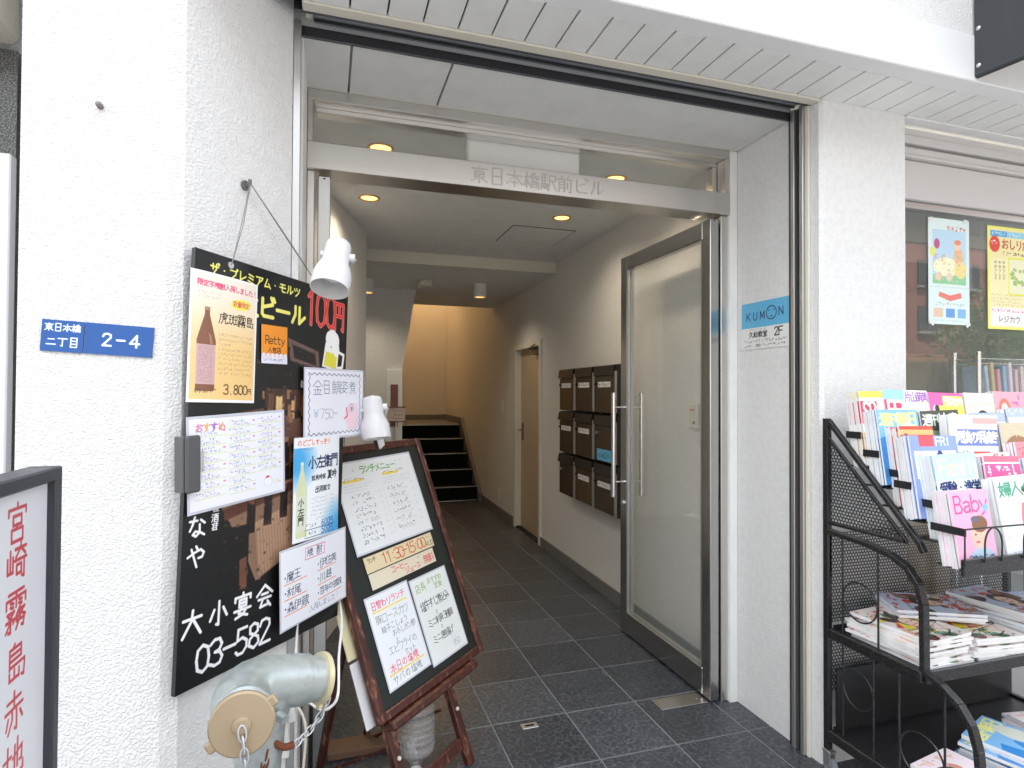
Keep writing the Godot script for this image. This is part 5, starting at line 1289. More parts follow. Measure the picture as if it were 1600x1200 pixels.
# ---------------------------------------------------------------- signs and small things on the walls
func wall_pieces():
	# class-room sign on the recess wall
	var im := sheet_image(300, 208, Color(0.90, 0.90, 0.89))
	var top := class_image(300, 112)
	im.blit_rect(top, Rect2i(0, 0, 296, 112), Vector2i(2, 3))
	scribble(im, Vector2(50, 120), 110, 8, Color(0.3, 0.3, 0.3), 1, 3)
	text(im, "久松教室", Vector2(50, 132), 26, Color(0.12, 0.12, 0.12), 3.4, 1.12)
	text(im, "2F", Vector2(200, 124), 34, Color(0.08, 0.08, 0.08), 5, 1.1)
	scribble(im, Vector2(20, 168), 260, 14, Color(0.2, 0.2, 0.2), 1.8, 11)
	text(im, "090", Vector2(90, 188), 13, Color(0.2, 0.2, 0.2), 1.8, 1.1)
	scribble(im, Vector2(20, 188), 62, 13, Color(0.2, 0.2, 0.2), 1.8, 13)
	scribble(im, Vector2(122, 188), 150, 13, Color(0.2, 0.2, 0.2), 1.8, 14)
	var facing_in := Basis(Vector3(0, 0, 1), Vector3.UP, Vector3(-1, 0, 0))
	var s := thing("classroom_sign", "blue and white class-room sign on the recess wall between door and pillar", "sign", Vector3(1.799, 1.704, -2.102), "", facing_in)
	part("print", sheet(0.302, 0.208, 0.003, print_mat(im, 0.35), M.paper), null, s)
	# address plates
	var blue := Color(0.16, 0.35, 0.62)
	im = sheet_image(160, 130, blue)
	text(im, "東日本橋", Vector2(12, 14), 31, Color(0.92, 0.95, 0.98), 4, 1.1)
	text(im, "二丁目", Vector2(20, 70), 38, Color(0.92, 0.95, 0.98), 5, 1.12)
	var sides := mat(lin(0.03, 0.09, 0.28), 0.35)
	var tilt := Basis(Vector3.BACK, deg_to_rad(-3.2))
	var p := thing("address_plate", "small blue enamel plate with two lines of white signs on the pillar", "plate", Vector3(-0.5785, 1.525, -1.5995), "blue street plates on the pillar", tilt)
	part("print", sheet(0.083, 0.072, 0.004, print_mat(im, 0.3), sides), null, p)
	im = sheet_image(280, 140, blue)
	text(im, "2-4", Vector2(62, 44), 54, Color(0.95, 0.97, 1.0), 9, 1.55)
	p = thing("address_plate", "wider blue enamel plate reading 2-4 on the pillar", "plate", Vector3(-0.4655, 1.519, -1.5995), "blue street plates on the pillar", tilt)
	part("print", sheet(0.139, 0.072, 0.004, print_mat(im, 0.3), sides), null, p)
	# an old anchor in the plaster
	var a := thing("wall_anchor", "rusty bolt stub sticking out of the white pillar above the plates", "bolt", Vector3(-0.512, 2.065, -1.5995))
	var g := Geo.new()
	g.tube([Vector3(0, 0, -0.01), Vector3(0, 0, 0.014), Vector3(0.003, -0.004, 0.02)], [0.007, 0.007, 0.003], 8)
	part("stub", g, mat(lin(0.22, 0.19, 0.17), 0.8), a)

# place on the angled flank of the left pillar: s metres along it, y up, off metres in front
func flank(s: float, y: float, off := 0.0) -> Vector3:
	var d := Vector3(sin(deg_to_rad(37.5)), 0, -cos(deg_to_rad(37.5)))
	return Vector3(-0.347, y, -1.6) + d * s + d.cross(Vector3.UP) * off
func flank_basis(turn := 0.0) -> Basis:
	var d := Vector3(sin(deg_to_rad(37.5)), 0, -cos(deg_to_rad(37.5)))
	return Basis(d, Vector3.UP, d.cross(Vector3.UP)) * Basis(Vector3.BACK, deg_to_rad(turn))

func noise_specks(im: Image, n: int, c: Color, most: float):
	for k in n: disc(im, Vector2(rng.randf() * im.get_width(), rng.randf() * im.get_height()), rng.randf_range(0.4, most), rng.randf_range(0.4, most), c)

func board_image() -> Image:
	var im := sheet_image(614, 1067, Color(0.06, 0.065, 0.07))
	# photograph of the restaurant printed on the lower right
	rect(im, 120, 190, 494, 520, Color(0.09, 0.075, 0.07))
	area(im, [Vector2(330, 178), Vector2(470, 205), Vector2(480, 262), Vector2(345, 245)], Color(0.42, 0.33, 0.31))
	area(im, [Vector2(350, 196), Vector2(455, 215), Vector2(462, 250), Vector2(362, 236)], Color(0.12, 0.10, 0.10))
	area(im, [Vector2(395, 300), Vector2(455, 308), Vector2(450, 330), Vector2(392, 322)], Color(0.72, 0.70, 0.68))
	rect(im, 250, 330, 364, 60, Color(0.26, 0.17, 0.13))
	for k in 6: rect(im, 262 + 46 * k, 345, 22, 118, Color(0.55, 0.38, 0.26).lerp(Color(0.20, 0.13, 0.11), rng.randf()))
	rect(im, 292, 352, 26, 78, Color(0.85, 0.72, 0.50)); rect(im, 356, 362, 14, 66, Color(0.80, 0.62, 0.42))
	area(im, [Vector2(120, 405), Vector2(260, 385), Vector2(410, 430), Vector2(410, 480), Vector2(150, 520)], Color(0.45, 0.31, 0.25))
	area(im, [Vector2(240, 440), Vector2(400, 412), Vector2(430, 520), Vector2(330, 560)], Color(0.36, 0.24, 0.20))
	for k in 5:
		rect(im, 260 + 55 * k, 478 + 8 * (k % 2), 40, 60, Color(0.16, 0.11, 0.10)); rect(im, 266 + 55 * k, 470, 28, 14, Color(0.58, 0.42, 0.34))
	area(im, [Vector2(110, 640), Vector2(380, 590), Vector2(420, 760), Vector2(420, 800), Vector2(240, 860), Vector2(190, 760)], Color(0.52, 0.40, 0.32))
	area(im, [Vector2(230, 700), Vector2(400, 660), Vector2(420, 800), Vector2(250, 850)], Color(0.66, 0.53, 0.43))
	area(im, [Vector2(120, 650), Vector2(380, 600), Vector2(384, 625), Vector2(124, 680)], Color(0.36, 0.20, 0.14))
	for k in 4:
		rect(im, 200 + 62 * k, 640 - 12 * k, 30, 86, Color(0.12, 0.085, 0.08)); rect(im, 204 + 62 * k, 634 - 12 * k, 22, 12, Color(0.48, 0.30, 0.20))
	area(im, [Vector2(392, 690), Vector2(470, 670), Vector2(480, 860), Vector2(400, 880)], Color(0.30, 0.15, 0.11))
	for k in 6: seg(im, Vector2(400 + 12 * k, 680), Vector2(402 + 12 * k, 790), 2, Color(0.14, 0.08, 0.07))
	rect(im, 150, 700, 60, 190, Color(0.07, 0.06, 0.06))
	area(im, [Vector2(180, 790), Vector2(205, 785), Vector2(210, 880), Vector2(184, 890)], Color(0.42, 0.27, 0.20))
	for k in 46:
		var q := Vector2(rng.randf_range(230, 600), rng.randf_range(330, 560))
		rect(im, q.x, q.y, rng.randf_range(4, 16), rng.randf_range(8, 46), [Color(0.10, 0.08, 0.07), Color(0.22, 0.14, 0.10), Color(0.36, 0.24, 0.17), Color(0.55, 0.40, 0.28)][rng.randi() % 4])
	rect(im, 0, 870, 614, 197, Color(0.06, 0.065, 0.07)); rect(im, 0, 0, 614, 175, Color(0.06, 0.065, 0.07)); rect(im, 0, 175, 112, 700, Color(0.06, 0.065, 0.07))
	for k in 16: seg(im, Vector2(236 + 11 * k, 712 - 2.6 * k), Vector2(252 + 11 * k, 850 - 3.0 * k), 0.9, Color(0.50, 0.38, 0.30))
	for k in 700:
		var q := Vector2i(rng.randi_range(120, 608), rng.randi_range(200, 862))
		var c0 := im.get_pixelv(q)
		rect(im, q.x, q.y, rng.randi_range(3, 14), rng.randi_range(2, 9), c0.lerp([Color(0.05, 0.04, 0.04), Color(0.62, 0.46, 0.34), Color(0.30, 0.17, 0.12)][rng.randi() % 3], rng.randf_range(0.08, 0.4)))
	im.resize(154, 267, Image.INTERPOLATE_LANCZOS)
	im.resize(614, 1067, Image.INTERPOLATE_LANCZOS)
	var yl := Color(0.96, 0.94, 0.48)
	text(im, "ザ・プレミアム・モルツ", Vector2(46, 24), 27, yl, 4.6, 1.12)
	text(im, "生ビール", Vector2(150, 76), 60, yl, 11, 1.06)
	scribble(im, Vector2(100, 150), 130, 24, Color(0.85, 0.82, 0.45), 4, 17)
	var red := Color(0.86, 0.22, 0.20)
	for q in [[Color(0.96, 0.62, 0.56), 12.5], [red, 9.0]]:
		text(im, "100", Vector2(392, 20), 104, q[0], q[1], 1.02, 0.68)
		text(im, "円", Vector2(543, 32), 92, q[0], q[1], 1.0, 0.58)
	# mug of beer
	var ink := Color(0.10, 0.09, 0.10)
	area(im, [Vector2(502, 182), Vector2(574, 190), Vector2(566, 262), Vector2(490, 250)], Color(0.95, 0.95, 0.93))
	area(im, [Vector2(508, 200), Vector2(566, 206), Vector2(560, 254), Vector2(498, 244)], Color(0.88, 0.86, 0.28))
	for q in [[524, 158, 20, 26], [552, 164, 22, 30], [538, 146, 22, 20], [560, 190, 16, 24], [516, 182, 14, 16]]:
		disc(im, Vector2(q[0], q[1]), q[2], q[3], Color(0.96, 0.96, 0.96))
	seg(im, Vector2(576, 198), Vector2(600, 204), 5, Color(0.95, 0.95, 0.93)); seg(im, Vector2(600, 204), Vector2(594, 246), 5, Color(0.95, 0.95, 0.93)); seg(im, Vector2(594, 246), Vector2(570, 250), 5, Color(0.95, 0.95, 0.93))
	var wh := Color(0.95, 0.95, 0.96)
	text(im, "なや", Vector2(16, 655), 52, wh, 6.5, 1.38, 1.0, 0.1, true)
	text(im, "楽酒家", Vector2(84, 632), 21, wh, 3, 1.1, 1.0, 0.0, true)
	text(im, "大小宴会", Vector2(12, 880), 60, wh, 8, 1.38, 0.95, 0.1)
	text(im, "03-582", Vector2(44, 974), 66, wh, 8.5, 0.98, 0.95, 0.06)
	noise_specks(im, 160, Color(0.32, 0.33, 0.33, 0.6), 1.6)
	return im

func paper_thing(called: String, label: String, cat: String, group: String, at: Vector3, basis: Basis, w: float, h: float, im: Image, film := 0.0, bow := 0.0, rough := 0.3):
	var t := thing(called, label, cat, at, group, basis)
	part("print", sheet(w, h, 0.0008, print_mat(im, rough), M.paper, bow), null, t)
	if film > 0.0:
		# clear rim of the laminate round the paper
		for q in [[-w / 2 - film, -h / 2 - film, -w / 2, h / 2 + film], [w / 2, -h / 2 - film, w / 2 + film, h / 2 + film], [-w / 2, h / 2, w / 2, h / 2 + film], [-w / 2, -h / 2 - film, w / 2, -h / 2]]:
			bx("laminate_rim", Vector3(q[0], q[1], 0), Vector3(q[2], q[3], 0.0007), M.film, t)
	return t

func bottle_print(im: Image, c: Vector2, w: float, h: float, glass_c: Color, label_c: Color):
	area(im, [c + Vector2(-0.12 * w, -0.5 * h), c + Vector2(0.12 * w, -0.5 * h), c + Vector2(0.14 * w, -0.40 * h), c + Vector2(0.36 * w, -0.22 * h), c + Vector2(0.5 * w, -0.10 * h), c + Vector2(0.5 * w, 0.48 * h), c + Vector2(0.44 * w, 0.5 * h), c + Vector2(-0.44 * w, 0.5 * h), c + Vector2(-0.5 * w, 0.48 * h), c + Vector2(-0.5 * w, -0.10 * h), c + Vector2(-0.36 * w, -0.22 * h), c + Vector2(-0.14 * w, -0.40 * h)], glass_c)
	area(im, [c + Vector2(-0.5 * w, -0.05 * h), c + Vector2(0.5 * w, -0.05 * h), c + Vector2(0.5 * w, 0.42 * h), c + Vector2(-0.5 * w, 0.42 * h)], label_c)
	area(im, [c + Vector2(0.10 * w, -0.20 * h), c + Vector2(0.26 * w, -0.16 * h), c + Vector2(0.34 * w, -0.06 * h), c + Vector2(0.20 * w, -0.06 * h)], glass_c.lightened(0.25))
	area(im, [c + Vector2(-0.14 * w, -0.5 * h), c + Vector2(0.14 * w, -0.5 * h), c + Vector2(0.14 * w, -0.46 * h), c + Vector2(-0.14 * w, -0.46 * h)], glass_c.lightened(0.3))

func hanging_board():
	var b := thing("menu_board", "black restaurant board hung by wires on the angled pillar flank", "sign board", flank(0.308, 1.206, 0.02), "", flank_basis(-2.2))
	part("board", sheet(0.614, 1.067, 0.012, print_mat(board_image(), 0.35), M.black_plastic), null, b)
	for x in [-0.2, 0.17]:
		var g := Geo.new()
		g.tube([Vector3(x, 0.515, 0.0121), Vector3(x, 0.515, 0.016)], 0.009, 12)
		part("grommet", g, M.alu, b)
	var g := Geo.new()
	for e in [Vector3(-0.2, 0.515, 0.017), Vector3(0.17, 0.515, 0.017)]:
		var q: Vector3 = e
		var top := Vector3(-0.131, 0.760, 0.0)
		for o in [-0.003, 0.003]: g.tube([q, q.lerp(top, 0.5) + Vector3(o, -0.004, 0.004), top + Vector3(o * 0.3, 0, 0)], 0.0012, 5)
	part("wire", g, mat(lin(0.25, 0.25, 0.24), 0.4, 0.6), b)
	var nl := thing("wall_hook", "grey screw hook in the pillar flank carrying the board wires", "hook", flank(0.205, 1.966, 0.0), "", flank_basis())
	g = Geo.new()
	g.tube([Vector3(0, 0, -0.01), Vector3(0, 0, 0.012), Vector3(0, 0.006, 0.02), Vector3(0, 0.014, 0.02)], 0.005, 8)
	g.tube([Vector3(0, 0, 0.0), Vector3(0, 0, 0.006)], 0.014, 10)
	part("hook", g, mat(lin(0.20, 0.20, 0.18), 0.6, 0.4), nl)

	# shochu poster with a brown bottle
	var im := sheet_image(300, 450, Color(0.97, 0.97, 0.98))
	for y in range(8, 440): rect(im, 8, y, 284, 1, Color(0.96, 0.92, 0.86).lerp(Color(0.95, 0.80, 0.54), smoothstep(40, 300, y)))
	text(im, "限定芋焼酎入荷しました!", Vector2(26, 30), 21, Color(0.88, 0.22, 0.44), 2.9, 1.08)
	scribble(im, Vector2(30, 68), 100, 9, Color(0.65, 0.60, 0.55), 1, 3); scribble(im, Vector2(30, 82), 90, 9, Color(0.65, 0.60, 0.55), 1, 4)
	disc(im, Vector2(216, 92), 52, 20, Color(0.95, 0.92, 0.42), -0.1)
	text(im, "数量限定", Vector2(178, 82), 19, Color(0.85, 0.30, 0.30), 2.0, 1.05)
	text(im, "虎斑霧島", Vector2(116, 130), 42, Color(0.16, 0.13, 0.11), 3.4, 1.05, 0.95, 0.12)
	bottle_print(im, Vector2(68, 266), 76, 290, Color(0.52, 0.31, 0.20), Color(0.80, 0.66, 0.66))
	for k in 14: scribble(im, Vector2(38, 256 + 9 * k), 58, 8, Color(0.62, 0.42, 0.46), 1, 80 + k)
	for k in 9: scribble(im, Vector2(118, 206 + 17 * k), 160 if k != 2 else 60, 11, Color(0.58, 0.48, 0.36), 1.2, 90 + k)
	text(im, "ボトル", Vector2(28, 404), 14, Color(0.32, 0.2, 0.1), 2, 1.1); scribble(im, Vector2(74, 404), 46, 13, Color(0.35, 0.22, 0.1), 1.5, 7)
	text(im, "3.800", Vector2(140, 386), 34, Color(0.22, 0.12, 0.07), 4, 1.0); text(im, "円", Vector2(262, 398), 19, Color(0.22, 0.12, 0.07), 2.4)
	paper_thing("drink_poster", "cream poster with a brown bottle and the price 3.800", "poster", "papers on the hanging board", flank(0.104, 1.533, 0.040), flank_basis(-1.6), 0.214, 0.322, im, 0.0, 0.006)
	# round-up of recommended dishes
	im = sheet_image(460, 330, Color(0.93, 0.94, 0.98))
	for q in [[0, Color(0.86, 0.55, 0.70)], [1, Color(0.95, 0.70, 0.40)], [2, Color(0.66, 0.45, 0.80)], [3, Color(0.90, 0.60, 0.50)]]:
		text(im, "おすすめ"[q[0]], Vector2(26 + 32 * q[0], 18), 30, q[1], 5.5, 1.0, 1.0, 0.15)
	for c in 3:
		for k in 9:
			var y := 18 + 32 * k + (24 if c == 0 else 0) - 3 * c
			if (c == 0 and k > 7) or (c == 2 and k > 6): continue
			seg(im, Vector2(22 + 146 * c, y + 26), Vector2(156 + 146 * c, y + 24), 1.6, Color(0.86, 0.88, 0.62))
			scribble(im, Vector2(24 + 146 * c, y), 80, 11, Color(0.28, 0.30, 0.42), 1.3, 100 + 10 * c + k)
			scribble(im, Vector2(46 + 146 * c, y + 12), 84, 10, Color(0.34, 0.36, 0.50), 1.2, 200 + 10 * c + k)
			if k % 2 == 0: disc(im, Vector2(148 + 146 * c, y + 6), 7, 3.5, Color(0.88, 0.55, 0.66))
	disc(im, Vector2(370, 280), 24, 20, Color(0.75, 0.80, 0.86)); disc(im, Vector2(370, 281), 22, 18, Color(0.95, 0.96, 0.98)); seg(im, Vector2(360, 262), Vector2(374, 260), 4, Color(0.85, 0.20, 0.25))
	scribble(im, Vector2(398, 280), 54, 16, Color(0.88, 0.82, 0.40), 3, 5)
	paper_thing("dish_list", "hand-written list of recommended dishes with yellow underlines", "menu", "papers on the hanging board", flank(0.160, 1.226, 0.042), flank_basis(1.8), 0.314, 0.222, im, 0.007, 0.004)
	# sea bream sheet
	im = sheet_image(420, 310, Color(0.91, 0.92, 0.96))
	var zig := Color(0.38, 0.40, 0.50)
	for e in 2:
		for k in 22:
			var yy: float = [18.0, 290.0][e]
			seg(im, Vector2(22 + 17 * k, yy + (7 if k % 2 else -4)), Vector2(39 + 17 * k, yy + (-4 if k % 2 else 7)), 1.8, zig)
		for k in 16:
			var xx: float = [24.0, 396.0][e]
			seg(im, Vector2(xx + (6 if k % 2 else -4), 20 + 17 * k), Vector2(xx + (-4 if k % 2 else 6), 37 + 17 * k), 1.8, zig)
	text(im, "金目鯛姿煮", Vector2(50, 48), 62, Color(0.42, 0.45, 0.52), 3.0, 1.05, 0.98, 0.25)
	text(im, "¥750~", Vector2(48, 178), 44, Color(0.55, 0.58, 0.64), 2.6, 1.0, 1.0, 0.2)
	area(im, [Vector2(280, 180), Vector2(320, 150), Vector2(380, 158), Vector2(386, 240), Vector2(370, 282), Vector2(300, 284), Vector2(284, 240)], Color(0.93, 0.82, 0.86))
	seg(im, Vector2(288, 176), Vector2(296, 216), 4, Color(0.86, 0.35, 0.42)); seg(im, Vector2(296, 216), Vector2(272, 228), 4, Color(0.86, 0.35, 0.42))
	disc(im, Vector2(330, 178), 15, 19, Color(0.55, 0.55, 0.62)); disc(im, Vector2(330, 178), 11, 15, Color(0.92, 0.92, 0.95)); disc(im, Vector2(331, 180), 5, 9, Color(0.2, 0.2, 0.25))
	scribble(im, Vector2(350, 240), 30, 26, Color(0.92, 0.62, 0.68), 3, 6)
	paper_thing("fish_sheet", "white sheet with a pink fish drawing inside a zigzag border", "notice", "papers on the hanging board", flank(0.556, 1.363, 0.044), flank_basis(0.0), 0.296, 0.214, im, 0.006, 0.003)
	# sake poster
	im = sheet_image(280, 400, Color(0.94, 0.96, 0.98))
	for y in range(40, 400):
		for x in range(0, 280):
			var d1 := Vector2(x, y).distance_to(Vector2(10, 90)) / 130.0
			var d2 := Vector2(x, y).distance_to(Vector2(290, 390)) / 150.0
			var k := clampf(1.0 - minf(d1, d2), 0, 1)
			if k > 0: im.set_pixel(x, y, Color(0.94, 0.96, 0.98).lerp(Color(0.28, 0.66, 0.90), minf(1, k * 1.4)))
	text(im, "のどごしすっきり", Vector2(18, 10), 23, Color(0.92, 0.45, 0.28), 3, 1.08)
	scribble(im, Vector2(18, 42), 90, 9, Color(0.3, 0.4, 0.5), 1.2, 4)
	text(im, "小左衛門", Vector2(78, 78), 48, Color(0.08, 0.12, 0.30), 6, 1.02, 0.98)
	text(im, "純米吟醸", Vector2(96, 152), 22, Color(0.10, 0.10, 0.14), 3.2, 1.02); text(im, "夏吟", Vector2(196, 142), 34, Color(0.10, 0.10, 0.14), 4.6, 1.0, 0.95)
	text(im, "出羽燦々", Vector2(120, 198), 24, Color(0.10, 0.10, 0.14), 3.6, 1.05)
	bottle_print(im, Vector2(44, 240), 58, 290, Color(0.84, 0.87, 0.70), Color(0.86, 0.88, 0.80))
	text(im, "小左門", Vector2(26, 236), 32, Color(0.2, 0.25, 0.2), 4, 1.1, 1.0, 0.2, true)
	for k in 6: scribble(im, Vector2(96, 240 + 16 * k), 150, 10, Color(0.50, 0.55, 0.60), 1.1, 300 + k)
	for k in 2:
		scribble(im, Vector2(66, 340 + 30 * k), 70, 15, Color(0.2, 0.3, 0.4), 2, 310 + k)
		text(im, ["600円", "500円"][k], Vector2(158, 334 + 30 * k), 24, Color(0.15, 0.35, 0.62), 3, 1.15)
		seg(im, Vector2(62, 362 + 30 * k), Vector2(250, 362 + 30 * k), 1.2, Color(0.2, 0.3, 0.4))
	paper_thing("sake_poster", "blue and white poster with a pale green bottle", "poster", "papers on the hanging board", flank(0.460, 1.108, 0.050), flank_basis(-0.6), 0.214, 0.310, im, 0.0, 0.006)
	# list of shochu names
	im = sheet_image(440, 330, Color(0.92, 0.93, 0.96))
	for q in [[150, 18, 280, 22], [280, 22, 278, 70], [278, 70, 148, 70], [148, 70, 150, 18]]: seg(im, Vector2(q[0], q[1]), Vector2(q[2], q[3]), 1.6, Color(0.88, 0.40, 0.50))
	var pen := Color(0.20, 0.22, 0.34)
	text(im, "焼 酎", Vector2(160, 24), 38, pen, 3.0, 1.0, 1.0, 0.15)
	var names := ["魔王", "村尾", "森伊蔵", "伊佐美", "川越", "百年の孤独"]
	for k in 6:
		var x := 34 if k < 3 else 244
		var y := 92 + 66 * (k % 3)
		disc(im, Vector2(x - 10, y + 22), 4, 4, pen)
		text(im, names[k], Vector2(x, y), 44 if k < 5 else 34, pen, 3.2, 1.0, 0.98, 0.2)
		seg(im, Vector2(x - 14, y + 52), Vector2(x + (120 if k < 5 else 160), y + 50), 2.2, Color(0.93, 0.58, 0.42))
	text(im, "入荷しました!", Vector2(170, 284), 30, Color(0.40, 0.42, 0.52), 2.0, 1.05, 1.0, 0.2)
	paper_thing("spirits_list", "hand-written white list of six names underlined in orange", "menu", "papers on the hanging board", flank(0.451, 0.834, 0.054), flank_basis(1.5), 0.296, 0.222, im, 0.006, 0.004)
	# small orange sticker
	im = sheet_image(120, 130, Color(0.95, 0.60, 0.18))
	text(im, "Retty", Vector2(12, 36), 27, Color(0.25, 0.15, 0.08), 3, 1.0, 1.0)
	text(im, "人気店", Vector2(28, 74), 20, Color(0.25, 0.15, 0.08), 2.2, 1.06)
	rect(im, 0, 108, 120, 22, Color(0.90, 0.90, 0.96))
	for k in 6: disc(im, Vector2(10 + 20 * k, 104), 9, 10, Color(0.90, 0.90, 0.96)); scribble(im, Vector2(10, 112), 100, 10, Color(0.55, 0.55, 0.65), 1.4, 2)
	paper_thing("orange_sticker", "small orange square sticker on the black board", "sticker", "papers on the hanging board", flank(0.287, 1.534, 0.036), flank_basis(0.5), 0.101, 0.108, im, 0.0, 0.0)
	# grey holder on the corner of the pillar, reaching over the edge of the board
	var h := thing("corner_holder", "dark grey metal holder on the pillar corner reaching over the board's edge", "bracket", flank(0.006, 1.228, 0.052), "", flank_basis(1.0))
	var dk := mat(lin(0.085, 0.085, 0.09), 0.4)
	bx("cover", Vector3(-0.028, -0.068, 0), Vector3(0.014, 0.068, 0.012), dk, h, 0.005)
	bx("arm", Vector3(-0.028, -0.066, -0.03), Vector3(-0.022, 0.066, 0.0), dk, h, 0.002)
	bx("hinge", Vector3(0.008, -0.02, 0.0122), Vector3(0.0175, 0.030, 0.015), M.alu, h, 0.002)
	# lamps clipped to the board and to the easel
	clip_lamp("white clip-on spot lamp over the corner of the hanging board", Vector3(0.030, 1.832, -1.770), Vector3(-0.16, -0.90, 0.36), 0.054, flank(0.52, 1.738, 0.03))
	clip_lamp("white clip-on spot lamp over the top of the easel", Vector3(0.150, 1.386, -2.14), Vector3(0.10, -0.95, 0.18), 0.051, Vector3(0.185, 1.225, -2.275))

func clip_lamp(label: String, top: Vector3, axis: Vector3, r: float, clip: Vector3):
	var a := axis.normalized()
	var side := a.cross(Vector3.RIGHT).normalized()
	var b := Basis(side.cross(-a).normalized(), -a, side)
	var l := thing("clip_lamp", label, "lamp", top, "white clip-on lamps", b)
	var s := r / 0.054
	var pts := [Vector2(0.0535, -0.160), Vector2(0.054, -0.128), Vector2(0.0525, -0.112), Vector2(0.048, -0.096), Vector2(0.042, -0.083), Vector2(0.0385, -0.074), Vector2(0.0375, -0.066), Vector2(0.0365, -0.018), Vector2(0.034, -0.008), Vector2(0.028, -0.003), Vector2(0.0, -0.002)]
	var inner := [Vector2(0.0, -0.022), Vector2(0.028, -0.024), Vector2(0.030, -0.07), Vector2(0.042, -0.092), Vector2(0.050, -0.116), Vector2(0.0515, -0.160)]
	for q in [pts, inner]:
		for i in q.size(): q[i] = q[i] * s
	var g := Geo.new()
	g.turned(pts, 32)
	g.lathe([pts[0], inner[5]], 32)
	part("shade", g, M.white_enamel, l)
	g = Geo.new()
	inner.reverse()
	g.turned(inner, 32)
	part("reflector", g, M.white_enamel, l)
	g = Geo.new()
	g.turned([Vector2(0.008, -0.06), Vector2(0.024, -0.092), Vector2(0.030, -0.112), Vector2(0.022, -0.128), Vector2(0.0, -0.134)].map(func(p): return p * s), 18)
	part("bulb", g, mat(lin(0.75, 0.74, 0.70), 0.2), l)
	g = Geo.new()
	g.tube([Vector3(0.034, -0.05, 0) * s, Vector3(0.044, -0.05, 0) * s], 0.008 * s, 10)
	part("switch_knob", g, M.white_enamel, l)
	g = Geo.new()
	g.lathe([Vector2(0.010, -0.004), Vector2(0.009, 0.002), Vector2(0.0, 0.002)], 12)
	part("end_cap", g, M.white_enamel, l)
	var t := l.transform.affine_inverse()
	var c := t * clip
	var joint := Vector3(-0.036, -0.045, 0) * s
	g = Geo.new()
	g.tube([joint, joint + Vector3(-0.014, -0.004, 0), c.lerp(joint, 0.35), c], 0.0065, 8)
	g.tube([joint + Vector3(0.004, 0, 0), joint + Vector3(-0.014, 0, 0)], 0.012, 10)
	part("arm", g, M.white_enamel, l)
	for o in [-0.008, 0.008]:
		g = Geo.new()
		g.box(Vector3(-0.018, -0.035, -0.0035), Vector3(0.018, 0.030, 0.0035), 0.002, t * Transform3D(flank_basis(25.0), clip + flank_basis().z * o))
		part("clip_jaw", g, M.white_enamel if o > 0 else M.black_plastic, l)


# ---------------------------------------------------------------- menu easel
const EASEL := 1.08
func easel_frame() -> Transform3D:
	var an := deg_to_rad(45.243); var lean := deg_to_rad(21.384)
	var d := Vector3(sin(an), 0, -cos(an)); var n := Vector3(cos(an), 0, sin(an))
	var up := Vector3.UP * cos(lean) - n * sin(lean)
	return Transform3D(Basis(d, up, d.cross(up)), Vector3(0, 1.4, 0) + (Vector3(0.1605, 0.4, -1.82) - Vector3(0, 1.4, 0)) * EASEL)

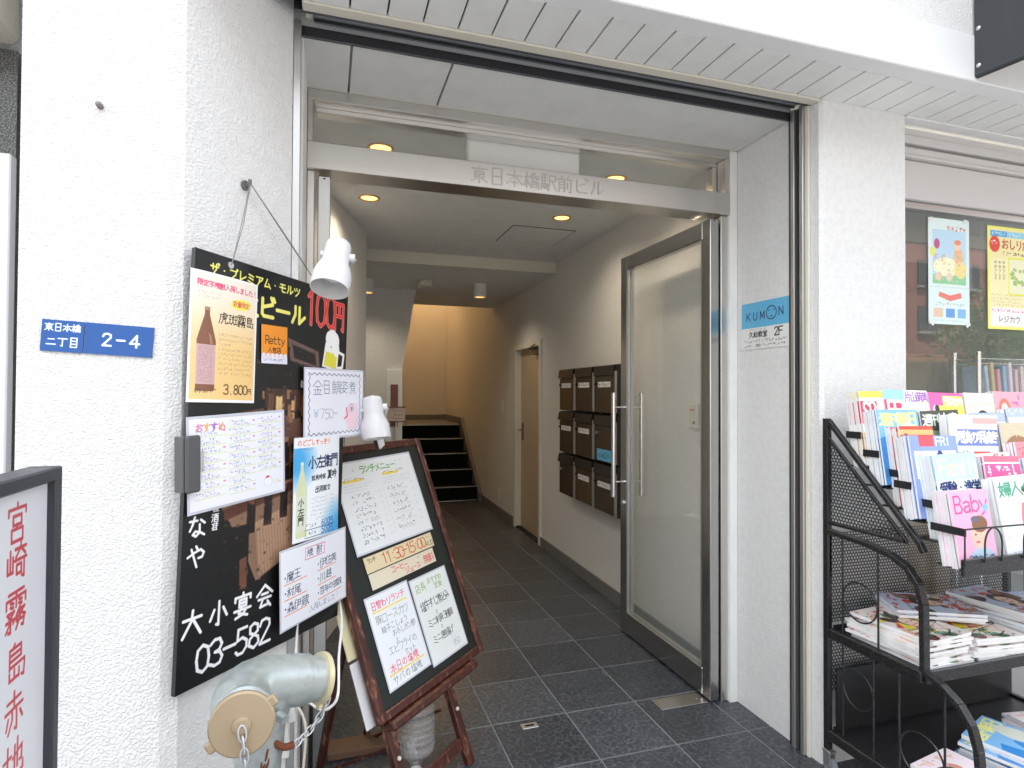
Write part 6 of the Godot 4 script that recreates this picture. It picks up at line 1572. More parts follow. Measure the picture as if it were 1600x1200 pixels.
func easel():
	var wood := mat(grey(1.0), 0.32)
	var grain := noise(FastNoiseLite.TYPE_SIMPLEX, 0.02, 4, 51)
	wood.albedo_texture = ramp_tex(grain, 256, [[0.0, lin(0.035, 0.010, 0.008)], [0.5, lin(0.070, 0.018, 0.011)], [0.72, lin(0.11, 0.03, 0.018)], [0.86, lin(0.28, 0.14, 0.09)], [1.0, lin(0.34, 0.2, 0.14)]])
	wood.uv1_triplanar = true
	wood.uv1_scale = Vector3(6, 2, 6)
	var t := easel_frame()
	var e := thing("menu_easel", "dark red wooden easel with a black panel leaning in the doorway", "easel", t.origin, "", t.basis)
	var w := 0.598 * EASEL; var h := 0.869 * EASEL; var rw := 0.030
	bx("panel", Vector3(rw, rw, -0.012), Vector3(w - rw, h - rw, 0.0), mat(lin(0.012, 0.016, 0.015), 0.3), e)
	bx("frame_bar", Vector3(0, 0, -0.02), Vector3(rw, h, 0.010), wood, e, 0.004)
	bx("frame_bar", Vector3(w - rw, 0, -0.02), Vector3(w, h, 0.010), wood, e, 0.004)
	bx("frame_bar", Vector3(rw + 0.0005, 0.0005, -0.02), Vector3(w - rw - 0.0005, rw, 0.010), wood, e, 0.004)
	bx("frame_bar", Vector3(rw + 0.0005, h - rw, -0.02), Vector3(w - rw - 0.0005, h - 0.0005, 0.010), wood, e, 0.004)
	bx("ledge", Vector3(0.03, -0.034, -0.025), Vector3(0.515 * EASEL, -0.002, 0.032), wood, e, 0.008)
	var floor_u := -t.origin.y / cos(deg_to_rad(21.384))
	for x in [0.05, 0.40]:
		bx("front_leg", Vector3(x - 0.002, floor_u + 0.012, -0.052), Vector3(x + 0.036, h * 0.55, -0.0255), wood, e, 0.003)
	for x in [0.067, 0.417]:
		var bg := Geo.new()
		bg.tube([Vector3(x, -0.13, -0.0255), Vector3(x, -0.13, -0.020)], 0.007, 10)
		part("bolt", bg, M.cream, e)
	bx("cross_bar", Vector3(0.0865, -0.265, -0.050), Vector3(0.3975, -0.225, -0.028), wood, e, 0.003)
	# rear legs swing back to the floor
	var inv := t.affine_inverse()
	var back := Vector3(-cos(deg_to_rad(45.243)), 0, -sin(deg_to_rad(45.243)))
	for x in [0.10, 0.345]:
		var g := Geo.new()
		var top: Vector3 = t * Vector3(x, 0.40, -0.066)
		var foot := Vector3(top.x, 0.008, top.z) + back * 0.16
		var a := inv * top; var b := inv * foot
		var dir := (a - b).normalized()
		var bas := Basis(Vector3.RIGHT, dir, Vector3.RIGHT.cross(dir))
		g.box(Vector3(-0.012, 0, -0.009), Vector3(0.012, (a - b).length(), 0.009), 0.003, Transform3D(bas, b))
		part("rear_leg", g, wood, e)
		g = Geo.new()
		g.tube([inv * (t * Vector3(x, -0.10, -0.04)), inv * (t * Vector3(x, -0.16, -0.04)).lerp(foot, 0.9)], 0.006, 6)
		part("strut", g, wood, e)

	var put := func(called, label, cat, s0, u0, s1, u1, turn, im, film, off):
		return paper_thing(called, label, cat, "sheets on the menu easel", t * Vector3((s0 + s1) / 2 * EASEL, (u0 + u1) / 2 * EASEL, off), t.basis * Basis(Vector3.BACK, deg_to_rad(turn)), (s1 - s0) * EASEL, (u1 - u0) * EASEL, im, film, 0.0)
	var ink := Color(0.22, 0.24, 0.28)
	var im := sheet_image(560, 420, Color(0.90, 0.92, 0.93))
	text(im, "ランチメニュー", Vector2(160, 22), 38, Color(0.42, 0.66, 0.34), 5, 1.0, 1.0, 0.2)
	scribble(im, Vector2(110, 26), 40, 24, Color(0.6, 0.6, 0.6), 2, 3); scribble(im, Vector2(430, 24), 60, 30, Color(0.55, 0.56, 0.6), 2.4, 9)
	rect(im, 30, 80, 130, 14, Color(0.94, 0.85, 0.40)); scribble(im, Vector2(34, 72), 160, 20, Color(0.40, 0.36, 0.25), 2.2, 4)
	rect(im, 310, 76, 120, 14, Color(0.94, 0.85, 0.40)); scribble(im, Vector2(312, 68), 170, 20, Color(0.40, 0.36, 0.25), 2.2, 6)
	for k in 3: scribble(im, Vector2(30, 104 + 14 * k), 200 - 30 * k, 9, Color(0.62, 0.64, 0.66), 1, 20 + k); scribble(im, Vector2(306, 100 + 13 * k), 220, 9, Color(0.60, 0.62, 0.64), 1, 24 + k)
	for k in 8:
		scribble(im, Vector2(56, 152 + 31 * k), 168, 21, ink, 2.2, 400 + k); scribble(im, Vector2(246, 154 + 31 * k), 26, 10, Color(0.6, 0.6, 0.62), 1.2, 430 + k)
	for k in 6:
		scribble(im, Vector2(318, 148 + 40 * k), 140, 21, ink, 2.2, 450 + k); scribble(im, Vector2(340, 171 + 40 * k), 130, 9, Color(0.6, 0.6, 0.62), 1.1, 470 + k); scribble(im, Vector2(500, 146 + 40 * k), 28, 11, Color(0.6, 0.6, 0.62), 1.2, 480 + k)
	for k in 24: seg(im, Vector2(288, 145 + 10 * k), Vector2(288, 150 + 10 * k), 0.8, Color(0.7, 0.72, 0.74))
	put.call("lunch_menu", "large laminated lunch menu at the top of the easel", "menu", 0.092, 0.502, 0.506, 0.808, 1.2, im, 0.007, 0.003)
	im = sheet_image(420, 72, Color(0.88, 0.83, 0.68))
	text(im, "ランチ", Vector2(14, 8), 22, Color(0.35, 0.30, 0.24), 2.2, 0.9, 0.8, 0.2)
	text(im, "11:30-15:00", Vector2(86, 10), 50, Color(0.80, 0.32, 0.22), 4.6, 0.72, 1.0, 0.12)
	text(im, "14:30", Vector2(360, 38), 24, Color(0.40, 0.40, 0.30), 2, 0.66, 0.9); scribble(im, Vector2(358, 8), 56, 16, Color(0.45, 0.45, 0.34), 1.6, 5)
	put.call("hours_strip", "cream strip with the lunch hours 11:30 to 15:00 in red", "notice", 0.112, 0.434, 0.494, 0.487, 1.6, im, 0.0, 0.003)
	im = sheet_image(420, 62, Color(0.88, 0.85, 0.76))
	text(im, "コーヒー", Vector2(130, 6), 26, Color(0.86, 0.30, 0.36), 2.8, 0.98, 1.0, 0.15)
	text(im, "ジュース", Vector2(210, 32), 26, Color(0.86, 0.30, 0.36), 2.8, 0.98, 1.0, 0.15)
	text(im, "無料", Vector2(340, 16), 38, Color(0.84, 0.24, 0.32), 3, 1.0, 0.95, 0.1)
	scribble(im, Vector2(300, 6), 36, 13, Color(0.4, 0.4, 0.4), 1.4, 4)
	put.call("coffee_strip", "pale strip with red writing under the hours strip", "notice", 0.116, 0.378, 0.478, 0.430, 1.4, im, 0.0, 0.003)
	im = sheet_image(300, 410, Color(0.91, 0.93, 0.95))
	var rd := Color(0.88, 0.30, 0.42)
	var gy := Color(0.46, 0.48, 0.52)
	rect(im, 22, 66, 250, 8, Color(0.95, 0.86, 0.45)); rect(im, 20, 352, 256, 8, Color(0.95, 0.84, 0.45))
	text(im, "日替わりランチ", Vector2(22, 24), 36, rd, 3.4, 1.0, 0.98, 0.15)
	text(im, "豚ロースカツ", Vector2(30, 88), 42, gy, 2.4, 1.02, 0.92, 0.2)
	text(im, "柚子こしょう", Vector2(48, 140), 34, gy, 2.2, 1.0, 0.95, 0.2)
	text(im, "おろしポン酢", Vector2(112, 178), 30, gy, 2.2, 1.0, 0.95, 0.2)
	text(im, "と", Vector2(120, 216), 22, gy, 2)
	text(im, "エビフライの", Vector2(58, 240), 36, gy, 2.4, 1.0, 0.95, 0.2)
	text(im, "セット", Vector2(160, 282), 28, gy, 2.2, 1.0, 0.95, 0.2)
	text(im, "本日の塩焼", Vector2(36, 312), 38, rd, 3.2, 1.12, 0.98, 0.15)
	text(im, "サバの塩焼", Vector2(34, 364), 36, gy, 2.6, 1.2, 1.0, 0.15)
	put.call("daily_lunch_sheet", "laminated hand-written daily lunch sheet with pink headings, lower on the easel", "menu", 0.074, 0.072, 0.284, 0.356, 0.8, im, 0.006, 0.003)
	im = sheet_image(290, 410, Color(0.90, 0.92, 0.92))
	text(im, "店長", Vector2(24, 26), 42, Color(0.56, 0.68, 0.36), 3.4, 1.0, 0.95, 0.15)
	text(im, "おすすめ", Vector2(124, 18), 30, Color(0.58, 0.68, 0.42), 2.8, 1.0, 1.0, 0.15); text(im, "定食", Vector2(170, 52), 32, Color(0.58, 0.68, 0.42), 2.8, 1.0, 1.0, 0.15)
	text(im, "塩牛すじ煮込み", Vector2(22, 112), 46, Color(0.10, 0.12, 0.16), 3.2, 0.88, 0.86, 0.2)
	text(im, "と", Vector2(120, 178), 22, gy, 2)
	text(im, "ミニ刺身3種盛", Vector2(40, 206), 38, Color(0.12, 0.13, 0.18), 2.7, 0.92, 0.92, 0.2)
	text(im, "と", Vector2(130, 256), 18, gy, 2)
	text(im, "ミニ唐揚げ", Vector2(44, 288), 38, Color(0.12, 0.13, 0.18), 2.7, 0.98, 0.95, 0.2)
	scribble(im, Vector2(180, 330), 84, 20, Color(0.62, 0.62, 0.72), 1.6, 4); text(im, "950", Vector2(180, 358), 30, Color(0.55, 0.58, 0.70), 2, 1.0)
	put.call("set_meal_sheet", "laminated set meal sheet with green heading and black brush writing on the easel", "menu", 0.302, 0.060, 0.514, 0.350, 0.6, im, 0.006, 0.003)
	# placards tucked behind the left edge of the easel
	var pc := thing("white_placard", "narrow white placard tucked behind the easel's lower edge", "placard", t * Vector3(-0.018, 0.10, -0.036), "placards behind the easel", t.basis)
	bx("board", Vector3(-0.006, -0.10, -0.004), Vector3(0.10, 0.11, 0.004), M.white_enamel, pc, 0.002)
	pc = thing("yellow_placard", "narrow pale yellow placard tucked behind the easel above the white one", "placard", t * Vector3(-0.020, 0.31, -0.034), "placards behind the easel", t.basis)
	bx("board", Vector3(-0.008, -0.09, -0.004), Vector3(0.10, 0.11, 0.004), mat(lin(0.72, 0.66, 0.42), 0.5), pc, 0.002)
	# plastic bottle on the floor behind the easel
	var clear := mat(lin(0.9, 0.93, 0.93, 0.13), 0.03)
	clear.transparency = BaseMaterial3D.TRANSPARENCY_ALPHA
	var bt := thing("plastic_bottle", "clear plastic bottle standing upside down on the floor behind the easel", "bottle", Vector3(0.325, 0.0005, -2.20))
	var g := Geo.new()
	var pr := [Vector2(0.015, 0.016), Vector2(0.016, 0.045), Vector2(0.030, 0.075), Vector2(0.050, 0.105), Vector2(0.0525, 0.125)]
	for k in 5: pr.append_array([Vector2(0.0525, 0.135 + 0.028 * k), Vector2(0.0495, 0.142 + 0.028 * k), Vector2(0.0495, 0.150 + 0.028 * k), Vector2(0.0525, 0.157 + 0.028 * k)])
	pr.append_array([Vector2(0.0525, 0.285), Vector2(0.050, 0.300), Vector2(0.040, 0.312), Vector2(0.020, 0.312), Vector2(0.0, 0.300)])
	g.turned(pr, 28)
	part("body", g, clear, bt)
	bt.scale = Vector3(1.3, 0.84, 1.3)
	g = Geo.new()
	g.lathe([Vector2(0.0, 0), Vector2(0.017, 0), Vector2(0.017, 0.018), Vector2(0.0, 0.018)], 18)
	part("cap", g, M.white_plastic, bt)
	g = Geo.new()
	g.lathe([Vector2(0.0532, 0.110), Vector2(0.0532, 0.134)], 28)
	part("ridge_band", g, clear, bt)
	# brown board on the floor inside the door
	var fb := bx("floor_board", Vector3(0.012, 0.0008, -2.46), Vector3(0.30, 0.03, -2.36), mat(lin(0.20, 0.12, 0.075), 0.7), self, 0.004)
	tag(fb, "low brown wooden board lying on the tiles behind the easel", "board")


# ---------------------------------------------------------------- fire hose inlet, cables
func chain(path: Array, n: int, m: Material, parent: Node3D, called: String):
	var c := Curve3D.new()
	for p in path: c.add_point(p)
	var long := c.get_baked_length()
	for i in n:
		var a := c.sample_baked(long * i / n - 0.003); var b := c.sample_baked(long * (i + 1) / n + 0.003)
		var d := (b - a).normalized()
		var s := d.cross(Vector3(0.3, 0.2, 1) if i % 2 == 0 else Vector3(1, 0.2, -0.3)).normalized()
		var g := Geo.new()
		var loop := []
		for k in 12:
			var an := TAU * k / 12
			loop.append(((a + b) / 2) + d * cos(an) * (b - a).length() * 0.62 + s * sin(an) * 0.0075)
		g.tube(loop, 0.0022, 6, true)
		part(called, g, m, parent)

func curved(pts: Array, n := 24) -> Array:
	var c := Curve3D.new()
	for i in pts.size():
		var a: Vector3 = pts[maxi(i - 1, 0)]; var b: Vector3 = pts[mini(i + 1, pts.size() - 1)]
		c.add_point(pts[i], -(b - a) / 6.0, (b - a) / 6.0)
	var out := []
	for k in n + 1: out.append(c.sample_baked(c.get_baked_length() * k / n, true))
	return out

func frame_to(dir: Vector3, at: Vector3) -> Transform3D:   # y axis along dir
	var y := dir.normalized()
	var x := y.cross(Vector3.UP if absf(y.y) < 0.9 else Vector3.RIGHT).normalized()
	return Transform3D(Basis(x, y, x.cross(y)), at)

func standpipe():
	var zinc := mat(grey(1.0), 0.42, 0.55)
	zinc.albedo_texture = ramp_tex(noise(FastNoiseLite.TYPE_SIMPLEX, 0.025, 5, 61), 256, [[0.0, lin(0.33, 0.37, 0.36)], [0.5, lin(0.42, 0.46, 0.45)], [1.0, lin(0.50, 0.54, 0.53)]])
	triplanar(zinc, 4.0)
	var brass := mat(lin(0.40, 0.31, 0.20), 0.45, 0.35)
	var galv := mat(lin(0.55, 0.56, 0.58), 0.4, 0.6)
	var s := thing("fire_hose_inlet", "grey twin fire hose inlet with tan caps on a riser beside the pillar", "standpipe")
	var g := Geo.new()
	g.tube([Vector3(-0.150, -0.01, -1.498), Vector3(-0.148, 0.45, -1.497), Vector3(-0.143, 0.60, -1.494)], [0.050, 0.050, 0.052], 24)
	g.tube(curved([Vector3(-0.143, 0.56, -1.494), Vector3(-0.140, 0.64, -1.493), Vector3(-0.118, 0.705, -1.496)], 8), [0.053, 0.054, 0.055, 0.056, 0.057, 0.057, 0.057, 0.056, 0.055], 24)
	part("riser", g, zinc, s)
	g = Geo.new()
	var bend := curved([Vector3(-0.166, 0.704, -1.375), Vector3(-0.176, 0.722, -1.43), Vector3(-0.156, 0.728, -1.475), Vector3(-0.10, 0.716, -1.506), Vector3(-0.045, 0.702, -1.532)], 16)
	g.tube(bend, 0.0585, 28)
	part("body", g, zinc, s)
	# the mouth towards the street
	var n1 := Vector3(0.06, 0.12, 0.98)
	var f1 := frame_to(n1, Vector3(-0.161, 0.716, -1.345))
	g = Geo.new()
	g.lathe([Vector2(0.0575, -0.045), Vector2(0.061, -0.042), Vector2(0.061, -0.028), Vector2(0.054, -0.025), Vector2(0.054, 0.0)], 28, f1)
	part("collar", g, zinc, s)
	var cap := Geo.new()
	cap.lathe([Vector2(0.060, 0.0), Vector2(0.064, 0.003), Vector2(0.064, 0.012), Vector2(0.060, 0.016), Vector2(0.020, 0.018), Vector2(0.018, 0.024), Vector2(0.012, 0.026), Vector2(0.0, 0.026)], 32, f1)
	for an in [0.55, PI + 0.55]:
		cap.box(Vector3(0.058, 0.001, -0.012), Vector3(0.076, 0.014, 0.012), 0.004, f1 * Transform3D(Basis(Vector3.UP, an), Vector3.ZERO))
	part("cap", cap, brass, s)
	# the mouth pointing into the recess
	var n2 := (bend[16] - bend[14]) as Vector3
	var f2 := frame_to(n2, bend[16])
	g = Geo.new()
	g.lathe([Vector2(0.0595, -0.006), Vector2(0.0595, 0.0), Vector2(0.053, 0.002), Vector2(0.052, 0.040)], 28, f2)
	part("collar", g, zinc, s)
	cap = Geo.new()
	cap.lathe([Vector2(0.052, 0.034), Vector2(0.060, 0.036), Vector2(0.060, 0.048), Vector2(0.050, 0.052), Vector2(0.012, 0.053), Vector2(0.012, 0.064), Vector2(0.0, 0.064)], 32, f2)
	cap.box(Vector3(0.056, 0.036, -0.010), Vector3(0.068, 0.048, 0.010), 0.003, f2 * Transform3D(Basis(Vector3.UP, 1.2), Vector3.ZERO))
	part("cap", cap, mat(lin(0.62, 0.56, 0.36), 0.4, 0.3), s)
	# lug and bolt, rusty hook, chains
	g = Geo.new()
	g.tube([Vector3(-0.10, 0.672, -1.438), Vector3(-0.082, 0.668, -1.422)], 0.011, 12)
	part("lug", g, zinc, s)
	g = Geo.new()
	g.tube([Vector3(-0.235, 0.69, -1.40), Vector3(-0.215, 0.69, -1.405)], 0.010, 12)
	part("lug", g, zinc, s)
	var rust := mat(lin(0.16, 0.045, 0.02), 0.85)
	g = Geo.new()
	g.tube(curved([Vector3(-0.120, 0.63, -1.46), Vector3(-0.105, 0.60, -1.458), Vector3(-0.085, 0.585, -1.462), Vector3(-0.066, 0.583, -1.47)], 10), 0.008, 8)
	part("hook", g, rust, s)
	chain([Vector3(0.010, 0.645, -1.548), Vector3(-0.005, 0.61, -1.535), Vector3(-0.030, 0.59, -1.51), Vector3(-0.066, 0.577, -1.475)], 7, galv, s, "chain_link")
	chain([f1 * Vector3(0, 0.027, 0), Vector3(-0.152, 0.67, -1.308), Vector3(-0.150, 0.60, -1.315), Vector3(-0.13, 0.50, -1.35)], 10, galv, s, "chain_link")
	chain([Vector3(-0.118, 0.615, -1.455), Vector3(-0.125, 0.57, -1.445), Vector3(-0.135, 0.50, -1.43)], 6, rust, s, "chain_link")
	# power strip with plugs and its cables beside the jamb
	var p := thing("power_outlet", "white outlet box with two plugs on the jamb beside the hose inlet", "outlet")
	bx("box", Vector3(-0.138, 0.33, -1.888), Vector3(-0.096, 0.50, -1.855), M.white_plastic, p, 0.004)
	for q in [Vector3(-0.108, 0.415, -1.84), Vector3(-0.090, 0.475, -1.845)]:
		var pg := Geo.new()
		pg.tube([q + Vector3(0, -0.028, -0.006), q + Vector3(0, -0.008, 0), q + Vector3(0.002, 0.010, 0.004), q + Vector3(0.002, 0.03, 0.006)], [0.014, 0.014, 0.009, 0.004], 10)
		part("plug", pg, M.white_plastic, p)
	var cb := thing("lamp_cable", "thin white lamp cable looping from the outlet up to the easel", "cable")
	g = Geo.new()
	g.tube(curved([Vector3(-0.108, 0.43, -1.835), Vector3(-0.100, 0.494, -1.815), Vector3(-0.055, 0.545, -1.75), Vector3(-0.010, 0.545, -1.69), Vector3(0.015, 0.520, -1.738), Vector3(0.039, 0.506, -1.836), Vector3(0.043, 0.58, -1.93), Vector3(0.052, 0.66, -2.03), Vector3(0.03, 0.78, -2.13)], 60), 0.0042, 8)
	part("cable", g, M.white_plastic, cb)
	cb = thing("hanging_cable", "cream cable hanging down from the outlet along the steel post", "cable")
	g = Geo.new()
	g.tube(curved([Vector3(-0.088, 0.505, -1.84), Vector3(-0.06, 0.46, -1.84), Vector3(-0.050, 0.40, -1.84), Vector3(-0.060, 0.25, -1.85), Vector3(-0.08, 0.006, -1.86)], 40), 0.004, 8)
	part("cable", g, M.cream, cb)
	cb = thing("jamb_cable", "thin white cable running up the jamb behind the hanging board", "cable")
	g = Geo.new()
	g.tube(curved([Vector3(-0.086, 0.50, -1.842), Vector3(-0.079, 0.70, -1.90), Vector3(-0.066, 1.10, -1.95), Vector3(-0.066, 1.7, -1.95)], 30), 0.004, 8)
	part("cable", g, M.white_plastic, cb)

func stand_sign():
	var b := Basis(Vector3(0, 0, -1), Vector3.UP, Vector3(1, 0, 0))
	var s := thing("stand_sign", "black framed standing sign with a column of red brush characters", "sign", Vector3(-0.449, 0, -1.25), "", b)
	var fm := mat(lin(0.03, 0.032, 0.04), 0.4)
	var w := 0.55; var top := 1.267; var t := 0.024
	bx("frame_bar", Vector3(-t, 0.10, -0.05), Vector3(0, top, 0), fm, s, 0.003)
	bx("frame_bar", Vector3(-w, 0.10, -0.05), Vector3(-w + t, top, 0), fm, s, 0.003)
	bx("frame_bar", Vector3(-w + t, top - t, -0.05), Vector3(-t, top, 0), fm, s, 0.003)
	bx("frame_bar", Vector3(-w + t, 0.10, -0.05), Vector3(-t, 0.10 + t, 0), fm, s, 0.003)
	for x in [-0.05, -w + 0.02]:
		bx("foot", Vector3(x, 0.0005, -0.20), Vector3(x + 0.03, 0.0995, 0.12), fm, s, 0.004)
	var pw := w - 2 * t; var ph := top - 0.10 - 2 * t
	var im := sheet_image(502, 1119, Color(0.86, 0.87, 0.89))
	var red := Color(0.76, 0.27, 0.30)
	var nm := "宮崎霧島赤地"
	var ys := [1.193, 1.132, 1.055, 0.973, 0.899, 0.822, 0.75]
	for k in 6:
		text(im, nm[k], Vector2(502 - 132, (top - t - ys[k]) * 1000 - 30), 60, red, 5.4, 1.0, 1.02, 0.08)
	part("panel", sheet(pw, ph, 0.006, print_mat(im, 0.3), M.paper), null, s, Vector3(-w / 2, 0.10 + t + ph / 2, -0.02))


# ---------------------------------------------------------------- magazines
func cover(k: int) -> Image:
	var im := sheet_image(126, 178, Color(0.95, 0.95, 0.95))
	var wht := Color(0.97, 0.97, 0.97)
	var blk := Color(0.14, 0.13, 0.16)
	match k:
		0: # pink baby magazine
			im.fill(Color(0.95, 0.70, 0.82))
			text(im, "Baby", Vector2(4, 12), 40, Color(0.88, 0.32, 0.56), 4.2, 1.02, 1.0)
			disc(im, Vector2(76, 108), 26, 34, Color(0.93, 0.78, 0.70)); disc(im, Vector2(84, 82), 26, 20, Color(0.55, 0.40, 0.30)); disc(im, Vector2(72, 70), 15, 8, Color(0.45, 0.42, 0.48))
			disc(im, Vector2(66, 106), 3, 2, blk); disc(im, Vector2(70, 124), 7, 3, Color(0.85, 0.45, 0.48)); disc(im, Vector2(78, 160), 40, 22, Color(0.70, 0.80, 0.88)); disc(im, Vector2(112, 44), 9, 9, Color(0.50, 0.75, 0.85))
			text(im, "0歳からの", Vector2(30, 154), 18, Color(0.25, 0.32, 0.40), 2, 1.06)
		1: # white magazine with a figure in a coral dress
			im.fill(Color(0.93, 0.95, 0.97))
			area(im, [Vector2(56, 58), Vector2(90, 58), Vector2(98, 90), Vector2(104, 178), Vector2(48, 178), Vector2(50, 90)], Color(0.93, 0.50, 0.52))
			disc(im, Vector2(73, 40), 11, 15, Color(0.95, 0.82, 0.75)); disc(im, Vector2(73, 29), 12, 8, Color(0.28, 0.22, 0.20))
			text(im, "婦人公論", Vector2(6, 12), 29, Color(0.30, 0.62, 0.50), 4, 1.0)
			for j in 3: scribble(im, Vector2(8, 70 + 26 * j), 26, 8, Color(0.6, 0.6, 0.64), 1, j)
			scribble(im, Vector2(6, 152), 40, 16, Color(0.7, 0.72, 0.76), 2, 7)
		2: # light blue education magazine
			im.fill(Color(0.74, 0.88, 0.94))
			text(im, "Family", Vector2(6, 12), 34, Color(0.93, 0.80, 0.70), 4, 0.92, 0.96)
			rect(im, 0, 56, 126, 40, Color(0.88, 0.93, 0.90))
			text(im, "受験・進学", Vector2(4, 60), 25, Color(0.12, 0.18, 0.40), 4, 0.97)
			scribble(im, Vector2(10, 96), 90, 14, blk, 2.4, 4); disc(im, Vector2(96, 140), 24, 30, Color(0.95, 0.86, 0.50))
		3: # pink and white weekly
			im.fill(wht); rect(im, 0, 0, 126, 14, Color(0.88, 0.45, 0.55)); rect(im, 0, 18, 126, 34, Color(0.90, 0.35, 0.60))
			scribble(im, Vector2(4, 20), 118, 28, wht, 4, 3); scribble(im, Vector2(6, 60), 110, 22, Color(0.85, 0.25, 0.50), 4, 5); disc(im, Vector2(90, 80), 18, 22, Color(0.60, 0.42, 0.52))
		4: # blue with red flash and a white band of faces
			im.fill(Color(0.55, 0.64, 0.88)); rect(im, 24, 0, 40, 24, Color(0.86, 0.36, 0.40)); text(im, "FRI", Vector2(66, 4), 18, wht, 2.4)
			rect(im, 8, 34, 112, 60, wht); text(im, "86 88", Vector2(12, 44), 20, Color(0.5, 0.5, 0.58), 3, 1.1); disc(im, Vector2(76, 48), 9, 15, Color(0.25, 0.28, 0.50)); disc(im, Vector2(108, 56), 13, 14, Color(0.82, 0.58, 0.62))
		5: # pink puzzle
			im.fill(Color(0.93, 0.55, 0.60)); disc(im, Vector2(70, 80), 40, 24, Color(0.95, 0.80, 0.55)); disc(im, Vector2(50, 110), 24, 14, Color(0.45, 0.66, 0.40)); scribble(im, Vector2(8, 10), 110, 26, Color(0.80, 0.28, 0.40), 4, 6)
		6: # red weekly
			im.fill(Color(0.86, 0.34, 0.28)); rect(im, 0, 8, 126, 12, Color(0.93, 0.72, 0.50)); scribble(im, Vector2(6, 24), 110, 26, wht, 4, 8); disc(im, Vector2(22, 30), 12, 14, Color(0.55, 0.36, 0.42))
		7: # big white book on formalities
			im.fill(Color(0.88, 0.89, 0.94))
			area(im, [Vector2(0, 0), Vector2(50, 0), Vector2(30, 40), Vector2(0, 70)], wht); rect(im, 60, 6, 66, 12, Color(0.90, 0.70, 0.68))
			rect(im, 18, 30, 108, 34, Color(0.45, 0.52, 0.78)); text(im, "死後の手続き", Vector2(14, 34), 24, wht, 4, 0.82, 0.92)
			for j in 6: scribble(im, Vector2(6, 74 + 14 * j), 44, 11, Color(0.5, 0.5, 0.58), 1.8, 20 + j)
			rect(im, 56, 76, 46, 34, Color(0.86, 0.38, 0.30)); scribble(im, Vector2(60, 80), 40, 13, Color(0.96, 0.88, 0.55), 2.4, 3)
			text(im, "チャ", Vector2(62, 118), 26, Color(0.20, 0.18, 0.50), 4); scribble(im, Vector2(106, 74), 20, 12, Color(0.5, 0.5, 0.58), 1.6, 33)
		8: # tan photo
			im.fill(Color(0.80, 0.76, 0.66)); disc(im, Vector2(62, 70), 56, 40, Color(0.62, 0.46, 0.34)); scribble(im, Vector2(16, 10), 100, 26, Color(0.85, 0.80, 0.60), 3, 5); disc(im, Vector2(40, 60), 10, 10, Color(0.86, 0.74, 0.60))
		9: # blue weekly with pale yellow title
			im.fill(Color(0.52, 0.74, 0.92)); text(im, "週刊朝日", Vector2(6, 8), 30, Color(0.95, 0.94, 0.58), 5, 0.98, 0.98)
			area(im, [Vector2(0, 70), Vector2(26, 60), Vector2(36, 110), Vector2(54, 76), Vector2(64, 72), Vector2(74, 110), Vector2(80, 178), Vector2(0, 178)], Color(0.25, 0.55, 0.82)); disc(im, Vector2(92, 70), 26, 40, Color(0.85, 0.86, 0.80))
		10: # dark green weekly
			im.fill(Color(0.30, 0.34, 0.30)); text(im, "週刊文春", Vector2(6, 8), 29, Color(0.93, 0.95, 0.90), 4.6, 1.0); rect(im, 0, 50, 126, 120, Color(0.60, 0.66, 0.56))
		11: # cream, girl with dark hair
			im.fill(Color(0.93, 0.91, 0.83)); text(im, "イフニ", Vector2(8, 20), 40, wht, 10, 0.95); text(im, "イフニ", Vector2(8, 20), 40, Color(0.82, 0.72, 0.48), 2.4, 0.95)
			disc(im, Vector2(70, 66), 26, 20, Color(0.25, 0.20, 0.22)); disc(im, Vector2(70, 78), 18, 18, Color(0.95, 0.85, 0.80))
		12: # pale blue and white
			im.fill(Color(0.90, 0.92, 0.97)); rect(im, 0, 0, 126, 24, Color(0.70, 0.76, 0.92)); scribble(im, Vector2(6, 4), 110, 16, wht, 2.6, 2); rect(im, 40, 40, 50, 50, Color(0.90, 0.62, 0.76)); scribble(im, Vector2(44, 46), 44, 18, wht, 3, 4); scribble(im, Vector2(92, 34), 32, 20, Color(0.84, 0.45, 0.60), 3, 9)
		13: # yellow and red weekly
			im.fill(Color(0.96, 0.93, 0.90)); rect(im, 0, 0, 126, 16, Color(0.95, 0.88, 0.40)); rect(im, 0, 24, 90, 54, Color(0.88, 0.28, 0.36)); text(im, "SP", Vector2(6, 26), 48, wht, 9, 1.1); rect(im, 0, 100, 30, 60, Color(0.80, 0.62, 0.15)); scribble(im, Vector2(2, 104), 24, 22, blk, 4, 6)
		14: # white and red photo weekly
			im.fill(wht); rect(im, 0, 0, 58, 24, Color(0.62, 0.82, 0.92)); rect(im, 0, 24, 52, 80, Color(0.90, 0.30, 0.42)); text(im, "FRI", Vector2(2, 28), 42, wht, 7, 0.62); text(im, "片山萌美", Vector2(60, 4), 24, Color(0.62, 0.42, 0.70), 3, 0.94, 0.72)
			disc(im, Vector2(74, 62), 18, 10, Color(0.88, 0.80, 0.55)); rect(im, 58, 66, 34, 6, Color(0.45, 0.35, 0.18)); scribble(im, Vector2(94, 42), 30, 10, Color(0.55, 0.5, 0.55), 1.4, 6)
		15: # hot pink and yellow
			im.fill(Color(0.93, 0.42, 0.68)); rect(im, 50, 8, 76, 40, Color(0.95, 0.88, 0.45)); text(im, "ラスツツ", Vector2(54, 12), 22, wht, 5, 0.8); rect(im, 30, 34, 96, 30, Color(0.95, 0.90, 0.42)); disc(im, Vector2(22, 50), 13, 18, Color(0.90, 0.86, 0.88)); disc(im, Vector2(26, 42), 8, 10, Color(0.24, 0.20, 0.30))
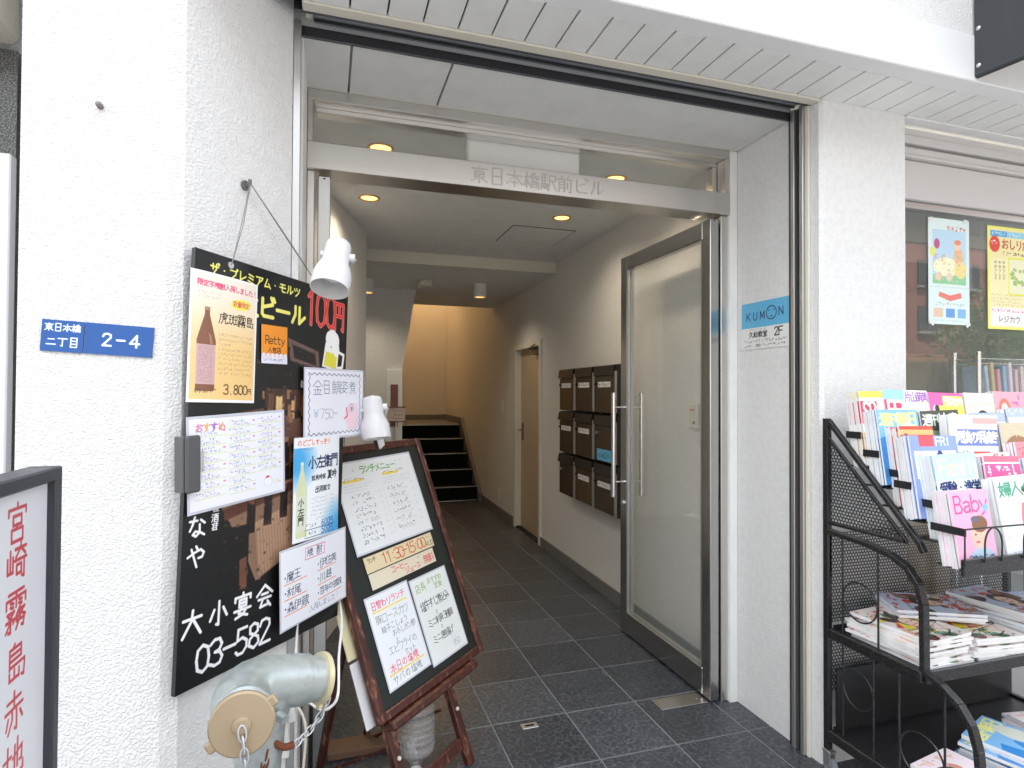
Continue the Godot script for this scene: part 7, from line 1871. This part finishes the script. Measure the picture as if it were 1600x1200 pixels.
		16: # rose, long-haired girl
			im.fill(Color(0.94, 0.66, 0.72)); disc(im, Vector2(34, 50), 22, 32, Color(0.86, 0.48, 0.40)); disc(im, Vector2(34, 48), 13, 18, Color(0.96, 0.86, 0.82)); scribble(im, Vector2(62, 8), 60, 34, Color(0.88, 0.40, 0.66), 5, 4); rect(im, 62, 56, 62, 20, Color(0.84, 0.92, 0.95)); scribble(im, Vector2(64, 58), 56, 14, Color(0.5, 0.62, 0.72), 2, 8)
		20, 21, 22: # busy photo covers for the flat stacks
			var pal := [[Color(0.93, 0.90, 0.88), Color(0.82, 0.18, 0.20), Color(0.20, 0.48, 0.28), Color(0.92, 0.84, 0.25), Color(0.15, 0.12, 0.12), Color(0.90, 0.72, 0.62)], [Color(0.78, 0.83, 0.92), Color(0.45, 0.28, 0.22), Color(0.92, 0.78, 0.70), Color(0.66, 0.46, 0.36), Color(0.20, 0.14, 0.14), Color(0.82, 0.20, 0.24)], [Color(0.94, 0.88, 0.90), Color(0.90, 0.74, 0.68), Color(0.80, 0.58, 0.52), Color(0.88, 0.36, 0.62), Color(0.30, 0.22, 0.24), Color(0.55, 0.66, 0.85)]][k - 20] as Array
			im.fill(pal[0])
			var rr := RandomNumberGenerator.new()
			rr.seed = 900 + k
			for j in 26: disc(im, Vector2(rr.randf_range(10, 116), rr.randf_range(40, 165)), rr.randf_range(5, 26), rr.randf_range(4, 15), pal[1 + rr.randi() % 5], rr.randf() * 3)
			disc(im, Vector2(64, 84), 25, 30, pal[4]); disc(im, Vector2(64, 92), 19, 23, Color(0.94, 0.80, 0.72))
			for sx in [-7, 8]: disc(im, Vector2(64 + sx, 90), 3.2, 2.2, Color(0.2, 0.14, 0.14))
			seg(im, Vector2(58, 104), Vector2(70, 104), 1.6, Color(0.78, 0.32, 0.34))
			for j in 20: seg(im, Vector2(rr.randf_range(0, 126), rr.randf_range(110, 178)), Vector2(rr.randf_range(0, 126), rr.randf_range(110, 178)), rr.randf_range(0.6, 2.0), pal[rr.randi() % 6])
			scribble(im, Vector2(5, 4), 118, 26, pal[5 if k == 21 else 1], 4.4, 5 + k)
			scribble(im, Vector2(6, 34), 60, 9, pal[4], 1.4, 6 + k)
			for j in 4: scribble(im, Vector2(rr.randf_range(2, 60), 124 + 13 * j), rr.randf_range(40, 64), 10, [Color.WHITE, pal[4]][j % 2], 1.8, 40 + j + k)
		17: # comic cover, flat stack
			im.fill(Color(0.96, 0.95, 0.93)); disc(im, Vector2(50, 70), 44, 22, Color(0.84, 0.20, 0.20), 0.4); disc(im, Vector2(80, 120), 46, 26, Color(0.93, 0.88, 0.25), -0.2); disc(im, Vector2(30, 112), 24, 14, Color(0.20, 0.50, 0.25)); rect(im, 4, 6, 40, 14, Color(0.85, 0.3, 0.35)); scribble(im, Vector2(50, 6), 70, 16, blk, 2, 3); disc(im, Vector2(100, 60), 16, 16, Color(0.5, 0.7, 0.85))
		18: # brown-haired cover, flat stack
			im.fill(Color(0.80, 0.84, 0.92)); rect(im, 0, 0, 126, 40, Color(0.95, 0.95, 0.95)); scribble(im, Vector2(6, 6), 110, 30, Color(0.82, 0.20, 0.25), 5, 5); disc(im, Vector2(70, 100), 50, 34, Color(0.62, 0.42, 0.32)); disc(im, Vector2(66, 112), 26, 22, Color(0.93, 0.80, 0.72)); disc(im, Vector2(56, 110), 4, 5, blk); disc(im, Vector2(78, 110), 4, 5, blk)
		19: # pale glamour cover, flat stack
			im.fill(Color(0.93, 0.88, 0.90)); disc(im, Vector2(60, 90), 30, 70, Color(0.92, 0.78, 0.72), 0.5); disc(im, Vector2(90, 50), 20, 30, Color(0.40, 0.28, 0.25), 0.4); scribble(im, Vector2(4, 4), 116, 24, Color(0.86, 0.34, 0.62), 4, 7); scribble(im, Vector2(8, 140), 80, 18, Color(0.35, 0.30, 0.60), 3, 9)
	return im

func magazine(label: String, im_mat: Material, w: float, h: float, t: float, at: Vector3, b: Basis, group := "magazines in the rack") -> Node3D:
	var m := part("magazine", sheet(w, h, t, im_mat, M.pages), null, self, at)
	m.basis = b
	tag(m, label, "magazine", group)
	return m

func side_bar(g: Geo, pts: Array, x: float, w: float, t: float):
	# flat bar bent in the y, z plane: pts are (z, y)
	for i in pts.size() - 1:
		var a := Vector3(x, pts[i].y, pts[i].x); var b := Vector3(x, pts[i + 1].y, pts[i + 1].x)
		var d := (b - a).normalized()
		var f := Transform3D(Basis(Vector3.RIGHT, d, Vector3.RIGHT.cross(d)), a)
		g.box(Vector3(-w / 2, -0.001, -t / 2), Vector3(w / 2, (b - a).length() + 0.001, t / 2), 0.0015, f)

func pierced(called: String, poly: Array, xf: Transform3D, parent: Node3D):
	# sheet with a grid of round holes: poly is in the sheet's own x, y
	var p := PackedVector2Array(poly)
	var t := Geometry2D.triangulate_polygon(p)
	var g := Geo.new()
	for i in range(0, t.size(), 3):
		var s := g.v.size()
		g.tri(xf * Vector3(p[t[i]].x, p[t[i]].y, 0), xf * Vector3(p[t[i + 1]].x, p[t[i + 1]].y, 0), xf * Vector3(p[t[i + 2]].x, p[t[i + 2]].y, 0))
		for k in 3: g.uv[s + k] = p[t[i + k]] / Vector2(0.0135, 0.0234)
	part(called, g, M.pierced, parent)

func magazine_rack():
	var im := Image.create(26, 45, false, Image.FORMAT_RGBA8)
	for y in 45:
		for x in 26:
			var d := 99.0
			for c in [Vector2(0, 0), Vector2(26, 0), Vector2(0, 45), Vector2(26, 45), Vector2(13, 22.5)]: d = minf(d, Vector2(x + 0.5, y + 0.5).distance_to(c))
			im.set_pixel(x, y, Color(0.13, 0.13, 0.135, 0.0 if d < 9.4 else 1.0))
	M.pierced = StandardMaterial3D.new()
	M.pierced.albedo_texture = ImageTexture.create_from_image(im)
	M.pierced.transparency = BaseMaterial3D.TRANSPARENCY_ALPHA_SCISSOR
	M.pierced.alpha_scissor_threshold = 0.5
	M.pierced.roughness = 0.4
	M.pages = mat(grey(1.0), 0.75)
	M.pages.albedo_texture = ramp_tex(noise(FastNoiseLite.TYPE_SIMPLEX, 0.03, 3, 71), 128, [[0.0, lin(0.72, 0.72, 0.71)], [0.5, lin(0.78, 0.78, 0.78)], [1.0, lin(0.82, 0.82, 0.82)]])
	triplanar(M.pages, 3.0)
	var r := thing("magazine_rack", "worn black metal magazine rack on casters in front of the shop window", "rack")
	var XL := 1.792; var XR := 2.74
	for x in [XL, XR]:
		var g := Geo.new()
		side_bar(g, [Vector2(-1.768, 0.085), Vector2(-1.768, 1.31)], x, 0.022, 0.022)
		part("post", g, M.worn, r)
		g = Geo.new()
		side_bar(g, [Vector2(-1.757, 1.300), Vector2(-1.405, 0.930), Vector2(-1.392, 0.905)], x, 0.018, 0.016)
		part("slanting_bar", g, M.worn, r)
		g = Geo.new()
		side_bar(g, [Vector2(-1.757, 1.235), Vector2(-1.450, 0.925), Vector2(-1.757, 0.922)], x, 0.010, 0.012)
		part("panel_edge", g, M.worn, r)
		pierced("pierced_panel", [Vector2(-1.752, 1.225), Vector2(-1.752, 0.925), Vector2(-1.455, 0.925)], Transform3D(Basis(Vector3(0, 0, 1), Vector3.UP, Vector3(-1, 0, 0)), Vector3(x, 0, 0)), r)
		# bent hoops closing the ends of the two shelves
		g = Geo.new()
		var hoop := [Vector2(-1.757, 0.892), Vector2(-1.60, 0.884), Vector2(-1.50, 0.868), Vector2(-1.445, 0.842), Vector2(-1.410, 0.80), Vector2(-1.394, 0.745), Vector2(-1.392, 0.54)]
		side_bar(g, hoop, x, 0.026, 0.018)
		part("end_hoop", g, M.worn, r)
		g = Geo.new()
		side_bar(g, [Vector2(-1.392, 0.535), Vector2(-1.335, 0.516), Vector2(-1.285, 0.485), Vector2(-1.250, 0.440), Vector2(-1.232, 0.380), Vector2(-1.226, 0.30), Vector2(-1.226, 0.155)], x, 0.026, 0.018)
		part("end_hoop", g, M.worn, r)
		# rods with rings between them
		for q in [[-1.70, 0.53, 0.885], [-1.555, 0.53, 0.872], [-1.70, 0.16, 0.52], [-1.575, 0.16, 0.52], [-1.48, 0.16, 0.52], [-1.33, 0.16, 0.512]]:
			g = Geo.new()
			g.tube([Vector3(x, q[1], q[0]), Vector3(x, q[2], q[0])], 0.0035, 6)
			part("rod", g, M.worn, r)
		for q in [[-1.628, 0.67, 0.070, 0.068], [-1.637, 0.36, 0.062, 0.066], [-1.405, 0.265, 0.073, 0.070]]:
			g = Geo.new()
			var loop := []
			for k in 28: loop.append(Vector3(x, q[1] + sin(TAU * k / 28) * q[3], q[0] + cos(TAU * k / 28) * q[2]))
			g.tube(loop, 0.003, 6, true)
			part("ring", g, M.worn, r)
	# back sheets and shelves
	for q in [[0.555, 0.885], [0.30, 0.50]]:
		pierced("pierced_panel", [Vector2(XL, q[0]), Vector2(XR, q[0]), Vector2(XR, q[1]), Vector2(XL, q[1])], Transform3D(Basis.IDENTITY, Vector3(0, 0, -1.757)), r)
	for q in [[0.524, -1.757, -1.395, 0.026], [0.150, -1.757, -1.215, 0.028]]:
		bx("shelf", Vector3(XL, q[0] - 0.006, q[1]), Vector3(XR, q[0], q[2]), M.worn, r, 0.001)
		bx("shelf_lip", Vector3(XL, q[0] - q[3], q[2]), Vector3(XR, q[0] + 0.014, q[2] + 0.012), M.worn, r, 0.003)
		for x in [XL, XR]: bx("shelf_lip", Vector3(x - 0.012, q[0] - q[3], q[1]), Vector3(x + 0.012, q[0] + 0.010, q[2] - 0.0005), M.worn, r, 0.003)
		bx("shelf_lip", Vector3(XL + 0.0125, q[0] + 0.0005, q[1] + 0.0005), Vector3(XR - 0.0125, q[0] + 0.02, q[1] + 0.006), M.worn, r, 0.001)
	bx("front_sheet", Vector3(XL + 0.02, 0.16, -1.752), Vector3(XR - 0.02, 0.38, -1.746), M.black_paint, r)
	# stepped trays for the standing magazines, a strap in front of each
	var Z := [-1.33, -1.40, -1.465, -1.52, -1.585, -1.65]
	var Y := [0.885, 0.950, 1.000, 1.030, 1.090, 1.150]
	for k in 6:
		bx("tray", Vector3(XL + 0.02, Y[k] - 0.008, Z[k] - 0.036), Vector3(XR - 0.02, Y[k] - 0.003, Z[k] + 0.058), M.black_paint, r)
		if k > 0:
			var lx: float = [1.796, 1.825, 1.806, 1.831, 1.808, 1.802][k] - 0.008
			bx("strap", Vector3(lx, Y[k] + 0.095, Z[k] - 0.035), Vector3(lx + 0.003, Y[k] + 0.119, Z[k] + 0.026), M.black_paint, r)
	bx("strap", Vector3(XL - 0.004, 0.985, -1.368), Vector3(XL - 0.001, 1.008, -1.262), M.black_paint, r)
	bx("tray_lip", Vector3(XL - 0.012, 0.868, -1.272), Vector3(XR, 0.918, -1.262), M.worn, r, 0.002)
	var wire := Geo.new()
	wire.tube([Vector3(XL - 0.012, 0.90, -1.259), Vector3(XL - 0.012, 1.008, -1.259), Vector3(XR, 1.008, -1.259)], 0.0028, 6)
	part("front_wire", wire, M.black_plastic, r)
	for k in 5:
		var c := XL + 0.105 + 0.165 * k
		var arch := []
		for j in 13: arch.append(Vector3(c - 0.036 * cos(PI * j / 12), 0.955 + 0.052 * sin(PI * j / 12), -1.2585))
		arch.push_front(Vector3(c - 0.036, 0.905, -1.2585)); arch.append(Vector3(c + 0.036, 0.905, -1.2585))
		wire = Geo.new()
		wire.tube(arch, 0.0026, 6)
		part("wire_arch", wire, M.black_plastic, r)
	for q in [Vector3(XL, 0, -1.768), Vector3(XL, 0, -1.24), Vector3(XR, 0, -1.768), Vector3(XR, 0, -1.24)]:
		var g := Geo.new()
		g.tube([q + Vector3(-0.009, 0.028, 0.012), q + Vector3(0.009, 0.028, 0.012)], 0.026, 18)
		var c := part("caster", g, mat(lin(0.22, 0.23, 0.25), 0.5), r)
		g = Geo.new()
		g.box(q + Vector3(-0.014, 0.028, -0.010), q + Vector3(-0.0105, 0.075, 0.022), 0.001)
		g.box(q + Vector3(0.0105, 0.028, -0.010), q + Vector3(0.014, 0.075, 0.022), 0.001)
		g.box(q + Vector3(-0.016, 0.075, -0.014), q + Vector3(0.016, 0.084, 0.024), 0.001)
		part("fork", g, M.alu, c)
	if true:
		fill_rack(Z, Y, XL, XR)

func fill_rack(Z: Array, Y: Array, XL: float, XR: float):
	var cov := []
	for k in 23: cov.append(print_mat(cover(k), 0.28))
	# [cover, tier, left edge, width, top, what it looks like]
	var list := [
		[0, 0, 1.796, 0.160, 1.107, "pink baby magazine at the front of the rack"],
		[1, 0, 1.990, 0.226, 1.145, "white magazine with a coral dress at the front of the rack"],
		[3, 0, 2.235, 0.20, 1.12, "pink and white weekly at the front end of the rack"],
		[2, 1, 1.825, 0.182, 1.212, "light blue education magazine behind the pink baby magazine"],
		[3, 1, 2.048, 0.162, 1.198, "pink and white weekly behind the coral dress magazine"],
		[12, 1, 2.235, 0.19, 1.19, "pale blue magazine at the end of the second tier"],
		[4, 2, 1.806, 0.208, 1.265, "blue magazine with a white band of faces in the third tier"],
		[20, 2, 2.075, 0.19, 1.20, "comic magazine half hidden in the third tier"],
		[5, 2, 2.297, 0.198, 1.234, "pink puzzle magazine in the third tier"],
		[6, 3, 1.831, 0.150, 1.293, "red weekly in the fourth tier"],
		[7, 3, 2.060, 0.232, 1.330, "large white and blue book in the fourth tier"],
		[8, 3, 2.309, 0.155, 1.300, "tan magazine with a brown photo in the fourth tier"],
		[9, 4, 1.808, 0.186, 1.347, "blue weekly with a pale yellow title in the fifth tier"],
		[10, 4, 2.006, 0.186, 1.344, "dark green weekly with a white title in the fifth tier"],
		[12, 4, 2.263, 0.168, 1.334, "white magazine half hidden in the fifth tier"],
		[12, 4, 2.446, 0.21, 1.352, "pale blue and pink magazine in the fifth tier"],
		[13, 5, 1.802, 0.106, 1.412, "yellow and red weekly in the rearmost tier"],
		[14, 5, 1.912, 0.212, 1.416, "white and red photo weekly in the rearmost tier"],
		[15, 5, 2.131, 0.172, 1.407, "hot pink and yellow magazine in the rearmost tier"],
		[11, 5, 2.316, 0.154, 1.407, "cream magazine with a dark-haired girl in the rearmost tier"],
		[16, 5, 2.475, 0.19, 1.413, "rose magazine with a red-haired girl in the rearmost tier"],
	]
	for q in list:
		var k: int = q[1]
		var h: float = q[4] - Y[k]
		var hh := h
		var lean := deg_to_rad(-9.0 if q[0] != 7 else -4.0)
		var b := Basis(Vector3.RIGHT, lean + rng.randf_range(-0.03, 0.03)) * Basis(Vector3.BACK, rng.randf_range(-0.035, 0.035))
		var top := Vector3(q[2] + q[3] / 2, q[4], Z[k])
		var n := 6 if q[2] < 1.85 else 4
		magazine(q[5], cov[q[0]], q[3], hh, 0.006, top - b.y * hh / 2 + b.z * 0.006, b)
		for j in range(1, n):
			var off := Vector3(rng.randf_range(-0.004, 0.003), rng.randf_range(-0.006, 0.001), 0)
			magazine("further copy behind the " + q[5], cov[q[0]], q[3], hh, 0.0090, top - b.y * hh / 2 + b.z * (0.003 - 0.0098 * j) + off, b, "copies behind the " + q[5])
	# flat stacks on the shelves: [cover, x, z, copies, turn, y, label]
	var flat := [
		[20, 1.925, -1.56, 9, 3.0, 0.525, "comic magazine on the shelf stack beside the end hoop"],
		[20, 2.165, -1.55, 7, -4.0, 0.525, "comic magazine on the second shelf stack from the hoop"],
		[21, 2.405, -1.56, 12, 8.0, 0.525, "magazine with a brown-haired cover on the tall shelf stack"],
		[12, 2.63, -1.56, 8, -3.0, 0.525, "pale blue magazine on the shelf stack at the far end"],
		[21, 2.10, -1.63, 3, 62.0, 0.608, "magazine with a brown-haired cover slung across the first two shelf stacks"],
		[22, 1.975, -1.36, 3, 10.0, 0.151, "pale pink magazine lying on the bottom shelf"],
		[9, 2.235, -1.40, 7, 18.0, 0.151, "blue magazine lying on the bottom shelf"],
		[22, 2.50, -1.42, 6, -6.0, 0.151, "pink magazine lying at the far end of the bottom shelf"],
	]
	for q in flat:
		for j in q[3]:
			var t := 0.0095 if q[5] > 0.4 else 0.011
			var b := Basis(Vector3.UP, deg_to_rad(q[4] + rng.randf_range(-4.5, 4.5))) * Basis(Vector3.RIGHT, -PI / 2)
			var at := Vector3(q[1] + rng.randf_range(-0.012, 0.012), q[5] + 0.0006 + (t + 0.0006) * j, q[2] + rng.randf_range(-0.010, 0.010))
			magazine(q[6] if j == q[3] - 1 else "copy under the top " + q[6], cov[q[0]], 0.205, 0.285, t, at, b, "magazines lying in flat stacks" if j == q[3] - 1 else "copies under the top " + q[6])
